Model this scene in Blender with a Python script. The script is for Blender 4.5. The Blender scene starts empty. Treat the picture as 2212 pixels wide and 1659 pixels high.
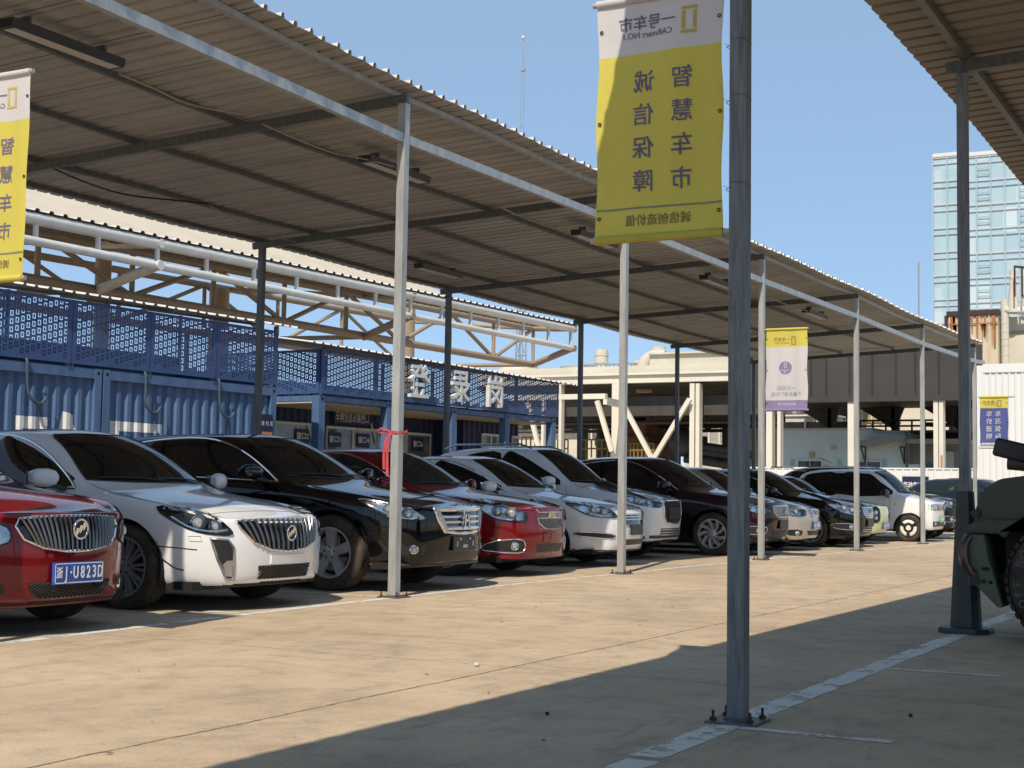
import bpy, bmesh, math, random
from math import sin, cos, pi, radians, sqrt, atan2, hypot
from mathutils import Vector, Matrix
from mathutils.bvhtree import BVHTree
from mathutils.geometry import delaunay_2d_cdt, interpolate_bezier

S = bpy.context.scene
COL = S.collection
rnd = random.Random(7)

# ------------------------------------------------------------------ camera
FPX, YAW, PITCH, ROLL = 3159.4, .4922, .0732, .0156      # focal length in the pixels of a 2212 wide frame
CAM = Vector((-11.2195, -7.0652, .97))
FW = Vector((cos(YAW) * cos(PITCH), sin(YAW) * cos(PITCH), sin(PITCH)))
_r = Vector((sin(YAW), -cos(YAW), 0)); _u = _r.cross(FW)
RT = cos(ROLL) * _r + sin(ROLL) * _u
UP = -sin(ROLL) * _r + cos(ROLL) * _u
cd = bpy.data.cameras.new('camera'); cam = bpy.data.objects.new('camera', cd); COL.objects.link(cam)
cd.sensor_width = 36; cd.lens = FPX / 2212 * 36; cd.clip_start = .05; cd.clip_end = 3000
m = Matrix((RT, UP, -FW)).transposed().to_4x4(); m.translation = CAM
cam.matrix_world = m
S.camera = cam

# ------------------------------------------------------------------ light
SUN_AZ, SUN_EL = radians(13.5), radians(48)              # the sun stands towards -X-Y
SUNV = Vector((-cos(SUN_AZ) * cos(SUN_EL), -sin(SUN_AZ) * cos(SUN_EL), sin(SUN_EL)))
w = bpy.data.worlds.new('World'); S.world = w; w.use_nodes = True
nt = w.node_tree; bg = nt.nodes['Background']
sky = nt.nodes.new('ShaderNodeTexSky'); sky.sky_type = 'NISHITA'; sky.sun_disc = False
sky.sun_elevation = SUN_EL
sky.sun_rotation = atan2(SUNV.x, SUNV.y)                  # rotation is measured from +Y towards +X
sky.air_density = .7; sky.dust_density = .0; sky.ozone_density = 4; sky.altitude = 0
smx = nt.nodes.new('ShaderNodeMix'); smx.data_type = 'RGBA'; smx.inputs[0].default_value = .68   # evens out the gradient of a hazy late-summer sky
nt.links.new(sky.outputs[0], smx.inputs[6]); smx.inputs[7].default_value = (2.25, 3.30, 4.55, 1)
nt.links.new(smx.outputs[2], bg.inputs[0]); bg.inputs[1].default_value = .12
sl = bpy.data.lights.new('sun', 'SUN'); sl.energy = 3.45; sl.angle = radians(.5); sl.color = (1, .88, .72)
so = bpy.data.objects.new('sun', sl); COL.objects.link(so)
so.rotation_euler = (-SUNV).to_track_quat('-Z', 'Y').to_euler()
S.view_settings.view_transform = 'Standard'; S.view_settings.look = 'None'
S.view_settings.exposure = .45; S.view_settings.gamma = 1
S.cycles.max_bounces = 6; S.cycles.diffuse_bounces = 3; S.cycles.glossy_bounces = 4
S.cycles.transparent_max_bounces = 12; S.cycles.caustics_reflective = False; S.cycles.caustics_refractive = False
S.cycles.sample_clamp_indirect = 6

# ------------------------------------------------------------------ pixel to place
def ray(x, y): return FW + RT * ((x - 1106) / FPX) - UP * ((y - 829.5) / FPX)
def at_x(x, y, X): d = ray(x, y); return CAM + d * ((X - CAM.x) / d.x)
def at_y(x, y, Y): d = ray(x, y); return CAM + d * ((Y - CAM.y) / d.y)
def at_z(x, y, z): d = ray(x, y); return CAM + d * ((z - CAM.z) / d.z)

# ------------------------------------------------------------------ materials
MATS = {}
def mat(name, col, rough=.6, metal=0, coat=0, var=.12, scale=6, bump=0, bscale=60, spec=.5, col2=None, stretch=None, thr=None, trans=0):
    """Principled with a noise-driven colour variation (col..col2) and an optional noise bump, all procedural."""
    if name in MATS: return MATS[name]
    M = bpy.data.materials.new(name); M.use_nodes = True; MATS[name] = M
    n = M.node_tree.nodes; L = M.node_tree.links; b = n['Principled BSDF']
    b.inputs['Roughness'].default_value = rough; b.inputs['Metallic'].default_value = metal
    b.inputs['Coat Weight'].default_value = coat; b.inputs['Coat Roughness'].default_value = .03
    b.inputs['Specular IOR Level'].default_value = spec
    tc = n.new('ShaderNodeTexCoord'); mp = n.new('ShaderNodeMapping')
    L.new(tc.outputs['Object'], mp.inputs[0])
    if stretch: mp.inputs['Scale'].default_value = stretch
    nz = n.new('ShaderNodeTexNoise'); nz.inputs['Scale'].default_value = scale; nz.inputs['Detail'].default_value = 6
    nz.inputs['Roughness'].default_value = .65
    L.new(mp.outputs[0], nz.inputs[0])
    rp = n.new('ShaderNodeValToRGB'); lo, hi = thr or (.3, .7)
    rp.color_ramp.elements[0].position = lo; rp.color_ramp.elements[1].position = hi
    c1 = tuple(c * (1 - var) for c in col); c2 = col2 or tuple(min(1, c * (1 + var)) for c in col)
    rp.color_ramp.elements[0].color = (*c1, 1); rp.color_ramp.elements[1].color = (*c2, 1)
    L.new(nz.outputs[0], rp.inputs[0]); L.new(rp.outputs[0], b.inputs['Base Color'])
    if bump:
        n2 = n.new('ShaderNodeTexNoise'); n2.inputs['Scale'].default_value = bscale; n2.inputs['Detail'].default_value = 4
        L.new(mp.outputs[0], n2.inputs[0])
        bp = n.new('ShaderNodeBump'); bp.inputs['Strength'].default_value = bump; bp.inputs['Distance'].default_value = .01
        L.new(n2.outputs[0], bp.inputs['Height']); L.new(bp.outputs[0], b.inputs['Normal'])
    if trans:
        out = n['Material Output']; tr = n.new('ShaderNodeBsdfTranslucent'); mx = n.new('ShaderNodeMixShader')
        L.new(rp.outputs[0], tr.inputs[0]); mx.inputs[0].default_value = trans
        L.new(b.outputs[0], mx.inputs[1]); L.new(tr.outputs[0], mx.inputs[2]); L.new(mx.outputs[0], out.inputs[0])
    return M

def paint(name, col, flake=0, rough=.35, dust=.12, spec=.3):
    """car paint: base under clear coat, with a thin uneven film of dust."""
    if name in MATS: return MATS[name]
    M = mat(name, col, rough, flake, 1.0, .03, 3, spec=spec)
    n = M.node_tree.nodes; L = M.node_tree.links; b = n['Principled BSDF']
    nz = n.new('ShaderNodeTexNoise'); nz.inputs['Scale'].default_value = 2.2; nz.inputs['Detail'].default_value = 8
    rp = n.new('ShaderNodeMapRange'); rp.inputs[1].default_value = .3; rp.inputs[2].default_value = .8
    rp.inputs[3].default_value = .02; rp.inputs[4].default_value = .02 + dust
    L.new(nz.outputs[0], rp.inputs[0]); L.new(rp.outputs[0], b.inputs['Coat Roughness'])
    return M

def glassmat(name, tint, alpha):
    """tinted car glass: partly see-through, mirror-like at grazing angles."""
    M = bpy.data.materials.new(name); M.use_nodes = True; MATS[name] = M
    n = M.node_tree.nodes; L = M.node_tree.links; b = n['Principled BSDF']; out = n['Material Output']
    b.inputs['Base Color'].default_value = (*tint, 1); b.inputs['Roughness'].default_value = .02
    b.inputs['Specular IOR Level'].default_value = .7
    nz = n.new('ShaderNodeTexNoise'); nz.inputs['Scale'].default_value = 3
    mr = n.new('ShaderNodeMapRange'); mr.inputs[3].default_value = .01; mr.inputs[4].default_value = .05
    L.new(nz.outputs[0], mr.inputs[0]); L.new(mr.outputs[0], b.inputs['Roughness'])
    if alpha < 1:
        t = n.new('ShaderNodeBsdfTransparent'); t.inputs[0].default_value = (.75, .82, .8, 1)
        mx = n.new('ShaderNodeMixShader'); mx.inputs[0].default_value = alpha
        L.new(t.outputs[0], mx.inputs[1]); L.new(b.outputs[0], mx.inputs[2]); L.new(mx.outputs[0], out.inputs[0])
    return M

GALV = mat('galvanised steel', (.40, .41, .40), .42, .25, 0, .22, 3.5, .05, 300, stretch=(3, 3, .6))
GALVD = mat('shade-dark galvanised steel', (.105, .115, .12), .48, .2, 0, .4, 5, .08, 240, stretch=(8, 8, .7))  # darker copy of GALV, with the shade under the roofs put into its colour
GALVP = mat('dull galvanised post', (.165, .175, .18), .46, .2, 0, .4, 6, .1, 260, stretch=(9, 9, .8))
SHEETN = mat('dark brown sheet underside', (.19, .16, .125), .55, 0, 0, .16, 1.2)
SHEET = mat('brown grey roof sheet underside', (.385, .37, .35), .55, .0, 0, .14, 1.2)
SHEETW = mat('pale zinc roof sheet', (.62, .61, .58), .5, .2, 0, .12, 2)
RUST = mat('rusty bolt steel', (.075, .042, .03), .85, .3, 0, .4, 40)
BLACKP = mat('black plastic', (.018, .018, .019), .45, 0, 0, .2, 8)
GLOSSB = mat('gloss black plastic', (.008, .008, .009), .08, 0, .5, .2, 8)
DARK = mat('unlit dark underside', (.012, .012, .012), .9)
CHROME = mat('chrome', (.78, .78, .79), .07, 1, 0, .04, 8)
BARG = mat('grey grille bar', (.20, .20, .205), .24, .9, 0, .1, 12)
SATIN = mat('satin silver trim', (.5, .5, .51), .28, .9, 0, .08, 12)
GUNMETAL = mat('grey alloy', (.30, .30, .32), .36, .4, 0, .15, 9)
ALLOY = mat('silver alloy', (.52, .52, .53), .32, .5, 0, .12, 9)
TYRE = mat('dusty tyre rubber', (.022, .021, .02), .85, 0, 0, .3, 5, .4, 160, col2=(.095, .075, .055), thr=(.35, .70))
GLASS = glassmat('smoked car glass', (.006, .007, .008), .72)
GLASSF = glassmat('filmed side glass', (.005, .006, .007), .94)
GLASSL = glassmat('lightly tinted car glass', (.02, .03, .03), .62)
def lensmat():
    M = bpy.data.materials.new('clear lamp lens'); M.use_nodes = True; MATS['clear lamp lens'] = M
    n = M.node_tree.nodes; L = M.node_tree.links; out = n['Material Output']; n.remove(n['Principled BSDF'])
    t = n.new('ShaderNodeBsdfTransparent'); t.inputs[0].default_value = (.93, .94, .95, 1); g = n.new('ShaderNodeBsdfGlossy'); g.inputs['Roughness'].default_value = .02
    f = n.new('ShaderNodeFresnel'); f.inputs[0].default_value = 1.5; nz = n.new('ShaderNodeTexNoise'); nz.inputs['Scale'].default_value = 6
    b = n.new('ShaderNodeBump'); b.inputs['Strength'].default_value = .05; L.new(nz.outputs[0], b.inputs['Height']); L.new(b.outputs[0], g.inputs['Normal'])
    mx = n.new('ShaderNodeMixShader'); L.new(f.outputs[0], mx.inputs[0]); L.new(t.outputs[0], mx.inputs[1]); L.new(g.outputs[0], mx.inputs[2]); L.new(mx.outputs[0], out.inputs[0])
    return M
LENS = lensmat()
LAMP = mat('lamp reflector', (.50, .51, .52), .14, .9, 0, .6, 9, .25, 14)
LAMPD = mat('dark lamp housing', (.012, .012, .013), .15, .3, 0, .4, 12, .15, 20)
BULB = mat('projector lens', (.5, .55, .6), .03, .6, 1, .1, 20)
AMBER = mat('amber reflector', (.45, .12, .03), .25, 0, .6, .2, 20)
REDL = mat('red tail lamp', (.35, .01, .01), .15, 0, .8, .2, 20)
WHITEP = mat('white paint', (.78, .76, .71), .5, 0, 0, .06, 3)
PLATEB = mat('blue number plate', (.02, .10, .42), .4, 0, .3, .08, 30)
PLATEG = mat('green number plate', (.10, .38, .20), .4, 0, .3, .2, 8)
PLATEW = mat('plate lettering white', (.82, .82, .82), .5)
SEAT = mat('dark cabin trim', (.03, .028, .027), .8, 0, 0, .2, 12)

# ------------------------------------------------------------------ mesh building
class MB:
    def __init__(s): s.v = []; s.f = []; s.m = []; s.mats = []
    def mi(s, M):
        if M is None: return 0
        if M not in s.mats: s.mats.append(M)
        return s.mats.index(M)
    def add(s, vs, fs, M=None):
        o = len(s.v); k = s.mi(M)
        s.v += [Vector(p) for p in vs]; s.f += [tuple(i + o for i in f) for f in fs]; s.m += [k] * len(fs)
        return s
    def box(s, c, d, M=None, R=None):
        x, y, z = (k / 2 for k in d); c = Vector(c)
        P = [Vector((a * x, b * y, e * z)) for a in (-1, 1) for b in (-1, 1) for e in (-1, 1)]
        if R is not None: P = [R @ p for p in P]
        return s.add([c + p for p in P], [(0, 1, 3, 2), (4, 6, 7, 5), (0, 4, 5, 1), (2, 3, 7, 6), (0, 2, 6, 4), (1, 5, 7, 3)], M)
    def bx(s, x0, x1, y0, y1, z0, z1, M=None):
        return s.box(((x0 + x1) / 2, (y0 + y1) / 2, (z0 + z1) / 2), (abs(x1 - x0), abs(y1 - y0), abs(z1 - z0)), M)
    def bar(s, p, q, w, h, M=None, up=(0, 0, 1)):
        """rectangular bar from p to q, w wide across, h high along up"""
        p, q = Vector(p), Vector(q); d = (q - p).normalized(); u = Vector(up)
        a = d.cross(u)
        if a.length < 1e-4: a = d.cross(Vector((0, 1, 0)))
        a.normalize(); u = a.cross(d)
        P = [e + a * (i * w / 2) + u * (j * h / 2) for e in (p, q) for i, j in ((-1, -1), (1, -1), (1, 1), (-1, 1))]
        return s.add(P, [(3, 2, 1, 0), (4, 5, 6, 7), (0, 1, 5, 4), (1, 2, 6, 5), (2, 3, 7, 6), (3, 0, 4, 7)], M)
    def tube(s, pts, r, n=8, M=None, closed=False, rs=None):
        pts = [Vector(p) for p in pts]; N = len(pts); V = []; F = []
        prev = None
        for i, p in enumerate(pts):
            a = pts[(i - 1) % N] if (closed or i) else p; b = pts[(i + 1) % N] if (closed or i < N - 1) else p
            d = (b - a).normalized() if (b - a).length > 1e-9 else Vector((0, 0, 1))
            if prev is None:
                t = d.cross(Vector((0, 0, 1)));  t = t if t.length > .1 else d.cross(Vector((0, 1, 0)))
            else: t = prev - d * prev.dot(d)
            if t.length < 1e-6: t = d.orthogonal()
            t.normalize(); prev = t; b2 = d.cross(t); rr = rs[i] if rs else r
            V += [p + t * (cos(2 * pi * k / n) * rr) + b2 * (sin(2 * pi * k / n) * rr) for k in range(n)]
        for i in range(N if closed else N - 1):
            j = (i + 1) % N
            F += [(i * n + k, i * n + (k + 1) % n, j * n + (k + 1) % n, j * n + k) for k in range(n)]
        if not closed: F += [tuple(reversed(range(n))), tuple((N - 1) * n + k for k in range(n))]
        return s.add(V, F, M)
    def cyl(s, p, q, r, n=12, M=None, r2=None): return s.tube([p, q], r, n, M, rs=[r, r if r2 is None else r2])
    def sphere(s, c, r, M=None, nu=12, nv=7):
        c = Vector(c); rr = r if hasattr(r, '__len__') else (r, r, r); V = []; F = []
        for j in range(nv + 1):
            t = pi * j / nv
            V += [c + Vector((rr[0] * sin(t) * cos(2 * pi * i / nu), rr[1] * sin(t) * sin(2 * pi * i / nu), rr[2] * cos(t))) for i in range(nu)]
        for j in range(nv):
            F += [(j * nu + i, (j + 1) * nu + i, (j + 1) * nu + (i + 1) % nu, j * nu + (i + 1) % nu) for i in range(nu)]
        return s.add(V, F, M)
    def lathe(s, prof, n, axis, M=None, c=(0, 0, 0)):
        """prof: (radius, along) pairs, turned about the axis 'x','y' or 'z'"""
        c = Vector(c); V = []; F = []
        for r, h in prof:
            for k in range(n):
                a = 2 * pi * k / n; p = (r * cos(a), r * sin(a), h)
                V.append(c + Vector({'z': p, 'y': (p[0], p[2], p[1]), 'x': (p[2], p[0], p[1])}[axis]))
        m_ = len(prof)
        for i in range(m_ - 1):
            F += [(i * n + k, i * n + (k + 1) % n, (i + 1) * n + (k + 1) % n, (i + 1) * n + k) for k in range(n)]
        return s.add(V, F, M)
    def prism(s, poly, O, u, v, depth, M=None):
        """polygon (2-D) laid at O along u, v and given a thickness depth along u x v (backwards)"""
        O, u, v = Vector(O), Vector(u), Vector(v); nrm = u.cross(v).normalized()
        A = [O + u * a + v * b for a, b in poly]; B = [p - nrm * depth for p in A]; n = len(A)
        return s.add(A + B, [tuple(range(n)), tuple(reversed(range(n, 2 * n)))] + [(i, n + i, n + (i + 1) % n, (i + 1) % n) for i in range(n)], M)
    def grid(s, rows, M=None, closed=False):
        n = len(rows[0]); V = [p for r in rows for p in r]; F = []
        for i in range(len(rows) - 1):
            for k in range(n if closed else n - 1):
                F.append((i * n + k, i * n + (k + 1) % n, (i + 1) * n + (k + 1) % n, (i + 1) * n + k))
        return s.add(V, F, M)
    def text(s, body, size, O, u, v, M=None, depth=.0, bold=.0, align='CENTER', sx=1, warp=None):
        V, F = glyphs(body, align, bold)
        O, u, v = Vector(O), Vector(u), Vector(v); nrm = u.cross(v).normalized()
        P = [O + u * (a * size * sx) + v * (b * size) for a, b in V]
        if warp: P = [warp(p) for p in P]
        if depth <= 0: return s.add(P, F, M)
        n = len(P); Q = [p + nrm * depth for p in P]
        from collections import Counter
        ed = Counter(); od = {}
        for f in F:
            for i in range(len(f)):
                a, b = f[i], f[(i + 1) % len(f)]; k = (min(a, b), max(a, b)); ed[k] += 1; od[k] = (a, b)
        sidef = [(od[k][0], od[k][1], od[k][1] + n, od[k][0] + n) for k, c in ed.items() if c == 1]
        return s.add(Q + P, [tuple(f) for f in F] + [tuple(n + i for i in reversed(f)) for f in F] + [(b + n if b < n else b - n, a + n if a < n else a - n, d - n if d >= n else d, c - n if c >= n else c) for a, b, c, d in sidef], M)
    def xf(s, Mx): s.v = [Mx @ p for p in s.v]; return s
    def mesh(s, name, smooth=None):
        me = bpy.data.meshes.new(name)
        me.from_pydata([tuple(p) for p in s.v], [], s.f)
        for M in s.mats: me.materials.append(M)
        if s.m: me.polygons.foreach_set('material_index', s.m)
        if smooth is not None:
            me.polygons.foreach_set('use_smooth', [True] * len(me.polygons))
            me.set_sharp_from_angle(angle=radians(smooth))
        me.update(); return me
    def build(s, name, M=None, parent=None, smooth=None, loc=None):
        me = s.mesh(name, smooth)
        if not me.materials and M: me.materials.append(M)
        return link(name, me, parent, loc)

def link(name, me, parent=None, loc=None):
    o = bpy.data.objects.new(name, me); COL.objects.link(o)
    if parent: o.parent = parent
    if loc is not None: o.location = loc
    return o

_gl = {}
def glyphs(body, align='CENTER', bold=0.):
    k = (body, align, bold)
    if k not in _gl:
        c = bpy.data.curves.new('lettering', 'FONT'); c.body = body; c.size = 1; c.align_x = align; c.align_y = 'CENTER'
        c.offset = bold; c.resolution_u = 3
        o = bpy.data.objects.new('lettering', c); COL.objects.link(o)
        me = bpy.data.meshes.new_from_object(o.evaluated_get(bpy.context.evaluated_depsgraph_get()))
        _gl[k] = ([(v.co.x, v.co.y) for v in me.vertices], [tuple(p.vertices) for p in me.polygons])
        bpy.data.objects.remove(o); bpy.data.curves.remove(c); bpy.data.meshes.remove(me)
    return _gl[k]

def thing(name, label, cat, loc=(0, 0, 0), rz=0, group=None):
    o = bpy.data.objects.new(name, None); COL.objects.link(o); o.empty_display_size = .2
    o.location = loc; o.rotation_euler = (0, 0, rz)
    return tag(o, label, cat, group)
def tag(o, label, cat, group=None):
    o['label'] = label; o['category'] = cat
    if group: o['group'] = group
    return o
def struct(o): o['kind'] = 'structure'; return o
def copy_tree(o, parent=None):
    c = o.copy(); COL.objects.link(c)
    if parent: c.parent = parent
    for ch in list(o.children): copy_tree(ch, c)
    return c

def smooth_closed(pts, k=4):
    """Catmull-Rom through a closed 2-D or 3-D outline"""
    n = len(pts); out = []; P = [Vector(p) for p in pts]
    for i in range(n):
        a, b, c, d = P[(i - 1) % n], P[i], P[(i + 1) % n], P[(i + 2) % n]
        for j in range(k):
            t = j / k
            out.append(.5 * ((2 * b) + (c - a) * t + (2 * a - 5 * b + 4 * c - d) * t * t + (3 * b - a - 3 * c + d) * t ** 3))
    return out
def smooth_open(pts, k=4):
    P = [Vector(p) for p in pts]; n = len(P); out = []
    for i in range(n - 1):
        a, b, c, d = P[max(i - 1, 0)], P[i], P[i + 1], P[min(i + 2, n - 1)]
        for j in range(k):
            t = j / k
            out.append(.5 * ((2 * b) + (c - a) * t + (2 * a - 5 * b + 4 * c - d) * t * t + (3 * b - a - 3 * c + d) * t ** 3))
    return out + [P[-1]]

def corrugated(L, prof, step=1):
    """profile (u, height) repeated to length L: list of (u, h)"""
    per = prof[-1][0]; out = []; u0 = 0
    while u0 < L - 1e-6:
        for u, h in prof[:-1]:
            if u0 + u <= L: out.append((u0 + u, h))
        u0 += per
    out.append((L, prof[-1][1]))
    return out
# ================================================================== ground
def ground_mat():
    M = bpy.data.materials.new('tan concrete slabs'); M.use_nodes = True
    n = M.node_tree.nodes; L = M.node_tree.links; b = n['Principled BSDF']
    b.inputs['Roughness'].default_value = .82; b.inputs['Specular IOR Level'].default_value = .3
    tc = n.new('ShaderNodeTexCoord')
    def noise(scale, detail=6, rough=.6, stretch=None, dist=0):
        z = n.new('ShaderNodeTexNoise'); z.inputs['Scale'].default_value = scale; z.inputs['Detail'].default_value = detail
        z.inputs['Roughness'].default_value = rough; z.inputs['Distortion'].default_value = dist
        if stretch:
            mp = n.new('ShaderNodeMapping'); mp.inputs['Scale'].default_value = stretch[:3]
            mp.inputs['Rotation'].default_value = (0, 0, stretch[3] if len(stretch) > 3 else 0)
            L.new(tc.outputs['Object'], mp.inputs[0]); L.new(mp.outputs[0], z.inputs[0])
        else: L.new(tc.outputs['Object'], z.inputs[0])
        return z.outputs[0]
    def ramp(src, stops):
        r = n.new('ShaderNodeValToRGB'); e = r.color_ramp.elements
        e[0].position, e[0].color = stops[0][0], (*stops[0][1], 1); e[1].position, e[1].color = stops[-1][0], (*stops[-1][1], 1)
        for p, c in stops[1:-1]: q = e.new(p); q.color = (*c, 1)
        L.new(src, r.inputs[0]); return r.outputs[0]
    def mix(a, b_, fac, mode='MIX'):
        x = n.new('ShaderNodeMix'); x.data_type = 'RGBA'; x.blend_type = mode
        if isinstance(fac, float): x.inputs[0].default_value = fac
        else: L.new(fac, x.inputs[0])
        L.new(a, x.inputs[6])
        if isinstance(b_, tuple): x.inputs[7].default_value = (*b_, 1)
        else: L.new(b_, x.inputs[7])
        return x.outputs[2]
    base = ramp(noise(.42, 7, .62), [(.28, (.415, .32, .22)), (.5, (.515, .405, .285)), (.72, (.60, .485, .35))])
    fine = ramp(noise(3.2, 8, .75), [(.28, (.68, .675, .67)), (.52, (1, 1, 1)), (.75, (1.16, 1.14, 1.08))])
    c = mix(base, fine, 1., 'MULTIPLY')
    grit = ramp(noise(70, 3, .6), [(.32, (.86, .86, .86)), (.6, (1.06, 1.05, 1.04))])
    c = mix(c, grit, 1., 'MULTIPLY')
    # tyre scuffs drawn out along the aisle and grey stains
    sc = ramp(noise(1.1, 8, .7, (.55, 3.2, 1, .25), 1.6), [(.58, (0, 0, 0)), (.74, (1, 1, 1))])
    c = mix(c, (.19, .17, .145), mix_fac(n, L, sc, .6))
    sc2 = ramp(noise(2.3, 9, .72, (.35, 2.6, 1, -.5), 2.4), [(.60, (0, 0, 0)), (.70, (1, 1, 1))])
    c = mix(c, (.23, .205, .17), mix_fac(n, L, sc2, .55))
    pl_ = ramp(noise(1.6, 8, .7, (.5, 2.2, 1, .9), 1.8), [(.62, (0, 0, 0)), (.72, (1, 1, 1))])
    c = mix(c, (.56, .48, .36), mix_fac(n, L, pl_, .45))
    st = ramp(noise(.23, 5, .6, (1, 1.6, 1), .8), [(.55, (0, 0, 0)), (.75, (1, 1, 1))])
    c = mix(c, (.27, .24, .19), mix_fac(n, L, st, .55))
    ol = ramp(noise(1.7, 3, .5), [(.70, (0, 0, 0)), (.78, (1, 1, 1))])
    c = mix(c, (.12, .105, .09), mix_fac(n, L, ol, .45))
    wv_ = n.new('ShaderNodeTexWave'); wv_.wave_type = 'RINGS'; wv_.rings_direction = 'Z'; wv_.inputs['Scale'].default_value = 1.1; wv_.inputs['Distortion'].default_value = 5; wv_.inputs['Detail'].default_value = 5
    mpw = n.new('ShaderNodeMapping'); mpw.inputs['Location'].default_value = (5.3, 2.1, 0); L.new(tc.outputs['Object'], mpw.inputs[0]); L.new(mpw.outputs[0], wv_.inputs[0])
    rg = ramp(wv_.outputs[0], [(.55, (0, 0, 0)), (.95, (1, 1, 1))]); mk_ = ramp(noise(.9, 4, .6, (1, 1.4, 1), .6), [(.52, (0, 0, 0)), (.66, (1, 1, 1))])
    rgm = n.new('ShaderNodeMath'); rgm.operation = 'MULTIPLY'; L.new(rg, rgm.inputs[0]); L.new(mk_, rgm.inputs[1])
    c = mix(c, (.20, .175, .14), mix_fac(n, L, rgm.outputs[0], .28))                # swirls left by turning tyres
    # joints between slabs: along X at y = -3.2, across every 4.5 m, wandering a little
    sp = n.new('ShaderNodeSeparateXYZ'); L.new(tc.outputs['Object'], sp.inputs[0])
    wob = noise(2.6, 5, .75)
    def mth(op, a, b_=None, c_=None):
        x = n.new('ShaderNodeMath'); x.operation = op
        for i, q in enumerate((a, b_, c_)):
            if q is None: continue
            if isinstance(q, (int, float)): x.inputs[i].default_value = q
            else: L.new(q, x.inputs[i])
        return x.outputs[0]
    wv = mth('MULTIPLY', mth('SUBTRACT', wob, .5), .07)
    chip = mth('MULTIPLY', noise(9, 4, .7), .016)
    def joint(axis, off, per, w):
        a = mth('ADD', mth('ADD', axis, off + per / 2), wv)
        d = mth('ABSOLUTE', mth('SUBTRACT', mth('FLOORED_MODULO', a, per), per / 2))
        return mth('LESS_THAN', d, mth('ADD', chip, w - .008))
    j = mth('MAXIMUM', joint(sp.outputs[1], 3.22, 7.2, .008), joint(sp.outputs[0], 4.0, 4.5, .0045))
    c = mix(c, (.085, .065, .05), mth('MULTIPLY', j, .85))
    L.new(c, b.inputs['Base Color'])
    bp = n.new('ShaderNodeBump'); bp.inputs['Strength'].default_value = .25; bp.inputs['Distance'].default_value = .01
    L.new(noise(45, 6, .7), bp.inputs['Height']); L.new(bp.outputs[0], b.inputs['Normal'])
    return M
def mix_fac(n, L, src, k):
    x = n.new('ShaderNodeMath'); x.operation = 'MULTIPLY'; L.new(src, x.inputs[0]); x.inputs[1].default_value = k
    return x.outputs[0]
g = MB()
xs = [-400, -60, -25, 0, 25, 60, 150, 800]; ys = [-500, -60, -20, 0, 20, 60, 150, 700]
g.grid([[Vector((x, y, 0)) for y in ys] for x in xs])
struct(g.build('ground', ground_mat()))

# painted bay lines: worn white, each line a strip of short pieces so that the edges crumble
def worn_mat():
    M = mat('worn white road paint', (.66, .65, .60), .7, 0, 0, .10, 3)
    n = M.node_tree.nodes; L = M.node_tree.links; out = n['Material Output']; b = n['Principled BSDF']
    tc = n.new('ShaderNodeTexCoord'); z = n.new('ShaderNodeTexNoise'); z.inputs['Scale'].default_value = 5; z.inputs['Detail'].default_value = 9
    z.inputs['Roughness'].default_value = .75; L.new(tc.outputs['Object'], z.inputs[0])
    r = n.new('ShaderNodeMapRange'); r.inputs[1].default_value = .40; r.inputs[2].default_value = .47; L.new(z.outputs[0], r.inputs[0])
    t = n.new('ShaderNodeBsdfTransparent'); x = n.new('ShaderNodeMixShader')
    L.new(r.outputs[0], x.inputs[0]); L.new(t.outputs[0], x.inputs[1]); L.new(b.outputs[0], x.inputs[2]); L.new(x.outputs[0], out.inputs[0])
    return M
PAINT = worn_mat()
def strip(mb, p, q, w, seed):
    r = random.Random(seed); p, q = Vector(p), Vector(q); d = q - p; n = max(2, int(d.length / .07)); t = Vector((-d.y, d.x, 0)).normalized()
    A = []; B = []
    for i in range(n + 1):
        c = p + d * (i / n); A.append(c + t * (w / 2 + r.uniform(-.006, .006))); B.append(c - t * (w / 2 + r.uniform(-.006, .006)))
    mb.grid([A, B])
FLINE = [(-12, -.2), (-4.8, -.12), (-1.7, .06), (2.4, .16), (8, .12), (13.5, -.06), (20, -.32), (27, -.7)]
def fline_y(x):
    for (a, b), (c, d) in zip(FLINE, FLINE[1:]):
        if x <= c: return b + (d - b) * (x - a) / (c - a)
    return FLINE[-1][1]
mk = MB()
for (a, b), (c, d) in zip(FLINE, FLINE[1:]): strip(mk, (a, b, .002), (c, d, .002), .10, int(a * 7))
for k in range(-3, 10):
    x = k * 2.5 - (.02 if k % 2 == 0 else -.3)
    strip(mk, (x, fline_y(x) + .09, .0024), (x, 5.0, .0024), .085, k)
strip(mk, (-6.15, -4.93, .002), (30, -4.93, .002), .135, 77)
strip(mk, (-16, -4.93, .002), (-6.22, -4.95, .002), .13, 78)
for k in range(-2, 12):
    x = -2.81 + 2.5 * k
    strip(mk, (x, -5.0, .0024), (x, -5.63 if k < 1 else -9.6, .0024), .07, 90 + k)
struct(mk.build('parking_bay_lines', PAINT))

# ================================================================== the two canopies
RIBP = [(0, 0), (.128, 0), (.142, .040), (.176, .040), (.190, 0), (.205, 0)]
def roof_sheet(name, x0, x1, y0, z0, y1, z1, zoff, parent, Mtop, Mbot):
    """ribbed sheet running from the line y0 (height z0) to y1 (z1); zoff(x) lets the eave undulate"""
    mb = MB(); P = corrugated(x1 - x0, RIBP); ny = 6; t = .0012
    for sgn, M in ((1, Mtop), (-1, Mbot)):
        rows = []
        for j in range(ny + 1):
            f = j / ny; y = y0 + (y1 - y0) * f; z = z0 + (z1 - z0) * f
            rows.append([Vector((x0 + u, y + .004 * sin(u * 30.7), z + h + sgn * t + zoff(x0 + u))) for u, h in P])
        mb.grid(rows if sgn > 0 else rows[::-1], M)
    return mb.build(name, None, parent)

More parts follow.
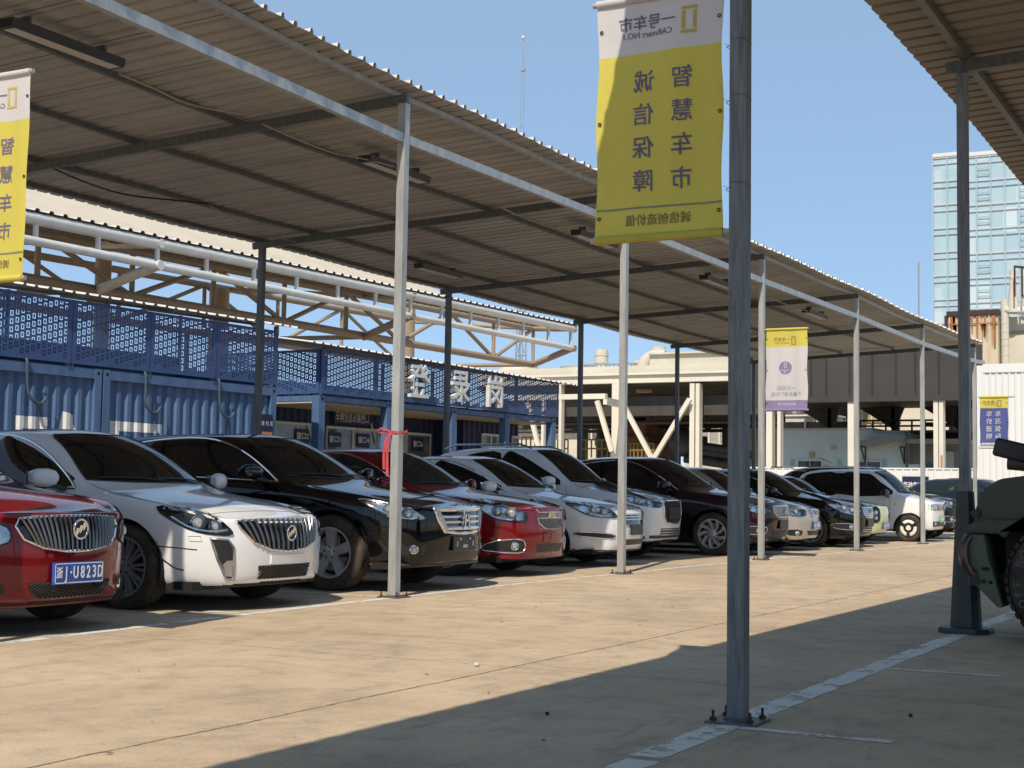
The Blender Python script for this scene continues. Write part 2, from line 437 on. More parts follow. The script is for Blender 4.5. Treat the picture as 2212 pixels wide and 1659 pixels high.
POSTX = [-5.25, -.026, 5.002, 10.008, 14.982, 19.968, 25.0]
POSTY = [-.13, .109, .103, .032, -.087, -.158, -.28]
def dz(x):
    K = [(-10, -.02), (-.03, -.026), (5, .013), (10, 0), (15, .014), (20, -.002), (25.5, .06), (40, .1)]
    for (a, b), (c, d) in zip(K, K[1:]):
        if x <= c: return b + (d - b) * (x - a) / (c - a) + .012 * sin(x * 1.3)
    return .1
def dy(x):
    K = list(zip([-20] + POSTX + [40], [.1] + POSTY + [-.5]))
    for (a, b), (c, d) in zip(K, K[1:]):
        if x <= c: return b + (d - b) * (x - a) / (c - a)
    return -.5

def post(parent, x, y, z1, w, M, bolts=True, name='post'):
    mb = MB(); mb.bx(x - w / 2, x + w / 2, y - w / 2, y + w / 2, .012, z1)
    p = mb.build(name, M, parent)
    b = MB(); b.bx(x - .11, x + .11, y - .11, y + .11, .0, .012)
    b.bx(x - w / 2 - .01, x + w / 2 + .01, y - w / 2 - .01, y + w / 2 + .01, .012, .022)
    b.build('base_plate', GALVD, p)
    if bolts:
        for i in (-1, 1):
            for j in (-1, 1):
                q = MB(); c = (x + i * .082, y + j * .082)
                q.cyl((*c, .012), (*c, .026), .015, 6); q.cyl((*c, .026), (*c, .056), .0065, 8)
                q.build('bolt', RUST, p)
    return p

can = thing('parking_canopy', 'long steel canopy over the row of parked cars, ribbed sheet on thin grey posts', 'canopy')
ZF, ZB, YB = 4.54, 4.295, 5.53                         # rafter undersides at the front and back posts
YBK = YB
x0c, x1c = -14.0, 25.6
def rz_(y): return ZF + (ZB - ZF) * (y / YB)           # underside of the rafter at depth y
SL = (ZB - ZF) / YB
for i, (px, py) in enumerate(zip(POSTX, POSTY)):
    zt = ZF + dz(px)
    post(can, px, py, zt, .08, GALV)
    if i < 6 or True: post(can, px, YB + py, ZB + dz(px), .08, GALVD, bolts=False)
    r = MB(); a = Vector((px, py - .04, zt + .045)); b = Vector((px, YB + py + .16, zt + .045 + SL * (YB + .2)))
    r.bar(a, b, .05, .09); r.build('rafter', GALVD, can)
px = -10.0; post(can, px, .1, ZF - .02, .08, GALV); post(can, px, YB + .1, ZB, .08, GALVD, bolts=False)
r = MB(); r.bar((px, .06, ZF + .03), (px, YB + .26, ZB + .03), .05, .09); r.build('rafter', GALVD, can)
PURL = [.12, 1.0 + .93, 3.25, 4.65, 5.58]
for k, y in enumerate(PURL):
    p = MB()
    xx = [-10.0] + POSTX
    for a, b in zip(xx, xx[1:]):
        n = 3
        for i in range(n):
            u0, u1 = a + (b - a) * i / n, a + (b - a) * (i + 1) / n
            z = lambda x: rz_(y) + .09 + .025 + dz(x)
            p.bar((u0, y + dy(u0) - .1 * 0, z(u0)), (u1, y + dy(u1), z(u1)), .055, .05)
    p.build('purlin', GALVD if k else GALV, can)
gi = MB()                                               # front tie beam, let in between the posts
xx = [-10.0] + POSTX + [30]; yy = [.1] + POSTY + [-.4]
for (a, ya), (b, yb) in zip(zip(xx, yy), zip(xx[1:], yy[1:])):
    if b > 26: b = 25.6
    gi.bar((a + .042, ya, 4.213 + dz(a)), (b - .042, yb, 4.213 + dz(b)), .06, .085)
gi.build('tie_beam', GALV, can)
rs = MB()
ZS0 = rz_(0) + .145
P = corrugated(x1c - x0c, RIBP)
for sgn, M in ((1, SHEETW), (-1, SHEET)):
    rows = []
    for j in range(8):
        y = -.11 + (YB + .45) * j / 7
        rows.append([Vector((x0c + u, y + dy(x0c + u) + (.012 * sin(u * 15.3) if j == 0 else 0), ZS0 + SL * y + h + sgn * .0015 + dz(x0c + u))) for u, h in P])
    rs.grid(rows if sgn < 0 else rows[::-1], M)
LAP = mat('dark sheet lap', (.05, .045, .04), .8)
k = x0c + .06
while k < x1c:                                          # side laps of the sheets
    rs.grid([[Vector((k + e, -.1 + (YB + .44) * j / 7 + dy(k), ZS0 + SL * (-.1 + (YB + .44) * j / 7) - .004 + dz(k))) for e in (0, .009)] for j in range(8)], LAP); k += .82
rs.build('roof_sheet', None, can)

nc = thing('parking_canopy', 'second steel canopy on the near side, its dark ribbed eave filling the top corner', 'canopy')
YN, ZN = -4.938, 4.12
NX = [-15.1, -10.13, -5.161, -.237, 4.7, 9.6, 14.5]
for x in NX:
    if abs(x + .237) > .01: post(nc, x, YN, ZN, .075, GALVP)
    else:
        p = MB(); p.bx(x - .0375, x + .0375, YN - .0375, YN + .0375, .02, ZN); p.build('post', GALVP, nc)
        gd = MB()                                       # tapered sleeve over the foot of this post, on an eight-sided plate
        q = lambda w, z: [Vector((x + a * w, YN + b * w, z)) for a, b in ((1, -.55), (1, .55), (.55, 1), (-.55, 1), (-1, .55), (-1, -.55), (-.55, -1), (.55, -1))]
        gd.grid([q(.18, 0), q(.18, .02), q(.172, .04), q(.102, .048), q(.057, 1.02)], None, True)
        gd.add(q(.057, 1.02), [tuple(range(8))])
        gd.build('post_sleeve', mat('dark green grey paint', (.045, .056, .056), .5, .1, 0, .25, 5), nc)
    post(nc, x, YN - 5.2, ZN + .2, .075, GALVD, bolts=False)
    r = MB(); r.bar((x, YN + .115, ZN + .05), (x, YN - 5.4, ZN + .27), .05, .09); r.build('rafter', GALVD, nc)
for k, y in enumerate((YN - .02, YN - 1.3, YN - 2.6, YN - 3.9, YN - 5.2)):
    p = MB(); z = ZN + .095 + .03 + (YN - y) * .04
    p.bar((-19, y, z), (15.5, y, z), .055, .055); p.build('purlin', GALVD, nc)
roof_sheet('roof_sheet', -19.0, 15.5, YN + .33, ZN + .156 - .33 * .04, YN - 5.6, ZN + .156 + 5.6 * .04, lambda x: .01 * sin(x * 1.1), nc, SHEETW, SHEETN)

# ---- wires slung under the first canopy
def wire(pts, r, M, label):
    mb = MB(); mb.tube(smooth_open(pts, 6), r, 5)
    return tag(mb.build('cable', M), label, 'cable', 'cables under the canopy')
CABW = mat('pale cable', (.30, .27, .23), .6); CABD = mat('black cable', (.03, .025, .022), .6)
zc = lambda x, y: rz_(y) + .05 + dz(x)
wire([at_z(x, y, 4.42) for x, y in ((258, 160), (330, 190), (400, 222), (470, 238), (528, 246))], .011, CABW, 'pale cable sagging from the nearest black strip lamp to the first rafter')
wire([at_z(x, y, 4.40) for x, y in ((566, 268), (640, 300), (720, 330), (780, 342), (852, 360))], .009, CABW, 'pale cable running from the first rafter to the second strip lamp')
wire([at_z(x, y, 4.36) for x, y in ((100, 357), (180, 392), (270, 420), (380, 433), (450, 440))], .011, CABD, 'dark cable drooping low under the roof behind the first rafter')
wire([at_z(x, y, 4.36) for x, y in ((455, 446), (500, 470), (560, 505), (640, 522))], .009, CABW, 'thin cable curving down to the first rear post of the canopy')
wire([at_z(x, y, 4.40) for x, y in ((1086, 450), (1130, 470), (1180, 488), (1232, 500))], .009, CABW, 'pale cable between the second rafter and the third strip lamp')
wire([at_z(x, y, 4.36) for x, y in ((870, 540), (930, 560), (1010, 580), (1080, 590))], .009, CABW, 'pale cable under the purlins above the blue office, beside the rear strip lamp')
wire([at_z(x, y, 4.40) for x, y in ((1660, 642), (1700, 658), (1745, 672))], .009, CABW, 'short pale cable entering the strip lamp near the round-logo banner')

# ---- strip lamps
def strip_lamp(p, label):
    x, y, z = p
    o = thing('strip_lamp', label, 'lamp', (x, y, z), 0, 'black strip lamps under the canopy roof')
    if not hasattr(strip_lamp, 'm'):
        a = MB(); a.prism([(-.085, .035), (-.07, -.035), (.07, -.035), (.085, .035)], (-.6, 0, 0), (0, 1, 0), (0, 0, 1), -1.2)
        b = MB(); b.prism([(-.058, 0), (.058, 0), (.058, .002), (-.058, .002)], (-.56, 0, -.0395), (0, 1, 0), (0, 0, 1), -1.12)
        c = MB(); c.bx(-.015, .015, -.05, .05, .036, .10)
        strip_lamp.m = [a.mesh('housing'), b.mesh('diffuser'), c.mesh('hanger')]
        for me, M in zip(strip_lamp.m, (BLACKP, mat('lamp diffuser', (.55, .52, .47), .5), GALVD)): me.materials.append(M)
    for nme, me in zip(('housing', 'diffuser'), strip_lamp.m): link(nme, me, o)
    for s_ in (-.4, .4): link('hanger', strip_lamp.m[2], o, (s_, 0, 0))
ZL = 4.425
strip_lamp((-2.95, 1.42, ZL), 'largest black strip lamp, nearest one under the ribbed roof at the upper left')
strip_lamp((1.95, 1.47, ZL), 'black strip lamp just behind the post with the red ribbon')
strip_lamp((6.75, 1.32, ZL), 'black strip lamp under the roof, partly behind the big yellow banner')
strip_lamp((11.2, 1.2, ZL), 'black strip lamp beside the dark foreground post, under the middle of the roof')
strip_lamp((15.9, .95, ZL), 'small far strip lamp, farthest one along the front of the roof')
strip_lamp((7.75, 4.40, ZL - .12), 'black strip lamp at the rear edge of the roof above the blue office')
# ================================================================== cars
# car space: nose at the origin, d metres back from the nose = -x, y to the car's left, z up
SEATG = mat('grey seat fabric', (.075, .07, .065), .85, 0, 0, .2, 10)
def hood_z(s, d):
    t = max(0, min(1, (d - .16) / (s['cowl'] - .16)))
    return s['n0'] + (s['h1'] - s['n0']) * (1 - (1 - t) ** s.get('hp', 1.7))

def stations(s):
    W, H, L, dc, dw, dr, db = s['W'], s['H'], s['L'], s['cowl'], s['wtop'], s['rtop'], s['rbase']
    belt, b2 = s['belt'], s['belt2']; rw = s['rw']; tz = s['tz']; T = []
    fz = lambda d: s['n0'] - .03 + (belt - s['n0'] + .03) * max(0, min(1, d / dc)) ** s.get('fp', .55)
    hw = s.get('hw', .17)
    for d, k in ((s.get('c0', .16), s.get('w0', .74)), (s.get('c1', .33), .865), (.52, .945), (.76, .985), (1.05, .998)):
        if d > dc - .15: break
        zt = hood_z(s, d)
        T.append((d, W * k, min(fz(d), zt - .02), W * k - hw, zt - s.get('hc', .035), zt, .05))
    T.append((dc, W, belt, W - .15, s['h1'] - .012, s['h1'] + .018, s.get('bow', .20)))
    f = .5; d = dc + (dw - dc) * f
    T.append((d, W, belt + .01, (W - .15) * (1 - f) + rw * f + .01, s['h1'] * (1 - f) + (H - .06) * f + .012, s['h1'] * (1 - f) + (H - .015) * f + .025, .17))
    T.append((dw, W, belt + .02, rw, H - .075, H - .018, .13))
    T.append((dw + .28, W, belt + .02, rw + .015, H - .052, H + .004, .05))
    T.append(((dw + dr) / 2 + .1, W, (belt + b2) / 2 + .01, rw + .012, H - .05, H + .006, 0))
    T.append((dr, W * .995, b2, rw - .01, H - .085, H - .03, -.05))
    T.append(((dr + db) / 2, W * .985, b2 + .005, (rw + W - .24) / 2, (H - .085 + tz) / 2 + .01, (H - .03 + tz) / 2 + .03, -.12))
    T.append((db, W * .975, min(b2, tz - .03), W - .22, tz - .02, tz + .012, -.12))
    if L - db > .5: T.append(((db + L - .2) / 2, W * .95, tz - .07, W - .22, tz - .03, tz + .01, -.08))
    T.append((L - .2, W * .90, tz - .08, W - .26, tz - .04, tz - .01, -.05))
    T.append((L - .06, W * .78, tz - .12, W * .78 - .1, tz - .09, tz - .05, -.03))
    return T

NB, NK = 4, 6
def ring(s, t):
    d, W, zb, we, ze, zt, bow = t; zs = s['zs']; zm = s.get('zm', .50)
    x = -d
    side = [(W * .90, zs), (W * .972, zs + .075), (W, zm), (W * .997, zb - .13 if zb - .13 > zm + .05 else (zm + zb) / 2), (W * s.get('sh', .965), zb)]
    k4 = side[4]; side.append(((k4[0] + we) / 2 + .012, (k4[1] + ze) / 2 + .006)); side.append((we, ze))
    R = {}
    for j in range(NB + 1): R[(j, 0)] = (x, side[0][0] * (0, .3, .6, .85, 1)[j], zs)
    for k in range(1, NK + 1): R[(NB, k)] = (x, *side[k])
    for j in range(NB):
        y = we * (0, .32, .62, .86)[j]; R[(j, NK)] = (x + bow * (1 - (y / we) ** 2), y, ze + (zt - ze) * (1 - (y / we) ** 2))
    return R

def car_body(s, level=3):
    T = stations(s); V = []; idx = {}; F = []
    def vid(key, p):
        if key not in idx: idx[key] = len(V); V.append(Vector(p))
        return idx[key]
    rings = [ring(s, t) for t in T]
    order = [(j, 0) for j in range(NB + 1)] + [(NB, k) for k in range(1, NK + 1)] + [(j, NK) for j in range(NB - 1, -1, -1)]
    def gv(i, jk, sgn):
        p = rings[i][jk]; key = (i, jk, sgn if abs(p[1]) > 1e-6 else 0); return vid(key, (p[0], p[1] * sgn, p[2]))
    for i in range(len(rings) - 1):
        for a, b in zip(order, order[1:]):
            for sgn in (1, -1):
                q = [gv(i, a, sgn), gv(i, b, sgn), gv(i + 1, b, sgn), gv(i + 1, a, sgn)]
                F.append(tuple(q if sgn < 0 else q[::-1]))
    # front and rear caps
    for end, i, sx in ((0, 0, 1), (1, len(rings) - 1, -1)):
        R = rings[i]; prof = s['nose'] if end == 0 else s['tail']; d0 = T[i][0]
        def cv(j, k, sgn):
            if j == NB or k in (0, NK):
                if j == NB or True:
                    if j == NB: return gv(i, (NB, k), sgn)
            yb = R[(NB, k)][1]; fr = (0, .32, .62, .86, 1)[j]; y = yb * fr
            if k == 0 and False: pass
            zc = R[(NB, k)][2]
            if k == NK: zc = R[(j, NK)][2]
            de = d0 if end == 0 else s['L'] - d0
            depth = prof[k] + (de - prof[k]) * fr ** s.get('np', 2.6)
            x = -depth if end == 0 else -(s['L'] - depth)
            if k in (0, NK):
                key = (i, (j, k), sgn if j else 0); n_ = vid(key, (0, 0, 0)); V[n_] = Vector((x, y * sgn, zc)); return n_
            return vid((('c', end), (j, k), sgn if j else 0), (x, y * sgn, zc))
        for j in range(NB):
            for k in range(NK):
                for sgn in (1, -1):
                    q = [cv(j, k, sgn), cv(j + 1, k, sgn), cv(j + 1, k + 1, sgn), cv(j, k + 1, sgn)]
                    F.append(tuple(q if (sgn > 0) == (sx > 0) else q[::-1]))
    me = bpy.data.meshes.new('cage'); me.from_pydata([tuple(v) for v in V], [], F); me.update()
    o = bpy.data.objects.new('cage', me); COL.objects.link(o)
    md = o.modifiers.new('s', 'SUBSURF'); md.levels = level; md.subdivision_type = 'CATMULL_CLARK'
    out = bpy.data.meshes.new_from_object(o.evaluated_get(bpy.context.evaluated_depsgraph_get()))
    bpy.data.objects.remove(o); bpy.data.meshes.remove(me)
    return out

def cut_arches(me, s, M):
    """open the wheel arches, keep their edge on the true circle and turn it inwards"""
    bm = bmesh.new(); bm.from_mesh(me); bmesh.ops.recalc_face_normals(bm, faces=bm.faces)
    for xw in (-s['fo'], -s['fo'] - s['wb']):
        R = s['R'] + s.get('gap', .045); zw = s['R']
        def dist(c): return hypot(c.x - xw, c.z - zw) if c.z > zw else abs(c.x - xw)
        ds = [f for f in bm.faces if abs((c := f.calc_center_median()).y) > s['W'] * .72 and dist(c) < R and abs(f.normal.z) < .93]
        vs = set(v for f in ds for v in f.verts)
        bmesh.ops.delete(bm, geom=ds, context='FACES')
        vs = [v for v in vs if v.is_valid and v.link_faces]
        rim = []
        for v in vs:
            if abs(v.co.y) < s['W'] * .8: continue
            c = v.co
            if c.z > zw:
                k = R / max(1e-4, hypot(c.x - xw, c.z - zw)); c.x = xw + (c.x - xw) * k; c.z = zw + (c.z - zw) * k
            else: c.x = xw + math.copysign(R, c.x - xw)
            rim.append(v)
        rs_ = set(rim)
        ed = [e for e in bm.edges if e.is_boundary and e.verts[0] in rs_ and e.verts[1] in rs_]
        r = bmesh.ops.extrude_edge_only(bm, edges=ed)
        for v in r['geom']:
            if isinstance(v, bmesh.types.BMVert): v.co.y -= math.copysign(.06, v.co.y)
    bmesh.ops.recalc_face_normals(bm, faces=bm.faces)
    for f in bm.faces:
        f.smooth = True
        c = f.calc_center_median()
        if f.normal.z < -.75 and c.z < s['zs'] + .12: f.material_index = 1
    bm.to_mesh(me); bm.free()

class Car:
    def __init__(s, spec, name, label, paintm, loc, rz=0, cat='car', level=3, group=None):
        s.s = spec
        s.root = thing(name, label, cat, loc, -pi / 2 + rz, group)
        me = car_body(spec, level)
        bm = bmesh.new(); bm.from_mesh(me); s.bvh = BVHTree.FromBMesh(bm); bm.free()
        cut_arches(me, spec, None)
        me.materials.append(paintm); me.materials.append(DARK); me.set_sharp_from_angle(angle=radians(50))
        s.body = link('body', me, s.root)
        s.paint = paintm
        s.wells(); s.wheels()
    # ---- projection onto the bodywork
    def hit(s, o, d):
        h = s.bvh.ray_cast(Vector(o), Vector(d).normalized())
        if h[0] is None:
            h = s.bvh.find_nearest(Vector(o) + Vector(d).normalized() * 1.2)
        n = h[1]
        if n.dot(Vector(d)) > 0: n = -n
        return h[0], n
    def frame(s, fr):
        W = s.s['W'] + 1
        if fr == 'F': return lambda u, v: s.hit((.6, u, v), (-1, 0, 0))
        if fr == 'B': return lambda u, v: s.hit((-s.s['L'] - .6, u, v), (1, 0, 0))
        if fr == 'R': return lambda u, v: s.hit((-u, -W, v), (0, 1, 0))
        if fr == 'L': return lambda u, v: s.hit((-u, W, v), (0, -1, 0))
        if fr == 'T': return lambda u, v: s.hit((-u, v, 3), (0, 0, -1))
        if fr == 'DR': return lambda u, v: s.hit(Vector((1.2, -.9, 0)) + Vector((-.6, .8, 0)) * 0 + Vector((.8, .6, 0)) * 0 + Vector((0, 0, v)) + Vector((-.8, -.6, 0)) * 0 + s._d(u, -1), (-.75, .66, 0))
        if fr == 'DL': return lambda u, v: s.hit(Vector((1.2, .9, 0)) + Vector((0, 0, v)) + s._d(u, 1), (-.75, -.66, 0))
    def _d(s, u, sg): return Vector((0, 0, 0))
    def cut_glass(s, cuts):
        """take the bodywork out from behind the glass; cells across the edge become the black border; line the cabin"""
        me = s.body.data
        for fr, O in cuts: s.border(fr, O)
        bm = bmesh.new(); bm.from_mesh(me); dead = []; bm.normal_update()
        def ins(O, q):
            k = False
            for (x1, y1), (x2, y2) in zip(O, O[1:] + O[:1]):
                if (y1 > q[1]) != (y2 > q[1]) and q[0] < (x2 - x1) * (q[1] - y1) / (y2 - y1) + x1: k = not k
            return k
        for f in bm.faces:
            n = f.normal; c = f.calc_center_median()
            if c.z < s.s['belt'] - .05: continue
            for fr, O in cuts:
                if fr == 'F': ok = n.x > .12 and n.z > .2; pr = lambda v: (v.y, v.z)
                elif fr == 'B': ok = n.x < -.08; pr = lambda v: (v.y, v.z)
                elif fr == 'R': ok = n.y < -.35; pr = lambda v: (-v.x, v.z)
                else: ok = n.y > .35; pr = lambda v: (-v.x, v.z)
                if not ok: continue
                k = sum(ins(O, pr(v.co)) for v in f.verts)
                if k == len(f.verts): dead.append(f); break
        bmesh.ops.delete(bm, geom=dead, context='FACES'); bm.to_mesh(me)
        d0, d1 = s.s['cowl'] - .1, s.s['L'] - .5
        lo = [f for f in bm.faces if not (d0 < -f.calc_center_median().x < d1 and f.calc_center_median().z > .5)]
        bmesh.ops.delete(bm, geom=lo, context='FACES')
        bm.normal_update()
        for v in bm.verts: v.co -= v.normal * .022
        bmesh.ops.reverse_faces(bm, faces=bm.faces)
        for f in bm.faces: f.material_index = 0; f.smooth = True
        m2 = bpy.data.meshes.new('cabin_lining'); bm.to_mesh(m2); bm.free(); m2.materials.append(SEAT); link('cabin_lining', m2, s.root)
        s.cabin()
    def border(s, fr, O, w=.06):
        """black printed border just inside the glass edge"""
        D = []
        for a, b in zip(O, O[1:] + O[:1]):
            n = max(1, int(hypot(b[0] - a[0], b[1] - a[1]) / .05)); D += [(a[0] + (b[0] - a[0]) * i / n, a[1] + (b[1] - a[1]) * i / n) for i in range(n)]
        ar = sum(a[0] * b[1] - b[0] * a[1] for a, b in zip(D, D[1:] + D[:1])); sg = 1 if ar > 0 else -1; n = len(D); f = s.frame(fr); A = []; B = []
        cx = sum(p[0] for p in D) / n; cy = sum(p[1] for p in D) / n
        for i, p in enumerate(D):
            a, b = D[i - 2], D[(i + 2) % n]; t = Vector((b[0] - a[0], b[1] - a[1])); t = t.normalized() if t.length > 1e-6 else Vector((1, 0)); q = (p[0] - t.y * sg * w, p[1] + t.x * sg * w)
            r = min(1., .45 * hypot(cx - p[0], cy - p[1]) / w); q = (p[0] + (q[0] - p[0]) * r, p[1] + (q[1] - p[1]) * r)
            for L, z in ((A, p), (B, q)): h, nn = f(*z); L.append(h + nn * .0018)
        mb = MB(); mb.grid([A, B], None, True); mb.build('window_border', GLOSSB, s.root, smooth=40)
    def cabin(s):
        sp = s.s; dc = sp['cowl']; W = sp['W']; zb = sp['belt']; rx = Matrix.Rotation
        m_ = MB(); m_.prism([(-dc - .0, .5), (-dc - .0, sp['h1'] - .06), (-dc - .22, sp['h1'] - .03), (-dc - .50, sp['h1'] - .10), (-dc - .52, .5)], (0, W - .14, 0), (1, 0, 0), (0, 0, 1), -(2 * W - .28)); m_.build('dashboard', SEAT, s.root)
        m_ = MB(); c0 = Vector((-dc - .62, .36, zb + .02)); m_.tube([c0 + Vector((.07 * cos(t), .18 * sin(t), .165 * cos(t))) for t in [2 * pi * i / 24 for i in range(24)]], .014, 6, None, True)
        m_.bar(c0 + Vector((0, -.17, 0)), c0 + Vector((0, .17, 0)), .03, .04); m_.bar(c0, c0 + Vector((.2, 0, -.06)), .06, .06); m_.build('steering_wheel', BLACKP, s.root)
        rear = min(sp['rtop'] - .1, dc + 2.05)
        for nm, d, ys in (('front_seat', dc + 1.12, (-.36, .36)), ('rear_seat', rear, (-.40, .40))):
            for y in ys:
                bm = bmesh.new()
                for cx, cz, sx, sz, sy, tl in ((-d - .06, zb - .08, .13, .56, .47, -10), (-d - .13, zb + .29, .10, .17, .26, -8), (-d + .28, zb - .38, .5, .14, .48, 6)):
                    r_ = bmesh.ops.create_cube(bm, size=1)
                    bmesh.ops.transform(bm, matrix=Matrix.Translation((cx, y, cz)) @ rx(radians(tl), 4, 'Y') @ Matrix.Diagonal((sx, sy, sz, 1)), verts=r_['verts'])
                bmesh.ops.bevel(bm, geom=list(bm.edges), offset=.035, segments=2, affect='EDGES', profile=.5)
                q_ = bpy.data.meshes.new(nm); bm.to_mesh(q_); bm.free(); q_.materials.append(sp.get('seatm', SEATG)); q_.polygons.foreach_set('use_smooth', [True] * len(q_.polygons)); link(nm, q_, s.root)
        p, n = s.hit((.6, 0, sp['H'] - .11), (-1, 0, 0)); m_ = MB(); m_.box(p + Vector((-.10, 0, -.07)), (.03, .22, .065), BLACKP); m_.box(p + Vector((-.06, 0, -.01)), (.02, .03, .08), BLACKP); m_.build('rear_view_mirror', None, s.root)
    def near(s, p):
        h = s.bvh.find_nearest(Vector(p)); return h[0], h[1]
    def patch(s, name, outline, fr, M, off=.004, res=.035, smooth=0, skirt=.015, parent=None, label=None):
        """outline in a projection frame (2-D), or 3-D points near the surface when fr is 'N'"""
        if fr == 'N':
            P3 = [Vector(p) for p in outline]; c = sum(P3, Vector()) / len(P3); nrm = Vector()
            for a, b in zip(P3, P3[1:] + P3[:1]): nrm += (a - c).cross(b - c)
            nrm.normalize()
            if nrm.dot(c - Vector((-2.0, 0, .5))) < 0: nrm = -nrm
            e1 = nrm.orthogonal().normalized(); e2 = nrm.cross(e1)
            out2 = [((p - c).dot(e1), (p - c).dot(e2)) for p in P3]
            f = lambda u, v: s.hit(c + e1 * u + e2 * v + nrm * .5, -nrm)
        else: out2 = [tuple(p) for p in outline]; f = s.frame(fr)
        if smooth: out2 = [tuple(p) for p in smooth_closed([(*p, 0) for p in out2], smooth)]; out2 = [p[:2] for p in out2]
        O = []
        for a, b in zip(out2, out2[1:] + out2[:1]):
            n = max(1, int(hypot(b[0] - a[0], b[1] - a[1]) / (res * 1.2)))
            O += [(a[0] + (b[0] - a[0]) * i / n, a[1] + (b[1] - a[1]) * i / n) for i in range(n)]
        xs = [p[0] for p in O]; ys = [p[1] for p in O]
        pts = [Vector(p) for p in O]
        def inside(q):
            c = False
            for (x1, y1), (x2, y2) in zip(O, O[1:] + O[:1]):
                if (y1 > q[1]) != (y2 > q[1]) and q[0] < (x2 - x1) * (q[1] - y1) / (y2 - y1) + x1: c = not c
            return c
        nx = int((max(xs) - min(xs)) / res) + 1; ny = int((max(ys) - min(ys)) / res) + 1
        for i in range(1, nx):
            for j in range(1, ny):
                q = (min(xs) + i * res + (.5 * res if j % 2 else 0), min(ys) + j * res)
                if inside(q): pts.append(Vector(q))
        r = delaunay_2d_cdt(pts, [], [list(range(len(O)))], 1, 1e-5)
        V = []; hits = []
        for p in r[0]:
            h, n = f(p.x, p.y); V.append(h + n * off); hits.append((h, n))
        F = [tuple(t) for t in r[2]]
        me_ = MB(); nv = len(V)
        # skirt down into the body along the rim
        from collections import Counter
        ed = Counter(); od = {}
        for t in F:
            for a, b in zip(t, t[1:] + t[:1]): k = (min(a, b), max(a, b)); ed[k] += 1; od[k] = (a, b)
        rim = {}
        for k, c in ed.items():
            if c == 1:
                for a in k:
                    if a not in rim: h, n = hits[a]; rim[a] = len(V); V.append(h - n * skirt)
        F += [(od[k][1], od[k][0], rim[od[k][0]], rim[od[k][1]]) for k, c in ed.items() if c == 1]
        me_.add(V, F)
        o = me_.build(name, M, parent or s.root, smooth=35)
        bm = bmesh.new(); bm.from_mesh(o.data)
        bmesh.ops.recalc_face_normals(bm, faces=bm.faces); bm.to_mesh(o.data); bm.free()
        if label: o['label'] = label
        return o
    def pl(s, pts, fr, off=.0, sub=5, closed=False, smooth=False, step=.06):
        """a line on the bodywork"""
        Q = [Vector(p) for p in pts]
        if smooth: Q = [p for p in (smooth_closed if closed else smooth_open)([(*p, 0) if len(p) == 2 else p for p in pts], sub)]
        R = []
        for a, b in zip(Q, Q[1:] + ([Q[0]] if closed else [])):
            n = max(1, int((b - a).length / step)); R += [a.lerp(b, i / n) for i in range(n)]
        if not closed: R.append(Q[-1])
        out = []
        f = s.frame(fr) if fr != 'N' else None
        for p in R:
            h, n = f(p[0], p[1]) if f else s.near(p); out.append(h + n * off)
        return out
    def line(s, name, pts, fr, M, r=.006, off=.0, closed=False, smooth=False, n=6, parent=None, step=.05):
        mb = MB(); mb.tube(s.pl(pts, fr, off, 5, closed, smooth, step), r, n, None, closed)
        return mb.build(name, M, parent or s.root, smooth=60)
    # ---- wheels
    def wells(s):
        sp = s.s; W = sp['W']; R = sp['R'] + sp.get('gap', .045) + .012
        mb = MB()
        for xw in (-sp['fo'], -sp['fo'] - sp['wb']):
            for sg in (1, -1):
                ang = [radians(a) for a in range(-25, 206, 11)]
                a = [Vector((xw + R * cos(t), sg * (W - .035), sp['R'] + R * sin(t))) for t in ang]
                b = [Vector((p.x, sg * (W - .42), p.z)) for p in a]
                mb.grid([a, b]); mb.add(b, [tuple(range(len(b)))])
        mb.bx(-sp['L'] + .4, -.32, -W + .12, W - .12, sp['zs'] - .015, sp['zs'] + .05)
        mb.build('underbody', DARK, s.root)
    def wheels(s):
        sp = s.s; R = sp['R']; tw = sp.get('tw', .225)
        ty, rim, hub = wheel_meshes(sp['rim'], R, tw, sp.get('rr', .72))
        for xw in (-sp['fo'], -sp['fo'] - sp['wb']):
            for sg in (-1, 1):
                o = link('wheel', ty, s.root, (xw, sg * (sp['W'] - .035), R))
                if sg > 0: o.rotation_euler = (0, 0, pi)
                link('rim', rim, o); link('brake_disc', hub, o)

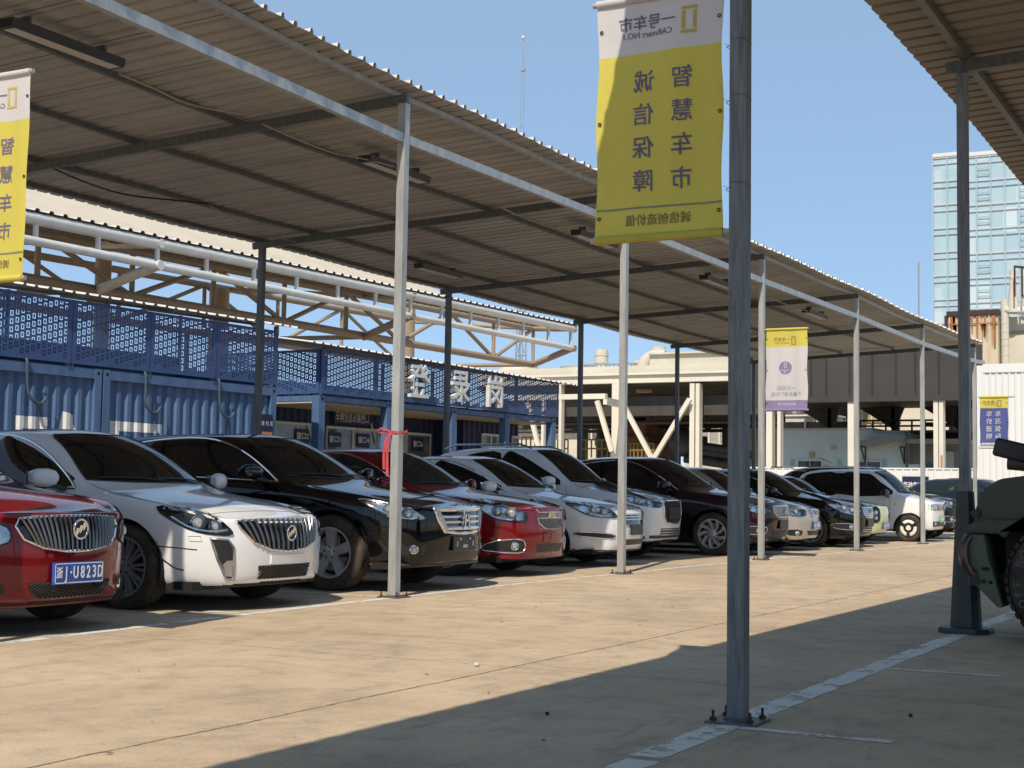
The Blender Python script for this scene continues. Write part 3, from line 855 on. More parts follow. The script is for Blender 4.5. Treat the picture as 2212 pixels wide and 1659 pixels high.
_wh = {}
def wheel_meshes(style, R, tw, rr):
    """tyre, rim and brake with the outer face at y = 0 looking to -y"""
    k = (style, round(R, 3), tw, rr)
    if k in _wh: return _wh[k]
    Rr = R * rr
    t = MB()
    prof = [(Rr - .012, .012), (Rr + .006, .004), (Rr + (R - Rr) * .45, -.006), (R - .035, .0), (R - .012, .012), (R - .002, .032)]
    for g_ in range(4):                               # tread grooves
        a = .032 + (tw - .064) * (g_ + .5) / 4.; e = .006
        prof += [(R, a - e - .002), (R - .009, a - e), (R - .009, a + e), (R, a + e + .002)]
    prof += [(R - .002, tw - .032), (R - .012, tw - .012), (R - .035, tw), (Rr + .006, tw - .004), (Rr - .012, tw - .012)]
    t.lathe(prof, 48, 'y', TYRE)
    me = t.mesh('wheel', 40)
    r = MB(); fin = {'multi': GUNMETAL, 'five': ALLOY, 'turbine': ALLOY, 'cover': BLACKP, 'ten': ALLOY}[style]
    r.lathe([(Rr + .004, .006), (Rr + .004, -.002), (Rr - .010, -.003), (Rr - .016, .012), (Rr - .03, .05), (Rr - .03, tw - .02)], 48, 'y', fin)
    def spoke(a0, a1, r0, r1, w0, w1, y0, y1, th, M=fin, seg=5):
        rows = []
        for i in range(seg + 1):
            f = i / seg; a = a0 + (a1 - a0) * f; q = r0 + (r1 - r0) * f; wd = (w0 + (w1 - w0) * f) / 2; y = y0 + (y1 - y0) * f ** 1.5
            c = Vector((q * cos(a), 0, q * sin(a))); tg = Vector((-sin(a), 0, cos(a)))
            rows.append([c + tg * -wd + Vector((0, y + th, 0)), c + tg * (-wd * .8) + Vector((0, y, 0)), c + tg * (wd * .8) + Vector((0, y, 0)), c + tg * wd + Vector((0, y + th, 0))])
        r.grid(rows, M)
    if style == 'multi':
        for i in range(10):
            a = 2 * pi * i / 10
            for sg in (-1, 1): spoke(a + sg * .10, a + sg * .115, .07, Rr - .008, .022, .026, .018, .004, .03)
    elif style == 'ten':
        for i in range(10): spoke(2 * pi * i / 10, 2 * pi * i / 10, .06, Rr - .008, .03, .036, .02, .004, .03)
    elif style == 'five':
        for i in range(5): spoke(2 * pi * i / 5 + .3, 2 * pi * i / 5 + .3, .05, Rr - .008, .085, .125, .022, .002, .04)
    elif style == 'turbine':
        for i in range(9): spoke(2 * pi * i / 9, 2 * pi * i / 9 + .5, .05, Rr - .008, .03, .075, .02, .002, .03)
    elif style == 'cover':
        r.lathe([(.02, .012), (Rr * .45, .004), (Rr * .93, .012), (Rr, .004)], 40, 'y', BLACKP)
        r.lathe([(Rr * .93, .008), (Rr * .85, -.006), (Rr * .62, -.008), (Rr * .55, .004)], 40, 'y', WHITEP)
        for i in range(3):
            spoke(2 * pi * i / 3 + .5, 2 * pi * i / 3 + .5, Rr * .3, Rr * .96, .07, .10, -.010, -.014, .02, BLACKP)
        r.lathe([(.0, -.014), (Rr * .24, -.012), (Rr * .3, .004)], 24, 'y', WHITEP)
    if style != 'cover':
        r.lathe([(.0, .008), (.03, .008), (.036, .014), (.075, .018), (.085, .05)], 24, 'y', fin)
        for i in range(5):
            a = 2 * pi * i / 5 + .3; r.cyl((.055 * cos(a), .02, .055 * sin(a)), (.055 * cos(a), .010, .055 * sin(a)), .009, 6, BLACKP)
    mr = r.mesh('rim', 40)
    h = MB(); h.lathe([(.0, .07), (Rr * .72, .07), (Rr * .72, .09), (.0, .09)], 32, 'y', GUNMETAL)
    h.box((Rr * .55, .085, Rr * .25), (.09, .05, .2), BLACKP); h.lathe([(0, .1), (Rr, .1), (Rr, .12), (0, .12)], 32, 'y', DARK)
    mh = h.mesh('brake_disc', 40)
    _wh[k] = (me, mr, mh); return _wh[k]

# ---- shared equipment
def mir2(half): return half + [(-y, z) for y, z in reversed(half)]   # mirror a (y, z) half outline about y = 0
def flipy(pts): return [(p[0], -p[1], *p[2:]) for p in pts]

def glasshouse(c, side, rear_side=None, ws=None, trim=CHROME, G=GLASS, quarter=None, gside=None):
    """windscreen, side windows (both sides), rear window, each its own part"""
    s = c.s; H = s['H']; rw = s['rw']
    b = s['W'] - .205; zb = s['h1'] + .035; zt = H - .062
    W_ = ws or mir2([(0, zb + .004), (b * .6, zb + .006), (b + .0, zb + .022), (rw - .035, zt - .03), (rw - .10, zt), (0, zt + .012)][0:0] + [(b * .55, zb + .004), (b, zb + .018), (rw - .04, zt - .035), (rw - .09, zt - .006), (rw * .5, zt + .008)])
    o = c.patch('windscreen', W_, 'F', G, .004, .05, 0); cuts = [('F', W_)]
    c.line('windscreen_seal', W_, 'F', BLACKP, .007, .002, True)
    for fr in ('R', 'L'):
        for nme, out in (('front_side_window', side), ('rear_side_window', rear_side), ('quarter_window', quarter)):
            if out:
                c.patch(nme, out, fr, gside or (GLASSF if G is GLASS else G), .004, .05, 3)
                cuts.append((fr, [tuple(p)[:2] for p in smooth_closed([(*p, 0) for p in out], 3)]))
    rb, rt = s['tz'] + .05, H - .10
    if s.get('rearwin', True):
        RW = mir2([(s['W'] - .30, rb), (rw - .06, rt), (.2, rt + .01)]); c.patch('rear_window', RW, 'B', GLASS, .004, .06); cuts.append(('B', RW))
    for sg in (-1, 1):
        tl = [(sg * .42, s['tz'] - .12), (sg * (s['W'] * .74), s['tz'] - .13), (sg * (s['W'] * .72), s['tz'] - .30), (sg * .45, s['tz'] - .26)]
        c.patch('tail_lamp', tl, 'B', REDL, .006, .05)
    # wipers
    mb = MB()
    for y0, y1 in ((.5, .0), (-.05, -.52)):
        mb.tube(c.pl([(y0, zb + .012), ((y0 + y1) / 2 - .02, zb + .034), (y1 - .1, zb + .03)], 'F', .014), .007, 5)
    mb.build('wiper', BLACKP, c.root)
    c.cut_glass(cuts)

def seams(c, doors=(), hood=True):
    """panel gaps: bonnet edge and door outlines"""
    s = c.s; dc = s['cowl']
    SEAM = mat('panel gap', (.01, .01, .01), .9)
    if hood:
        pts = [(dc - .02, s['W'] - .19), (.9, s['W'] - .17), (.5, s['W'] - .24), (.25, s['W'] * .62)]
        for sg in (1, -1): c.line('bonnet_seam', [(a, b * sg) for a, b in pts], 'T', SEAM, .0035, -.001, smooth=True)
    for fr in ('R', 'L'):
        for d in doors: c.line('door_seam', d, fr, SEAM, .0032, -.001)

def mirrors(c, d, z, M, w=.12, h=.15, chrome=False, wid=.22, sides=(-1, 1)):
    s = c.s
    for sg in sides:
        me = MB(); R = []
        y0 = s['W'] + .02
        for i, (f, hh, ww) in enumerate(((0, .45, .6), (.12, .82, .9), (.4, 1, 1.0), (.72, .95, .95), (.93, .75, .75), (1, .45, .45))):
            cy = y0 + .03 + f * wid; rr = []
            for k in range(14):
                a = 2 * pi * k / 14; sx, sz = cos(a), sin(a)
                sx = math.copysign(abs(sx) ** .75, sx); sz = math.copysign(abs(sz) ** .75, sz)
                rr.append(Vector((-d + .02 + sx * w * ww * .5 - .05 * f, sg * cy, z + sz * h * hh * .5)))
            R.append(rr)
        me.grid(R, None, True); me.add(R[-1], [tuple(range(14))]); me.add(R[0], [tuple(range(14))])
        o = me.build('door_mirror', M, c.root, smooth=40)
        f = MB(); f.grid([[p + Vector((-.012, 0, 0)) if False else Vector((-d - w * .36 - .05 * .5, p.y, z + (p.z - z) * .85)) for p in r] for r in R[1:5]], None, True)
        st = MB(); st.bar((-d + .0, sg * (s['W'] - .06), z - h * .5 - .01), (-d - .02, sg * (y0 + .09), z - h * .36), .07, .035); st.build('mirror_foot', BLACKP, o)
        g = MB(); g.prism([(-.075, -.05), (.075, -.05), (.075, .05), (-.075, .05)], (-d - w * .5 - .04, sg * (y0 + .15), z), (0, -1, 0), (0, 0, 1), .004); g.build('mirror_glass', CHROME, o)

def handles(c, pts, M):
    for fr, sg in (('R', -1), ('L', 1)):
        for d, z in pts:
            p, n = c.frame(fr)(d, z); mb = MB()
            mb.tube([p + Vector((.09, 0, 0)), p + n * .03 + Vector((.07, 0, 0)), p + n * .034, p + n * .03 - Vector((.07, 0, 0)), p - Vector((.09, 0, 0))], .013, 8)
            mb.build('door_handle', M, c.root, smooth=60)

def headlamps(c, half, spots, drl=None, dark=False, bulb_r=.055, rim=BLACKP):
    """half: 3-D outline for the right-hand lamp near the surface; spots: (d, y, z) of the round elements"""
    for sg in (1, -1):
        P = [(-d, y * sg, z) for d, y, z in half]
        h = c.patch('headlamp', P, 'N', LAMPD if dark else LAMP, .002, .03, 3)
        for d, y, z, r in spots:
            p, n = c.near((-d, y * sg, z)); mb = MB(); q = p - n * r * .35
            mb.sphere(q, r, BULB, 14, 9)
            e1 = n.orthogonal().normalized(); e2 = n.cross(e1)
            mb.tube([p + n * .002 + (e1 * cos(a) + e2 * sin(a)) * r * 1.12 for a in [2 * pi * i / 20 for i in range(20)]], r * .14, 6, CHROME, True)
            mb.build('projector', None, h, smooth=50)
        if drl: c.line('running_light', [(-d, y * sg, z) for d, y, z in drl], 'N', CHROME, .011, .004, smooth=True, parent=h)
        c.patch('lamp_cover', P, 'N', LENS, .016, .03, 3, .02, parent=h)
        c.line('lamp_rim', [tuple(p) for p in smooth_closed(P, 3)], 'N', rim, .006, .004, True, parent=h)

def mesh_grille(c, name, outline, M=GLOSSB, wire=.0035, pitch=.05, frame=None, fr='F', smooth=0, wm=BLACKP, off=.003, slope=.55):
    g = c.patch(name, outline, fr, M, off, .05, smooth)
    if smooth: outline = [tuple(p)[:2] for p in smooth_closed([(*p, 0) for p in outline], smooth)]
    y0 = min(p[0] for p in outline); y1 = max(p[0] for p in outline); z0 = min(p[1] for p in outline); z1 = max(p[1] for p in outline)
    def clip(a, b):
        ts = [0, 1]
        for p, q in zip(outline, outline[1:] + outline[:1]):
            den = (b[0] - a[0]) * (q[1] - p[1]) - (b[1] - a[1]) * (q[0] - p[0])
            if abs(den) < 1e-9: continue
            t = ((p[0] - a[0]) * (q[1] - p[1]) - (p[1] - a[1]) * (q[0] - p[0])) / den
            u = ((p[0] - a[0]) * (b[1] - a[1]) - (p[1] - a[1]) * (b[0] - a[0])) / den
            if 0 <= u <= 1 and 0 < t < 1: ts.append(t)
        ts.sort(); out = []
        def ins(q):
            k = False
            for (x1, yy1), (x2, yy2) in zip(outline, outline[1:] + outline[:1]):
                if (yy1 > q[1]) != (yy2 > q[1]) and q[0] < (x2 - x1) * (q[1] - yy1) / (yy2 - yy1) + x1: k = not k
            return k
        for t0, t1 in zip(ts, ts[1:]):
            m_ = (t0 + t1) / 2; q = (a[0] + (b[0] - a[0]) * m_, a[1] + (b[1] - a[1]) * m_)
            if ins(q) and t1 - t0 > .01: out.append(((a[0] + (b[0] - a[0]) * t0, a[1] + (b[1] - a[1]) * t0), (a[0] + (b[0] - a[0]) * t1, a[1] + (b[1] - a[1]) * t1)))
        return out
    if pitch:
        mb = MB(); Hh = z1 - z0; n = int((y1 - y0 + Hh / slope) / pitch) + 2
        for sg in (1, -1):
            for i in range(n):
                a = y0 - Hh / slope + i * pitch if sg > 0 else y0 + i * pitch
                b = (a + sg * Hh / slope, z1)
                for p, q in clip((a, z0), b): mb.tube(c.pl([p, q], fr, off + .004, step=.1), wire, 4)
        mb.build('mesh', wm, g)
    if frame: c.line('grille_frame', outline, fr, frame[0], frame[1], .003, True, parent=g)
    return g, clip

def bars(c, g, clip, segs, M, r, off=.01, name='grille_bar', fr='F', flat=None):
    """grille bars along straight segments cut to the grille's outline"""
    for a, b in segs:
        for p, q in clip(a, b):
            mb = MB(); L = c.pl([p, q], fr, off, step=.05)
            mb.tube(L, r, 6); mb.build(name, M, g, smooth=60)

def number_plate(c, z, text, M=PLATEB, y=0, w=.44, h=.14, tilt=0, txt=PLATEW):
    p, n = c.hit((.6, y, z), (-1, 0, 0)); x = p.x + .022
    for dy_ in (-w / 2, w / 2): x = max(x, c.hit((.6, y + dy_ * .9, z), (-1, 0, 0))[0].x + .022)
    O = Vector((x, y, z)); mb = MB(); u = Vector((0, 1, 0)); v = Vector((0, 0, 1))
    mb.prism([(-w / 2, -h / 2), (w / 2, -h / 2), (w / 2, h / 2), (-w / 2, h / 2)], O, u, v, .02, M)
    if text is not None:
        e = .006
        for a, b, c_, d in ((-w / 2 + e, -w / 2 + e + .006, -h / 2 + e, h / 2 - e), (w / 2 - e - .006, w / 2 - e, -h / 2 + e, h / 2 - e), (-w / 2 + e, w / 2 - e, -h / 2 + e, -h / 2 + e + .006), (-w / 2 + e, w / 2 - e, h / 2 - e - .006, h / 2 - e)):
            mb.prism([(a, c_), (b, c_), (b, d), (a, d)], O + Vector((.0015, 0, 0)), u, v, .001, txt)
    pl_ = mb.build('number_plate', None, c.root)
    if text:
        t = MB()
        n = len(text[0]) + 0
        for ch, px, sx in text[1]: t.text(ch, .112 if ord(ch[0]) < 256 else .075, O + Vector((.004, px, .0)), u, v, txt, .002, .012, sx=sx)
        t.build('plate_lettering', None, pl_)
    return pl_

def fog_lamp(c, out, fr, spot, frame=CHROME, r=.04):
    for sg in (1, -1):
        o2 = [(a * sg, b) for a, b in out] if sg > 0 else [(-a, b) for a, b in reversed(out)]
        f = c.patch('fog_lamp_surround', o2, fr, BLACKP, .003, .03, 2)
        if frame: c.line('surround_trim', [tuple(p)[:2] for p in smooth_closed([(*p, 0) for p in o2], 3)], fr, frame, .008, .004, True, parent=f)
        if spot:
            p, n = c.frame(fr)(spot[0] * sg, spot[1]); mb = MB(); mb.sphere(p - n * r * .5, r, BULB, 14, 8)
            e1 = n.orthogonal().normalized(); e2 = n.cross(e1)
            mb.tube([p + n * .004 + (e1 * cos(a) + e2 * sin(a)) * r * .95 for a in [2 * pi * i / 18 for i in range(18)]], .007, 6, CHROME, True)
            mb.build('fog_lamp', None, f, smooth=50)

RED = paint('deep red paint', (.165, .003, .008), 0, .4, .06, .05)
WHITE = paint('white car paint', (.79, .80, .81), 0, .4, .10)
BLACKC = paint('black car paint', (.004, .004, .0045), 0, .5, .03, 0)
PLUM = paint('dark plum paint', (.016, .004, .008), .1, .4, .03, .05)
SILVER = paint('champagne silver paint', (.50, .46, .41), .5, .3)
LIME = paint('pale lime paint', (.56, .62, .33), 0, .4)
NAVY = paint('black blue paint', (.006, .009, .018), .1, .4, .03, .05)

SED = dict(L=4.83, W=.93, H=1.455, fo=.95, wb=2.74, R=.335, zs=.185, n0=.735, h1=.955, cowl=1.47, wtop=2.12, rtop=3.35, rbase=4.15,
           belt=.90, belt2=.97, rw=.575, tz=1.08, nose=[.09, .02, .0, .015, .05, .10, .20], tail=[.10, .04, .0, .0, .02, .05, .1], rim='multi')
SEDW = dict(side=[(1.56, .955), (2.0, 1.20), (2.42, 1.34), (2.60, 1.345), (2.62, .985)], rear_side=[(2.70, .99), (2.69, 1.345), (3.1, 1.33), (3.55, 1.18), (3.72, 1.06), (3.6, 1.01)])

def spec(**k): d = dict(SED); d.update(k); return d

# ---------------------------------------------------------------- white saloon with the waterfall grille (second car)
def waterfall_grille(c, half, nb, M=BARG, r=.009, fr=CHROME, ez=.6, er=.055, lean=.35):
    out = mir2(half)
    g, clip = mesh_grille(c, 'grille', out, GLOSSB, pitch=0, frame=(fr, .011))
    zs_ = [z for _, z in half]; z0, z1 = min(zs_) - .02, max(zs_) + .02; W = max(y for y, _ in half)
    segs = []
    for i in range(nb):
        f = (i + .5) / nb * 2 - 1; yt = f * W; yb = f * W * (1 - lean * abs(f))
        segs.append(((yb, z0), (yt, z1)))
    bars(c, g, clip, segs, M, r, .012)
    p, n = c.hit((.6, 0, ez), (-1, 0, 0)); mb = MB(); o = p + n * .03
    R = Vector((0, 1, 0)).cross(Vector((0, 0, 1)))
    mb.lathe([(0, .0), (er * .86, .0), (er * .86, -.01)], 28, 'x', BLACKP, o)
    mb.tube([o + Vector((.004, er * cos(a), er * sin(a))) for a in [2 * pi * i / 28 for i in range(28)]], er * .13, 8, CHROME, True)
    for k in (-1, 0, 1):                               # three slanted shields
        cy = k * er * .5; cz = -k * er * .28
        sh = [(-.30, .42), (.30, .42), (.30, -.05), (0, -.5), (-.30, -.05)]
        mb.prism([(a * er * .8 + b * er * .25, b * er * .95) for a, b in sh], o + Vector((.006, cy, -cz)), (0, 1, 0), (0, 0, 1), .006, CHROME)
    mb.build('emblem', None, g, smooth=50)
    return g

def make_white_saloon():
    s = spec(rr=.70, c0=.19, c1=.38, w0=.73)
    c = Car(s, 'parked_car', 'white saloon with chrome waterfall grille and silver-framed bumper vents, front half sunlit', WHITE, (-1.60, .10, 0), radians(.5))
    glasshouse(c, **SEDW); seams(c, [[(1.46, .93), (1.42, .55), (1.5, .3)], [(2.66, .97), (2.66, .35), (2.62, .27)]])
    for fr in ('R', 'L'):
        c.line('window_trim', [(1.50, .935), (1.98, 1.215), (2.42, 1.365), (2.9, 1.372), (3.4, 1.28), (3.78, 1.06)], fr, CHROME, .011, .002, smooth=True)
        c.line('window_trim', [(1.50, .935), (2.3, .965), (3.1, .985), (3.78, 1.05)], fr, CHROME, .010, .002, smooth=True)
        c.patch('window_pillar', [(2.615, .98), (2.62, 1.35), (2.70, 1.35), (2.71, .985)], fr, GLOSSB, .0035, .06)
    mirrors(c, 1.62, 1.02, WHITE); handles(c, [(2.45, .83), (3.45, .86)], WHITE)
    waterfall_grille(c, [(.30, .712), (.53, .705), (.50, .64), (.40, .54), (.22, .48), (.05, .465)], 16, r=.0115, ez=.60, er=.058)
    headlamps(c, [(.62, .905, .80), (.40, .86, .80), (.2, .70, .725), (.115, .60, .615), (.16, .66, .598), (.30, .80, .625), (.48, .875, .70)],
              [(.30, .80, .695, .05), (.2, .70, .665, .04)], [(.50, .885, .74), (.36, .845, .665), (.26, .77, .632), (.2, .71, .628), (.135, .62, .640)], dark=True)
    for sg in (1, -1):
        o = [(.705, .57), (.605, .558), (.565, .50), (.545, .255), (.60, .262), (.66, .40)]
        v = c.patch('bumper_vent', [(a * sg, b) for a, b in o], 'F', BLACKP, .003, .03)
        c.line('vent_frame', [(a * sg, b) for a, b in o], 'F', SATIN, .012, .003, True, parent=v)
        c.patch('vent_blade', [(a * sg, b) for a, b in ((.605, .40), (.565, .40), (.555, .275), (.60, .28), (.632, .37))], 'F', SATIN, .007, .03, parent=v)
        c.line('bumper_crease', [(.885 * sg, .505), (.82 * sg, .492), (.76 * sg, .482)], 'F', GLOSSB, .0045, .0, smooth=True)
        c.line('bumper_crease', [(.892 * sg, .505), (.875 * sg, .42), (.835 * sg, .345), (.80 * sg, .325)], 'F', GLOSSB, .006, .0, smooth=True)
        c.line('washer_cover', [(.80 * sg, .585), (.75 * sg, .585), (.74 * sg, .545), (.79 * sg, .545)], 'F', mat('panel gap', (.01, .01, .01), .9), .0025, 0, True)
    mesh_grille(c, 'lower_grille', mir2([(.34, .355), (.325, .25)]), GLOSSB, .004, .045)
    c.patch('plate_recess', mir2([(.22, .435), (.22, .365)]), 'F', WHITE, .012, .05)
    c.line('splitter', [(-.80, .185), (-.5, .19), (0, .195), (.5, .19), (.80, .185)], 'F', BLACKP, .010, -.004)
    c.line('bonnet_seam', [(-.66, .745), (-.42, .768), (0, .778), (.42, .768), (.66, .745)], 'F', mat('panel gap', (.01, .01, .01), .9), .0035, -.001, smooth=True)
    c.patch('roof_glass', [(2.45, .42), (2.45, -.42), (3.2, -.44), (3.2, .44)], 'T', GLOSSB, .003, .08)
    return c
make_white_saloon()

# ---------------------------------------------------------------- red saloon with blue plate (first car)
def make_red_first():
    s = spec(c0=.22, c1=.42, w0=.71, L=4.67, W=.91, H=1.46, n0=.79, h1=.985, fo=.96, wb=2.685, R=.325, cowl=1.40, wtop=2.02, rtop=3.2, rbase=4.0, belt=.93, belt2=.99, hp=1.9)
    c = Car(s, 'parked_car', 'red saloon with wide chrome waterfall grille and blue number plate, nearest in the row', RED, (-4.11, -.08, 0), radians(.5))
    glasshouse(c, [(1.50, .985), (1.92, 1.21), (2.3, 1.35), (2.5, 1.355), (2.52, 1.01)], [(2.6, 1.015), (2.59, 1.355), (3.0, 1.34), (3.4, 1.19), (3.58, 1.08), (3.4, 1.03)])
    seams(c, [[(1.42, .96), (1.38, .55), (1.46, .3)], [(2.56, 1.0), (2.56, .35)]]); mirrors(c, 1.58, 1.03, RED, sides=(-1,)); handles(c, [(2.4, .86), (3.3, .88)], CHROME)
    waterfall_grille(c, [(.22, .765), (.42, .75), (.445, .70), (.40, .62), (.27, .565), (.10, .54)], 22, r=.0095, ez=.675, er=.062)
    headlamps(c, [(.62, .88, .83), (.38, .83, .82), (.2, .66, .755), (.12, .50, .70), (.12, .49, .60), (.2, .66, .575), (.34, .80, .61), (.5, .865, .71)],
              [(.2, .64, .66, .05), (.32, .78, .70, .045)], None)
    number_plate(c, .40, ['浙J·U823D', [('浙', -.178, .75), ('J', -.118, .62), ('·', -.078, .8), ('U', -.035, .62), ('8', .025, .66), ('2', .078, .66), ('3', .131, .66), ('D', .184, .60)]])
    mesh_grille(c, 'lower_grille', mir2([(.36, .345), (.34, .29), (.27, .245)]), GLOSSB, .004, .035)
    fog_lamp(c, [(.50, .335), (.76, .33), (.74, .25), (.54, .245)], 'F', (.66, .29), None, .045)
    for sg in (1, -1):
        c.line('fog_bar', [(.52 * sg, .285), (.64 * sg, .29), (.76 * sg, .30)], 'F', CHROME, .010, .012)
    c.line('splitter', [(-.84, .195), (-.5, .195), (0, .195), (.5, .195), (.84, .195)], 'F', RED, .016, -.004)
make_red_first()

# ---------------------------------------------------------------- black crossover with broad chrome grille (third)
def make_black_crossover():
    s = spec(L=4.99, W=.945, H=1.53, n0=.835, h1=1.035, fo=.98, wb=2.80, R=.362, zs=.235, cowl=1.52, wtop=2.22, rtop=3.9, rbase=4.72, belt=.985, belt2=1.06, tz=1.13,
             rim='five', rr=.66, nose=[.10, .02, .0, .0, .03, .07, .20], zm=.56, w0=.76, hp=1.5)
    c = Car(s, 'parked_car', 'black crossover with a broad five-bar chrome grille and an empty black plate holder', BLACKC, (1.24, .12, 0), radians(3.5))
    sw = dict(side=[(1.66, 1.045), (2.1, 1.28), (2.55, 1.42), (2.75, 1.425), (2.77, 1.075)], rear_side=[(2.84, 1.08), (2.83, 1.425), (3.3, 1.41), (3.9, 1.28), (4.1, 1.16), (3.8, 1.10)])
    glasshouse(c, **sw); seams(c, [[(1.56, 1.02), (1.5, .6), (1.6, .35)], [(2.8, 1.06), (2.8, .4)]])
    for fr in ('R', 'L'):
        c.line('window_trim', [(1.60, 1.03), (2.08, 1.295), (2.55, 1.445), (3.1, 1.455), (3.6, 1.38), (4.14, 1.16)], fr, CHROME, .011, .002, smooth=True)
        c.line('window_trim', [(1.60, 1.03), (2.4, 1.055), (3.3, 1.08), (4.14, 1.155)], fr, CHROME, .009, .002, smooth=True)
    mirrors(c, 1.74, 1.12, GLOSSB); handles(c, [(2.6, .93), (3.6, .96)], GLOSSB)
    out = mir2([(.20, .805), (.49, .80), (.45, .68), (.36, .575), (.12, .555)])
    g, clip = mesh_grille(c, 'grille', out, GLOSSB, pitch=0, frame=(CHROME, .018))
    for z, r in ((.785, .024), (.715, .012), (.665, .012), (.605, .018)):
        bars(c, g, clip, [((-.55, z), (.55, z))], CHROME, r, .008)
    for sg in (1, -1): bars(c, g, clip, [((.47 * sg, .80), (.33 * sg, .56))], SATIN, .03, .002)
    p, n = c.hit((.6, 0, .68), (-1, 0, 0)); mb = MB(); O = p + n * .03
    for a, b in (((-.045, -.06), (-.03, .06)), ((.045, -.06), (.03, .06)), ((-.038, 0), (.038, 0))):
        mb.bar(O + Vector((0, a[0], a[1])), O + Vector((0, b[0], b[1])), .018, .02, CHROME, up=(1, 0, 0))
    q = [(-.075, -.085), (.075, -.085), (.055, .085), (-.055, .085)]
    mb.tube([O + Vector((0, a, b)) for a, b in q], .009, 6, CHROME, True); mb.build('emblem', None, g)
    headlamps(c, [(.66, .925, .875), (.44, .885, .86), (.24, .74, .80), (.13, .585, .70), (.2, .70, .685), (.36, .84, .71), (.54, .905, .80)],
              [(.36, .845, .785, .055), (.24, .72, .745, .045)], [(.62, .92, .85), (.46, .885, .775), (.34, .82, .725)])
    number_plate(c, .455, None, BLACKP)
    p, n = c.hit((.6, 0, .455), (-1, 0, 0)); mb = MB()
    for y, z, w_, h_ in ((0, .43, .09, .03), (-.17, .455, .02, .05), (.17, .455, .02, .05), (-.1, .50, .03, .02), (.1, .50, .03, .02)):
        mb.box((p.x + .026, y, z), (.006, w_, h_), SATIN)
    mb.build('plate_holder_slot', None, c.root)
    fog_lamp(c, [(.60, .44), (.80, .45), (.78, .37), (.62, .36)], 'F', (.70, .41), None, .04)
    c.patch('lower_intake', mir2([(.50, .37), (.44, .29)]), 'F', BLACKP, .004, .05)
    c.line('lip', [(-.86, .255), (-.4, .26), (0, .262), (.4, .26), (.86, .255)], 'F', BLACKP, .022, -.004)
make_black_crossover()

# ---------------------------------------------------------------- red saloon with split grille (fourth)
def make_red_split():
    s = spec(L=4.86, W=.925, H=1.47, n0=.80, h1=.985, fo=.96, wb=2.74, cowl=1.46, wtop=2.12, belt=.93, belt2=1.0, nose=[.12, .03, .0, .02, .03, .05, .16], rim='ten', w0=.77, seatm=mat('pale seat leather', (.28, .24, .19), .6))
    c = Car(s, 'parked_car', 'red saloon with two-deck mesh grille and gold emblem, behind the post with red ribbon', RED, (4.08, .56, 0), radians(3))
    glasshouse(c, [(1.55, .985), (1.98, 1.21), (2.42, 1.355), (2.6, 1.36), (2.62, 1.01)], [(2.7, 1.015), (2.69, 1.36), (3.1, 1.345), (3.55, 1.2), (3.72, 1.08), (3.6, 1.03)], G=GLASSL)
    seams(c, [[(1.46, .96), (1.42, .55), (1.5, .3)], [(2.66, 1.0), (2.66, .35)]])
    for fr in ('R', 'L'): c.line('window_trim', [(1.50, .965), (1.98, 1.225), (2.42, 1.38), (2.9, 1.387), (3.4, 1.29), (3.78, 1.08)], fr, CHROME, .010, .002, smooth=True)
    mirrors(c, 1.62, 1.04, RED); handles(c, [(2.45, .86), (3.45, .89)], RED)
    mesh_grille(c, 'upper_grille', mir2([(.34, .785), (.36, .765), (.32, .735)]), GLOSSB, .005, .032, (CHROME, .008), wm=BARG)
    mesh_grille(c, 'lower_grille', mir2([(.35, .665), (.33, .61), (.22, .555), (.08, .54)]), GLOSSB, .005, .032, (CHROME, .008), wm=BARG)
    p, n = c.hit((.6, 0, .70), (-1, 0, 0)); mb = MB()
    bt = [(-.085, -.018), (-.03, -.018), (-.03, -.032), (.03, -.032), (.03, -.018), (.085, -.018), (.07, .018), (.03, .018), (.03, .032), (-.03, .032), (-.03, .018), (-.07, .018)]
    mb.prism(bt, p + n * .016, (0, 1, 0), (0, 0, 1), .016, mat('gold emblem', (.62, .42, .10), .25, .8)); mb.prism([(a * 1.15, b * 1.3) for a, b in bt], p + n * .010, (0, 1, 0), (0, 0, 1), .012, CHROME)
    mb.build('emblem', None, c.root)
    headlamps(c, [(.62, .905, .855), (.40, .86, .845), (.2, .70, .775), (.115, .55, .725), (.12, .56, .645), (.22, .70, .635), (.36, .83, .665), (.5, .885, .75)],
              [(.22, .70, .72, .055), (.34, .815, .75, .05)], None)
    fog_lamp(c, [(.60, .42), (.80, .415), (.83, .30), (.58, .29)], 'F', (.69, .355), CHROME, .045)
    c.patch('lower_intake', mir2([(.37, .37), (.33, .28)]), 'F', BLACKP, .004, .05)
    c.patch('plate_recess', mir2([(.23, .52), (.23, .40)]), 'F', RED, .010, .05)
    c.line('splitter', [(-.86, .225), (-.5, .225), (0, .225), (.5, .225), (.86, .225)], 'F', RED, .018, .0)
make_red_split()

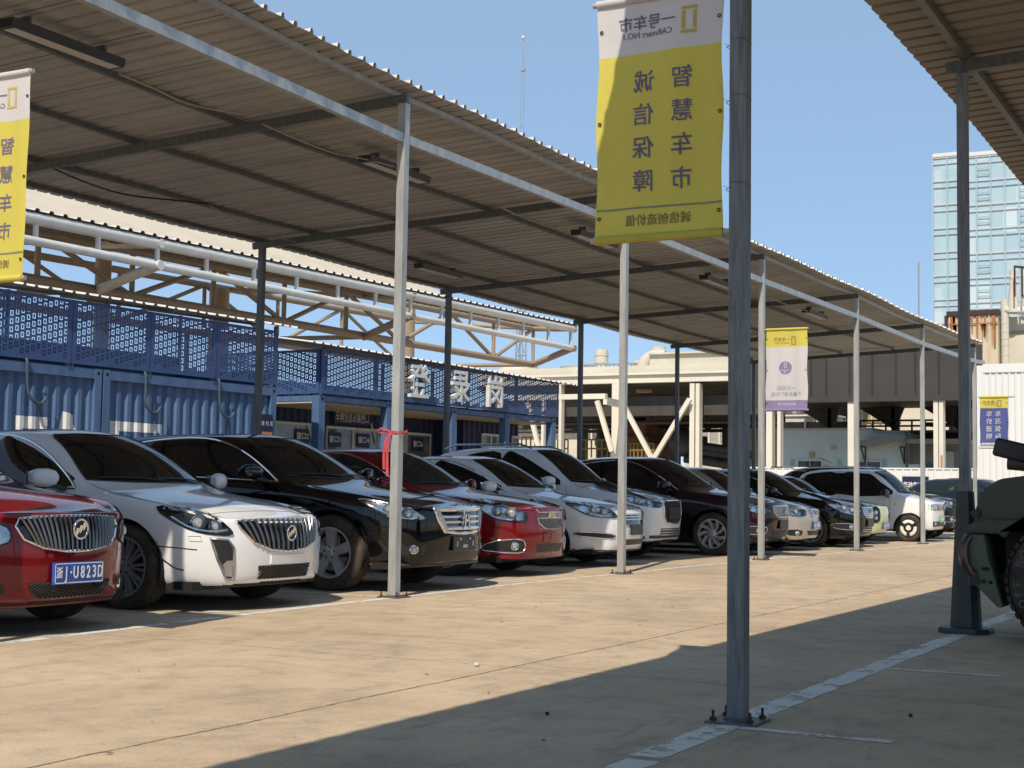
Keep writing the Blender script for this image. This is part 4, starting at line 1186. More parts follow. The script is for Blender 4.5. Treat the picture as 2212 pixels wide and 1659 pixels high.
# ---------------------------------------------------------------- white saloon with low floating grille (fifth)
def make_white_second():
    s = spec(L=4.79, W=.925, H=1.46, n0=.775, h1=.985, fo=1.0, wb=2.82, R=.33, cowl=1.52, wtop=2.2, belt=.925, belt2=.99, rim='ten', nose=[.12, .03, .0, .02, .06, .13, .26], hp=1.45)
    c = Car(s, 'parked_car', 'white saloon with swept headlamps and black plate under a low grille, behind a pale post', WHITE, (6.90, .72, 0), radians(4))
    glasshouse(c, [(1.62, .98), (2.05, 1.2), (2.5, 1.345), (2.7, 1.35), (2.72, 1.01)], [(2.8, 1.015), (2.79, 1.35), (3.2, 1.335), (3.6, 1.19), (3.75, 1.08), (3.6, 1.03)])
    seams(c, [[(1.52, .95), (1.46, .55), (1.55, .3)], [(2.76, 1.0), (2.76, .35)]]); mirrors(c, 1.68, 1.03, WHITE); handles(c, [(2.5, .86), (3.45, .89)], WHITE)
    for fr in ('R', 'L'): c.line('window_trim', [(1.55, .955), (2.04, 1.215), (2.5, 1.37), (2.95, 1.375), (3.45, 1.28), (3.8, 1.08)], fr, CHROME, .010, .002, smooth=True)
    g, clip = mesh_grille(c, 'grille', mir2([(.46, .69), (.44, .56), (.30, .545)]), GLOSSB, pitch=0, frame=(CHROME, .009))
    bars(c, g, clip, [((-.5, z), (.5, z)) for z in (.655, .62)], CHROME, .007, .008)
    number_plate(c, .485, None, BLACKP)
    mb = MB(); p, n = c.hit((.6, 0, .80), (-1, 0, 0))
    mb.tube([p + n * .012 + Vector((0, a, b)) for a, b in ((-.05, -.045), (-.02, -.03), (-.03, .0), (.0, .02), (-.02, .045), (.03, .05), (.045, .02), (.03, -.02), (.05, -.05))], .008, 6, CHROME)
    mb.build('emblem', None, c.root)
    headlamps(c, [(.68, .90, .85), (.45, .85, .84), (.22, .66, .765), (.12, .50, .66), (.2, .62, .645), (.36, .79, .665), (.54, .875, .755)],
              [(.34, .77, .745, .045), (.24, .67, .715, .045)], [(.6, .885, .80), (.4, .81, .70), (.22, .63, .665)])
    fog_lamp(c, [(.56, .42), (.84, .46), (.84, .40), (.62, .375)], 'F', None, CHROME)
    c.patch('lower_intake', mir2([(.44, .36), (.40, .285)]), 'F', BLACKP, .004, .05)
    c.line('splitter', [(-.86, .22), (-.5, .215), (0, .215), (.5, .215), (.86, .22)], 'F', BLACKP, .014, -.004)
make_white_second()

# ---------------------------------------------------------------- white small SUV set back (sixth)
SUVS = spec(L=4.4, W=.92, H=1.66, n0=.90, h1=1.07, fo=.90, wb=2.6, R=.34, zs=.25, cowl=1.35, wtop=2.0, rtop=3.6, rbase=4.2, belt=1.02, belt2=1.08, tz=1.15, rw=.60, zm=.6,
            rim='ten', nose=[.14, .05, .0, .0, .02, .05, .15], w0=.78, hp=1.9)
SUVW = dict(side=[(1.50, 1.08), (1.9, 1.35), (2.3, 1.54), (2.5, 1.55), (2.52, 1.12)], rear_side=[(2.6, 1.12), (2.59, 1.55), (3.1, 1.53), (3.5, 1.36), (3.6, 1.2), (3.4, 1.15)])
def make_white_suv():
    c = Car(dict(SUVS), 'parked_car', 'white compact SUV with roof rails and blanked black grille, set back beside the plum crossover', WHITE, (9.25, 1.12, 0), radians(3), level=3)
    glasshouse(c, **SUVW); seams(c, [[(1.40, 1.05), (1.36, .6), (1.42, .35)], [(2.56, 1.1), (2.56, .4)]]); mirrors(c, 1.58, 1.13, WHITE)
    for sg in (1, -1):
        mb = MB(); mb.tube([Vector((-2.1, sg * .57, 1.63)), Vector((-2.3, sg * .575, 1.69)), Vector((-3.4, sg * .56, 1.68)), Vector((-3.6, sg * .55, 1.61))], .016, 8); mb.build('roof_rail', SATIN, c.root)
    g, clip = mesh_grille(c, 'grille', mir2([(.33, .865), (.38, .83), (.37, .62), (.29, .545), (.1, .53)]), BLACKP, .005, .04, (CHROME, .011))
    c.patch('grille_cover', mir2([(.26, .77), (.26, .60)]), 'F', mat('matt black card', (.012, .012, .012), .7), .022, .05)
    headlamps(c, [(.55, .90, .985), (.34, .83, .955), (.16, .62, .87), (.1, .44, .84), (.11, .44, .775), (.22, .68, .785), (.4, .85, .85)], [(.2, .66, .83, .04), (.32, .79, .87, .04)], None)
    gl, cl = mesh_grille(c, 'lower_grille', mir2([(.42, .46), (.40, .34)]), BLACKP, pitch=0)
    bars(c, gl, cl, [((-.5, z), (.5, z)) for z in (.44, .40, .365)], SATIN, .008, .008)
    c.patch('bumper_skid', mir2([(.80, .36), (.78, .28), (.4, .265)]), 'F', BLACKP, .004, .06)
make_white_suv()

# ---------------------------------------------------------------- dark plum crossover (seventh)
def make_plum():
    s = spec(L=4.55, W=.93, H=1.585, n0=.875, h1=1.05, fo=.92, wb=2.715, R=.345, zs=.22, cowl=1.42, wtop=2.15, rtop=3.5, rbase=4.3, belt=.99, belt2=1.06, tz=1.12, rim='turbine', rr=.68, nose=[.14, .05, .0, .0, .02, .05, .15], zm=.56, hp=1.8)
    c = Car(s, 'parked_car', 'black plum crossover with turbine wheels, standing behind the dark foreground post', PLUM, (11.85, .26, 0), radians(1))
    glasshouse(c, [(1.56, 1.05), (2.0, 1.3), (2.45, 1.46), (2.65, 1.47), (2.67, 1.09)], [(2.75, 1.095), (2.74, 1.47), (3.2, 1.45), (3.65, 1.3), (3.8, 1.17), (3.6, 1.12)])
    seams(c, [[(1.46, 1.02), (1.42, .6), (1.5, .35)], [(2.7, 1.08), (2.7, .4)]]); mirrors(c, 1.64, 1.11, PLUM); handles(c, [(2.5, .92)], CHROME)
    for fr in ('R', 'L'): c.line('window_trim', [(1.50, 1.03), (2.0, 1.315), (2.45, 1.485), (2.95, 1.495), (3.5, 1.39), (3.86, 1.17)], fr, CHROME, .012, .002, smooth=True)
    mesh_grille(c, 'grille', mir2([(.42, .80), (.40, .70), (.28, .62)]), GLOSSB, .006, .04, (CHROME, .010), wm=SATIN)
    p, n = c.hit((.6, 0, .71), (-1, 0, 0)); mb = MB(); O = p + n * .03
    for z in (-.03, .02): mb.tube([O + Vector((0, a, b + z)) for a, b in ((-.07, -.03), (0, .035), (.07, -.03))], .011, 6, CHROME)
    mb.build('emblem', None, c.root)
    headlamps(c, [(.6, .905, .89), (.38, .86, .875), (.2, .68, .80), (.12, .50, .765), (.12, .5, .685), (.24, .71, .685), (.42, .86, .755)], [(.22, .69, .74, .045), (.34, .81, .78, .045)], None)
    g, cl = mesh_grille(c, 'lower_grille', mir2([(.42, .42), (.38, .30)]), BLACKP, pitch=0); bars(c, g, cl, [((-.5, z), (.5, z)) for z in (.39, .355)], BLACKP, .008, .01)
    number_plate(c, .50, None, BLACKP); fog_lamp(c, [(.58, .46), (.82, .47), (.80, .36), (.6, .36)], 'F', (.7, .41), CHROME, .04)
make_plum()

# ---------------------------------------------------------------- silver saloon (eighth)
def make_silver():
    s = spec(L=4.6, W=.885, H=1.47, n0=.76, h1=.98, fo=.93, wb=2.65, R=.315, cowl=1.38, wtop=2.02, rtop=3.2, rbase=3.95, belt=.93, belt2=.99, rim='ten', nose=[.12, .03, 0, .0, .03, .07, .16])
    c = Car(s, 'parked_car', 'champagne silver saloon with slatted grille and blue plate, half hidden behind the plum crossover', SILVER, (14.35, .46, 0), radians(2))
    glasshouse(c, [(1.48, .98), (1.9, 1.2), (2.3, 1.355), (2.5, 1.36), (2.52, 1.01)], [(2.6, 1.015), (2.59, 1.36), (3.0, 1.345), (3.4, 1.2), (3.55, 1.08), (3.4, 1.03)])
    seams(c); mirrors(c, 1.55, 1.03, SILVER)
    g, cl = mesh_grille(c, 'grille', mir2([(.36, .725), (.34, .64), (.24, .60)]), GLOSSB, pitch=0, frame=(CHROME, .010)); bars(c, g, cl, [((-.4, z), (.4, z)) for z in (.70, .672, .645, .62)], CHROME, .008, .008)
    p, n = c.hit((.6, 0, .675), (-1, 0, 0)); mb = MB(); O = p + n * .03
    mb.tube([O + Vector((0, .06 * cos(a), .042 * sin(a))) for a in [2 * pi * i / 20 for i in range(20)]], .008, 6, CHROME, True)
    mb.tube([O + Vector((0, .022 * cos(a), .036 * sin(a))) for a in [2 * pi * i / 20 for i in range(20)]], .006, 6, CHROME, True); mb.build('emblem', None, g)
    headlamps(c, [(.58, .865, .82), (.36, .80, .805), (.18, .62, .735), (.11, .45, .71), (.12, .45, .635), (.24, .66, .62), (.42, .82, .69)], [(.22, .64, .685, .045), (.32, .75, .72, .045)], None)
    number_plate(c, .45, ['浙J·', [('浙', -.17, .8), ('J', -.1, .65), ('·', -.06, .7), ('6', .0, .65), ('N', .055, .6), ('5', .11, .65), ('1', .165, .6)]])
    g, cl = mesh_grille(c, 'lower_grille', mir2([(.40, .36), (.34, .28)]), BLACKP, pitch=0); fog_lamp(c, [(.54, .36), (.74, .38), (.72, .28), (.56, .28)], 'F', (.64, .32), None, .04)
make_silver()

# ---------------------------------------------------------------- black executive saloon (ninth)
def make_black_saloon():
    s = spec(L=4.9, W=.90, H=1.49, n0=.80, h1=1.0, fo=.95, wb=2.85, R=.335, cowl=1.46, wtop=2.14, rtop=3.45, rbase=4.2, belt=.945, belt2=1.01, rim='ten', nose=[.12, .03, 0, .0, .03, .07, .16])
    c = Car(s, 'parked_car', 'black saloon with bright headlamps, chrome-lipped fog lamps and four-slat grille, next to the lime car', BLACKC, (17.0, .18, 0), radians(1))
    glasshouse(c, [(1.56, 1.0), (2.0, 1.22), (2.44, 1.375), (2.6, 1.38), (2.62, 1.03)], [(2.7, 1.035), (2.69, 1.38), (3.15, 1.365), (3.6, 1.22), (3.75, 1.1), (3.6, 1.05)])
    seams(c); mirrors(c, 1.62, 1.05, BLACKC)
    for fr in ('R', 'L'): c.line('window_trim', [(1.50, .98), (1.98, 1.235), (2.44, 1.4), (2.95, 1.405), (3.5, 1.3), (3.82, 1.09)], fr, CHROME, .011, .002, smooth=True)
    g, cl = mesh_grille(c, 'grille', mir2([(.38, .765), (.36, .64), (.26, .575)]), GLOSSB, pitch=0, frame=(CHROME, .012)); bars(c, g, cl, [((-.4, z), (.4, z)) for z in (.73, .695, .66, .62)], CHROME, .010, .008)
    p, n = c.hit((.6, 0, .70), (-1, 0, 0)); mb = MB(); O = p + n * .03
    mb.tube([O + Vector((0, .07 * cos(a), .05 * sin(a))) for a in [2 * pi * i / 20 for i in range(20)]], .009, 6, CHROME, True)
    mb.tube([O + Vector((0, .0 + .04 * cos(a), -.005 + .03 * sin(a))) for a in [2 * pi * i / 20 for i in range(20)]], .007, 6, CHROME, True); mb.build('emblem', None, g)
    headlamps(c, [(.62, .88, .85), (.38, .82, .83), (.18, .63, .765), (.11, .46, .745), (.12, .46, .66), (.24, .66, .63), (.44, .83, .71)], [(.22, .64, .71, .05), (.32, .76, .75, .05)], None)
    fog_lamp(c, [(.54, .43), (.82, .46), (.80, .36), (.57, .34)], 'F', (.68, .395), CHROME, .04); number_plate(c, .47, None, BLACKP)
    g, cl = mesh_grille(c, 'lower_grille', mir2([(.40, .37), (.36, .28)]), BLACKP, pitch=0); bars(c, g, cl, [((-.5, z), (.5, z)) for z in (.345, .31)], CHROME, .006, .01)
make_black_saloon()

# ---------------------------------------------------------------- pale lime city car (tenth)
def make_lime():
    s = spec(L=4.1, W=.80, H=1.40, n0=.80, h1=.93, fo=.75, wb=2.4, R=.30, zs=.2, cowl=1.45, wtop=2.05, rtop=3.2, rbase=3.75, belt=.88, belt2=.93, tz=1.0, rw=.52, rim='ten', nose=[.10, .03, 0, .0, .03, .07, .16], hp=2.2, bow=.16)
    c = Car(s, 'parked_car', 'pale lime green city car with blue plate, squeezed behind the black saloon', LIME, (19.25, .42, 0), 0)
    glasshouse(c, [(1.55, .94), (1.9, 1.15), (2.3, 1.28), (2.5, 1.29), (2.52, .96)], [(2.6, .96), (2.59, 1.29), (3.0, 1.28), (3.4, 1.12), (3.2, .98)])
    mirrors(c, 1.62, .98, LIME)
    headlamps(c, [(.22, .62, .76), (.12, .46, .77), (.08, .36, .70), (.08, .36, .52), (.12, .46, .45), (.24, .63, .50)], [(.12, .48, .65, .05), (.12, .48, .54, .045)], None, dark=True)
    number_plate(c, .38, ['浙', [('浙', -.17, .8), ('J', -.1, .65), ('2', -.03, .65), ('F', .03, .6), ('7', .09, .65), ('0', .15, .6)]], y=-.02)
make_lime()

# ---------------------------------------------------------------- boxy white city car (eleventh)
def make_boxy():
    s = spec(L=3.35, W=.775, H=1.60, n0=.90, h1=1.02, fo=.58, wb=2.15, R=.30, zs=.24, cowl=.80, wtop=1.33, rtop=3.0, rbase=3.2, belt=.97, belt2=.98, tz=1.06, rw=.60, rim='cover', rr=.66, zm=.55,
             nose=[.10, .02, 0, .0, .0, .02, .10], hp=2.4, bow=.12, w0=.86, c0=.10, c1=.24, hw=.14, np=4, sh=.985, tail=[.06, .02, 0, 0, .01, .03, .06], gap=.03, tw=.17, rearwin=False)
    c = Car(s, 'parked_car', 'boxy white city car with black wheels under white ring covers and a green plate', WHITE, (22.1, -.10, 0), radians(1), level=3)
    glasshouse(c, [(.93, 1.03), (1.20, 1.30), (1.42, 1.47), (1.60, 1.49), (2.06, 1.49), (2.06, 1.02)], [(2.18, 1.02), (2.18, 1.49), (2.75, 1.48), (2.95, 1.38), (2.86, 1.2), (2.55, 1.04)])
    for fr in ('R', 'L'):
        c.patch('window_pillar', [(2.06, 1.02), (2.06, 1.495), (2.18, 1.495), (2.18, 1.02)], fr, GLOSSB, .003, .06)
        c.patch('dark_band', [(2.9, 1.22), (2.97, 1.38), (3.25, 1.36), (3.25, 1.2)], fr, GLOSSB, .003, .05)
        c.line('door_seam', [(.98, .98), (.98, .5), (1.04, .38), (2.1, .36), (2.12, 1.0)], fr, mat('panel gap', (.01, .01, .01), .9), .0035, -.001)
        c.line('turn_lamp', [(.85, .82), (.88, .82)], fr, AMBER, .014, 0)
    mirrors(c, 1.02, 1.06, GLOSSB); handles(c, [(1.95, .86)], WHITE)
    c.patch('lamp_panel', mir2([(.66, .83), (.66, .69)]), 'F', GLOSSB, .003, .05)
    for sg in (1, -1):
        h = c.patch('headlamp', [(.42 * sg, .825), (.645 * sg, .825), (.645 * sg, .70), (.42 * sg, .70)], 'F', LAMP, .006, .04)
        p, n = c.hit((.6, .54 * sg, .76), (-1, 0, 0)); mb = MB(); mb.sphere(p - n * .015, .05, BULB); mb.build('projector', None, h, smooth=50)
    c.patch('red_badge_strip', [(-.30, .82), (-.2, .82), (-.2, .70), (-.30, .70)], 'F', REDL, .007, .05)
    c.patch('lower_grille', mir2([(.60, .45), (.58, .34)]), 'F', BLACKP, .004, .05)
    number_plate(c, .50, ['g', [('浙', -.17, .8), ('J', -.1, .65), ('D', -.03, .6), ('1', .03, .6), ('8', .09, .65), ('6', .15, .65)]], PLATEG)
    for sg in (1, -1):
        p, n = c.hit((.6, .5 * sg, .40), (-1, 0, 0)); mb = MB(); mb.sphere(p, .035, BULB); mb.build('fog_lamp', None, c.root, smooth=50)
make_boxy()

# ---------------------------------------------------------------- black SUV behind it (twelfth)
def make_black_suv():
    s = dict(SUVS); s.update(L=4.75, W=.93, H=1.72, wtop=2.05, rtop=3.95, rbase=4.55, wb=2.75, R=.36, rim='ten', n0=.95, h1=1.10, cowl=1.42, belt=1.05, belt2=1.13, tz=1.2)
    c = Car(s, 'parked_car', 'black SUV with silver-edged rear pillar, just behind the boxy white car', NAVY, (24.75, -.05, 0), radians(1))
    glasshouse(c, [(1.56, 1.12), (1.95, 1.38), (2.35, 1.58), (2.65, 1.6), (2.67, 1.15)], [(2.75, 1.15), (2.74, 1.6), (3.3, 1.6), (3.55, 1.58), (3.6, 1.17)], quarter=[(3.68, 1.18), (3.66, 1.57), (3.95, 1.52), (4.2, 1.36), (4.05, 1.2)])
    mirrors(c, 1.64, 1.18, BLACKC)
    for fr in ('R', 'L'): c.line('pillar_trim', [(3.64, 1.58), (4.0, 1.56), (4.27, 1.37), (4.1, 1.17), (3.66, 1.15)], fr, SATIN, .016, .003, smooth=True)
    mb = MB(); mb.prism([(-.52, 0), (.52, 0), (.46, .035), (-.46, .035)], (-4.28, 0, 1.655), (0, 1, 0), (0, 0, 1), .3); mb.build('roof_spoiler', NAVY, c.root)
    mb = MB(); mb.tube([(-3.3, -.2, 1.72), (-3.12, -.2, 1.79), (-3.42, -.2, 1.92)], .008, 5); mb.build('aerial', BLACKP, c.root)
    g, cl = mesh_grille(c, 'grille', mir2([(.40, .86), (.38, .72), (.26, .66)]), GLOSSB, pitch=0, frame=(CHROME, .012)); bars(c, g, cl, [((-.4, z), (.4, z)) for z in (.82, .78, .74, .70)], CHROME, .010, .008)
    headlamps(c, [(.58, .90, .96), (.36, .83, .945), (.18, .63, .88), (.11, .46, .86), (.12, .46, .78), (.24, .66, .76), (.42, .85, .83)], [(.22, .64, .83, .05), (.32, .76, .87, .05)], None)
    fog_lamp(c, [(.56, .52), (.80, .54), (.78, .42), (.58, .42)], 'F', (.68, .47), SATIN, .045); number_plate(c, .56, None, BLACKP)
make_black_suv()

def make_far_blue():
    s = dict(SUVS); s.update(rim='ten', L=4.7, H=1.55, wtop=2.0)
    c = Car(s, 'parked_car', 'dark blue car beyond the end of the canopy, in front of the white hoarding', NAVY, (31.5, -1.2, 0), radians(-14), level=2)
    glasshouse(c, [(1.50, 1.08), (1.9, 1.3), (2.3, 1.44), (2.5, 1.45), (2.52, 1.12)], [(2.6, 1.12), (2.59, 1.45), (3.1, 1.43), (3.5, 1.3), (3.6, 1.2), (3.4, 1.15)], gside=GLASSL); mirrors(c, 1.58, 1.12, NAVY)
    headlamps(c, [(.55, .90, .985), (.34, .83, .955), (.16, .62, .87), (.1, .44, .84), (.11, .44, .775), (.22, .68, .785), (.4, .85, .85)], [(.2, .66, .83, .04)], None)
    mesh_grille(c, 'grille', mir2([(.36, .85), (.34, .62)]), GLOSSB, .005, .05, (CHROME, .01))
make_far_blue()
# ================================================================== buildings behind the row
class Plane:
    """a facade: local u along the front, v back into the building, z up; px() reads a pixel as (u, z) at depth v"""
    def __init__(s, P0, rz):
        s.P = Vector((P0[0], P0[1], 0)); s.rz = rz; s.u = Vector((cos(rz), sin(rz), 0)); s.n = Vector((-sin(rz), cos(rz), 0))
    def px(s, x, y, v=0):
        d = ray(x, y); t = ((s.P + s.n * v - CAM).dot(s.n)) / d.dot(s.n); q = CAM + d * t - s.P
        return q.dot(s.u), q.z
BLUE = mat('container blue paint', (.078, .155, .32), .5, 0, 0, .16, 1.6, col2=(.125, .21, .385), stretch=(2.5, 2.5, .5), thr=(.35, .8))
BLUED = mat('deep blue panel paint', (.046, .092, .235), .5, 0, 0, .12, 2)
NAVYW = mat('navy container paint', (.022, .028, .085), .55, 0, 0, .2, 3)
NAVYS = mat('navy sign face', (.010, .014, .055), .5)
PVC = mat('white window frame', (.62, .61, .57), .5)
PANE = mat('office window pane', (.10, .11, .10), .08, 0, .3, .5, 2.5, col2=(.22, .23, .21))
CEIL = mat('beige ceiling board', (.40, .37, .31), .7)
GREYL = mat('pale grey sign letters', (.74, .75, .74), .4, 0, .2)
CONT = [(0, 0), (.07, 0), (.105, .036), (.175, .036), (.21, 0)]

def corr_wall(mb, u0, u1, z0, z1, M, v=0., prof=CONT, sgn=1, zt=None):
    P = corrugated(u1 - u0, prof)
    if zt is None: rows = [[Vector((u0 + u, v + sgn * h, z)) for u, h in P] for z in (z0, z1)]
    else: rows = [[Vector((u0 + u, v + sgn * h, z0)) for u, h in P], [Vector((u0 + u, v + sgn * h, zt(u0 + u))) for u, h in P]]
    mb.grid(rows, M); return mb

def perf_panel(mb, u0, u1, z0, z1, M, v=0., slant=.30, du=.094, dz_=.115, w=.056, h=.076, t=.012, mg=.07, phase=0., axis=None):
    """sheet pierced by slanting rows of little frames: each hole is a ring round a left-in centre"""
    mk_ = (lambda a, b: Vector((a, v, b))) if axis is None else axis
    def rect(a0, a1, b0, b1):
        if a1 - a0 > 1e-4 and b1 - b0 > 1e-4: mb.add([mk_(a0, b0), mk_(a1, b0), mk_(a1, b1), mk_(a0, b1)], [(0, 1, 2, 3)], M)
    rect(u0, u0 + mg, z0, z1); rect(u1 - mg, u1, z0, z1); rect(u0 + mg, u1 - mg, z0, z0 + mg * .7); rect(u0 + mg, u1 - mg, z1 - mg * .7, z1)
    a, b, c, d = u0 + mg, u1 - mg, z0 + mg * .7, z1 - mg * .7
    n = int((b - a) / du); du_ = (b - a) / n
    for i in range(n):
        uc = a + (i + .5) * du_; l = uc - du_ / 2; r = uc + du_ / 2
        rect(l, uc - w / 2, c, d); rect(uc + w / 2, r, c, d)
        z = c; off = (slant * (uc - u0) + phase) % dz_
        zz = c - dz_ + off
        while True:
            zz += dz_
            lo, hi = zz, zz + h
            if lo >= d: break
            lo2, hi2 = max(lo, c), min(hi, d)
            if lo2 > z: rect(uc - w / 2, uc + w / 2, z, lo2)
            il, ih = max(lo + t, lo2), min(hi - t, hi2)
            if ih > il: rect(uc - w / 2 + t, uc + w / 2 - t, il, ih)
            z = max(z, hi2)
        if z < d: rect(uc - w / 2, uc + w / 2, z, d)

# ---------------------------------------------------------------- left: two blue containers with lettering
PL = Plane((8.95, 8.5), -.06)
zc_ = PL.px(590, 832)[1]; uR = PL.px(596, 832)[0]; uS = PL.px(221, 800)[0]
L1 = thing('container_cabin', 'blue corrugated container cabin with cut-out top panels and white painted characters, behind the white saloon', 'building', PL.P, PL.rz)
LH = 2.70
for u0, u1 in ((uS - 6.0, uS - .02), (uS + .02, uR)):
    w_ = MB(); corr_wall(w_, u0 + .12, u1 - .12, .15, LH - .14, None, .03)
    w_.build('corrugated_wall', BLUE, L1)
    f = MB(); f.bx(u0, u0 + .13, -.02, .12, 0, LH); f.bx(u1 - .13, u1, -.02, .12, 0, LH); f.bx(u0 + .13, u1 - .13, -.015, .1, LH - .15, LH - .003); f.bx(u0 + .13, u1 - .13, -.015, .1, 0, .15)
    f.bx(u0, u0 + .1, .12, 2.4, 0, LH - .05); f.bx(u1 - .1, u1, .12, 2.4, 0, LH - .05); f.bx(u0, u1, 2.3, 2.4, 0, LH - .05)
    f.bx(u0 + .1, u1 - .1, .11, 2.3, LH - .12, LH - .06); f.build('corner_frame', BLUE, L1)
    for u in (u0 + .065, u1 - .065):
        c = MB(); c.cyl((u, -.021, LH - .07), (u, -.016, LH - .07), .028, 12, DARK); c.build('lifting_hole', None, L1)
nP = 6; e = uR - .02; pw = (PL.px(470, 760)[0] - PL.px(322, 740)[0])
zb0, zt0 = LH + .04, LH + .98
cuts = [uR] + [PL.px(x, 760)[0] for x in (465, 322, 152)]; cuts += [cuts[-1] - pw * 1.0 * i for i in (1.05, 2.1)]
for i, (b, a) in enumerate(zip(cuts, cuts[1:])):
    p = MB(); perf_panel(p, a + .004, b - .004, zb0, zt0, None, -.03, phase=i * .05)
    p.bx(a + .01, a + .05, -.02, .03, zb0 - .09, zt0); p.bx(b - .05, b - .01, -.02, .03, zb0 - .09, zt0)
    p.build('cut_out_panel', BLUED, L1)
bk = MB(); bk.bx(cuts[-1], uR, 2.3, 2.33, LH - .05, LH + .60); bk.bx(uR - .03, uR, .03, 2.3, LH + .05, LH + .3); bk.build('rear_parapet', BLUED, L1)
rf = MB(); P_ = corrugated(uR + .55 - cuts[-1] + .5, [(0, 0), (.15, 0), (.17, .03), (.21, .03), (.23, 0)])
for sg, M in ((1, SHEETW), (-1, SHEET)):
    rows = [[Vector((cuts[-1] - .5 + u, vv + .02 * sin(u * 9) * (j == 0), LH + 1.06 + h + .0015 * sg + .20 * j)) for u, h in P_] for j, vv in enumerate((-.16, 1.1, 2.6))]
    rf.grid(rows if sg < 0 else rows[::-1], M)
for k in range(4):
    u = cuts[-1] + 1.2 + k * 2.0
    if u < uR + .3: rf.bar((u, -.1, LH + 1.03), (u, 2.5, LH + 1.42), .05, .05, GALVD)
for u in (cuts[-1] + .3, (cuts[-1] + uR) / 2, uR - .06):
    rf.bx(u, u + .05, -.02, .03, zt0 - .05, LH + 1.06, GALVD); rf.bx(u, u + .05, 2.25, 2.3, LH + .2, LH + 1.36, GALVD)
rf.build('roof_sheet', None, L1)
# painted characters: follow the corrugation
def painted(name, polys):
    mb = MB()
    for pts in polys:
        us = [p[0] for p in pts]; u = min(us); um = max(us); st = .006
        P = corrugated(12.2, CONT); base = uS - 6.0 + .12
        def hgt(q, b0):
            q = (q - b0) % .21
            for (a, h0), (b, h1) in zip(CONT, CONT[1:]):
                if q <= b: return h0 + (h1 - h0) * (q - a) / (b - a)
            return 0
        rows = []
        while u < um - 1e-6:
            q = min(u + 1e-4, um); zs_ = []
            for (x1, y1), (x2, y2) in zip(pts, pts[1:] + pts[:1]):
                if (x1 > q) != (x2 > q): zs_.append(y1 + (q - x1) * (y2 - y1) / (x2 - x1))
            if len(zs_) >= 2:
                b0 = (uS + .02 + .12) if q > uS else base
                rows.append([Vector((q, .03 + hgt(q, b0) - .005, min(zs_))), Vector((q, .03 + hgt(q, b0) - .005, max(zs_)))])
            u += st
        if len(rows) > 1: mb.grid(rows)
    return mb.build(name, mat('white stencil paint', (.66, .68, .68), .6, 0, 0, .1, 6, thr=(.2, .5)), L1)
q = lambda zx, zy: PL.px(zx * .3472, 384 + zy * .3472)
painted('painted_character', [[q(112, 1478), q(302, 1490), q(302, 1566), q(112, 1556)], [q(214, 1560), q(302, 1566), q(302, 1720), q(214, 1720)], [q(112, 1556), q(150, 1560), q(150, 1720), q(112, 1720)]])
painted('painted_character', [[q(405, 1452), q(472, 1475), q(468, 1510), q(480, 1560), q(530, 1700), q(340, 1700), q(382, 1570)]])
painted('painted_character', [[q(690, 1510), q(1026, 1536), q(1026, 1592), q(690, 1572)], [q(690, 1572), q(748, 1576), q(738, 1740), q(690, 1740)], [q(1000, 1590), q(1026, 1592), q(1026, 1740), q(1000, 1740)]])
for (a, b, c), lab in (((152, 1150, 1400), 'first'), ((890, 1235, 1465), 'second'), ((1348, 1275, 1500), 'third')):
    u0, z0 = q(a, b); u1, z1 = q(a - 5 if lab == 'second' else a + 5, c - 60); mb = MB()
    pts = [(u0 + .01, -.02, z0 + .06), (u0, -.06, z0), (u0 + .005, -.065, (z0 + z1) / 2), (u1, -.07, z1), (u1 + .09, -.08, z1 - .11), (u1 + .22, -.08, z1 - .13), (u1 + .31, -.08, z1 - .04), (u1 + .27, -.08, z1 + .03)]
    mb.tube([PL.P + PL.u * p[0] + PL.n * p[1] + Vector((0, 0, p[2])) for p in smooth_open(pts, 5)], .022, 8)
    u2 = u1 + .22
    mb.tube([PL.P + PL.u * (u2 + d_) + PL.n * -.05 + Vector((0, 0, z1 - .13 - k)) for d_, k in ((0, 0), (-.01, .15), (.0, .30), (-.03, .48))], .006, 5)
    tag(mb.build('hanging_cable', mat('blue grey cable sleeve', (.055, .085, .135), .6)), {'first': 'thick cable ending in a hook on the blue container, nearest the yellow corner banner', 'second': 'thick hooked cable hanging on the blue container just right of its seam', 'third': 'hooked cable on the blue container closest to the dark rear post'}[lab], 'cable', 'hooked cables hanging on the blue containers')
sg_ = MB(); u, z = q(1652, 1545); sg_.bx(u - .15, u + .13, -.045, -.025, z - .22, z + .20, NAVYS); sg_.bx(u - .14, u + .12, -.047, -.0455, z - .20, z - .10, mat('orange sign band', (.55, .22, .08), .5))
sg_.text('查 检 区', .085, (u - .01, -.048, z + .04), (1, 0, 0), (0, 0, 1), PLATEW); o = sg_.build('zone_sign', None); o.location = PL.P; o.rotation_euler.z = PL.rz
tag(o, 'small navy zone plate with white characters at the corner of the blue container', 'sign')

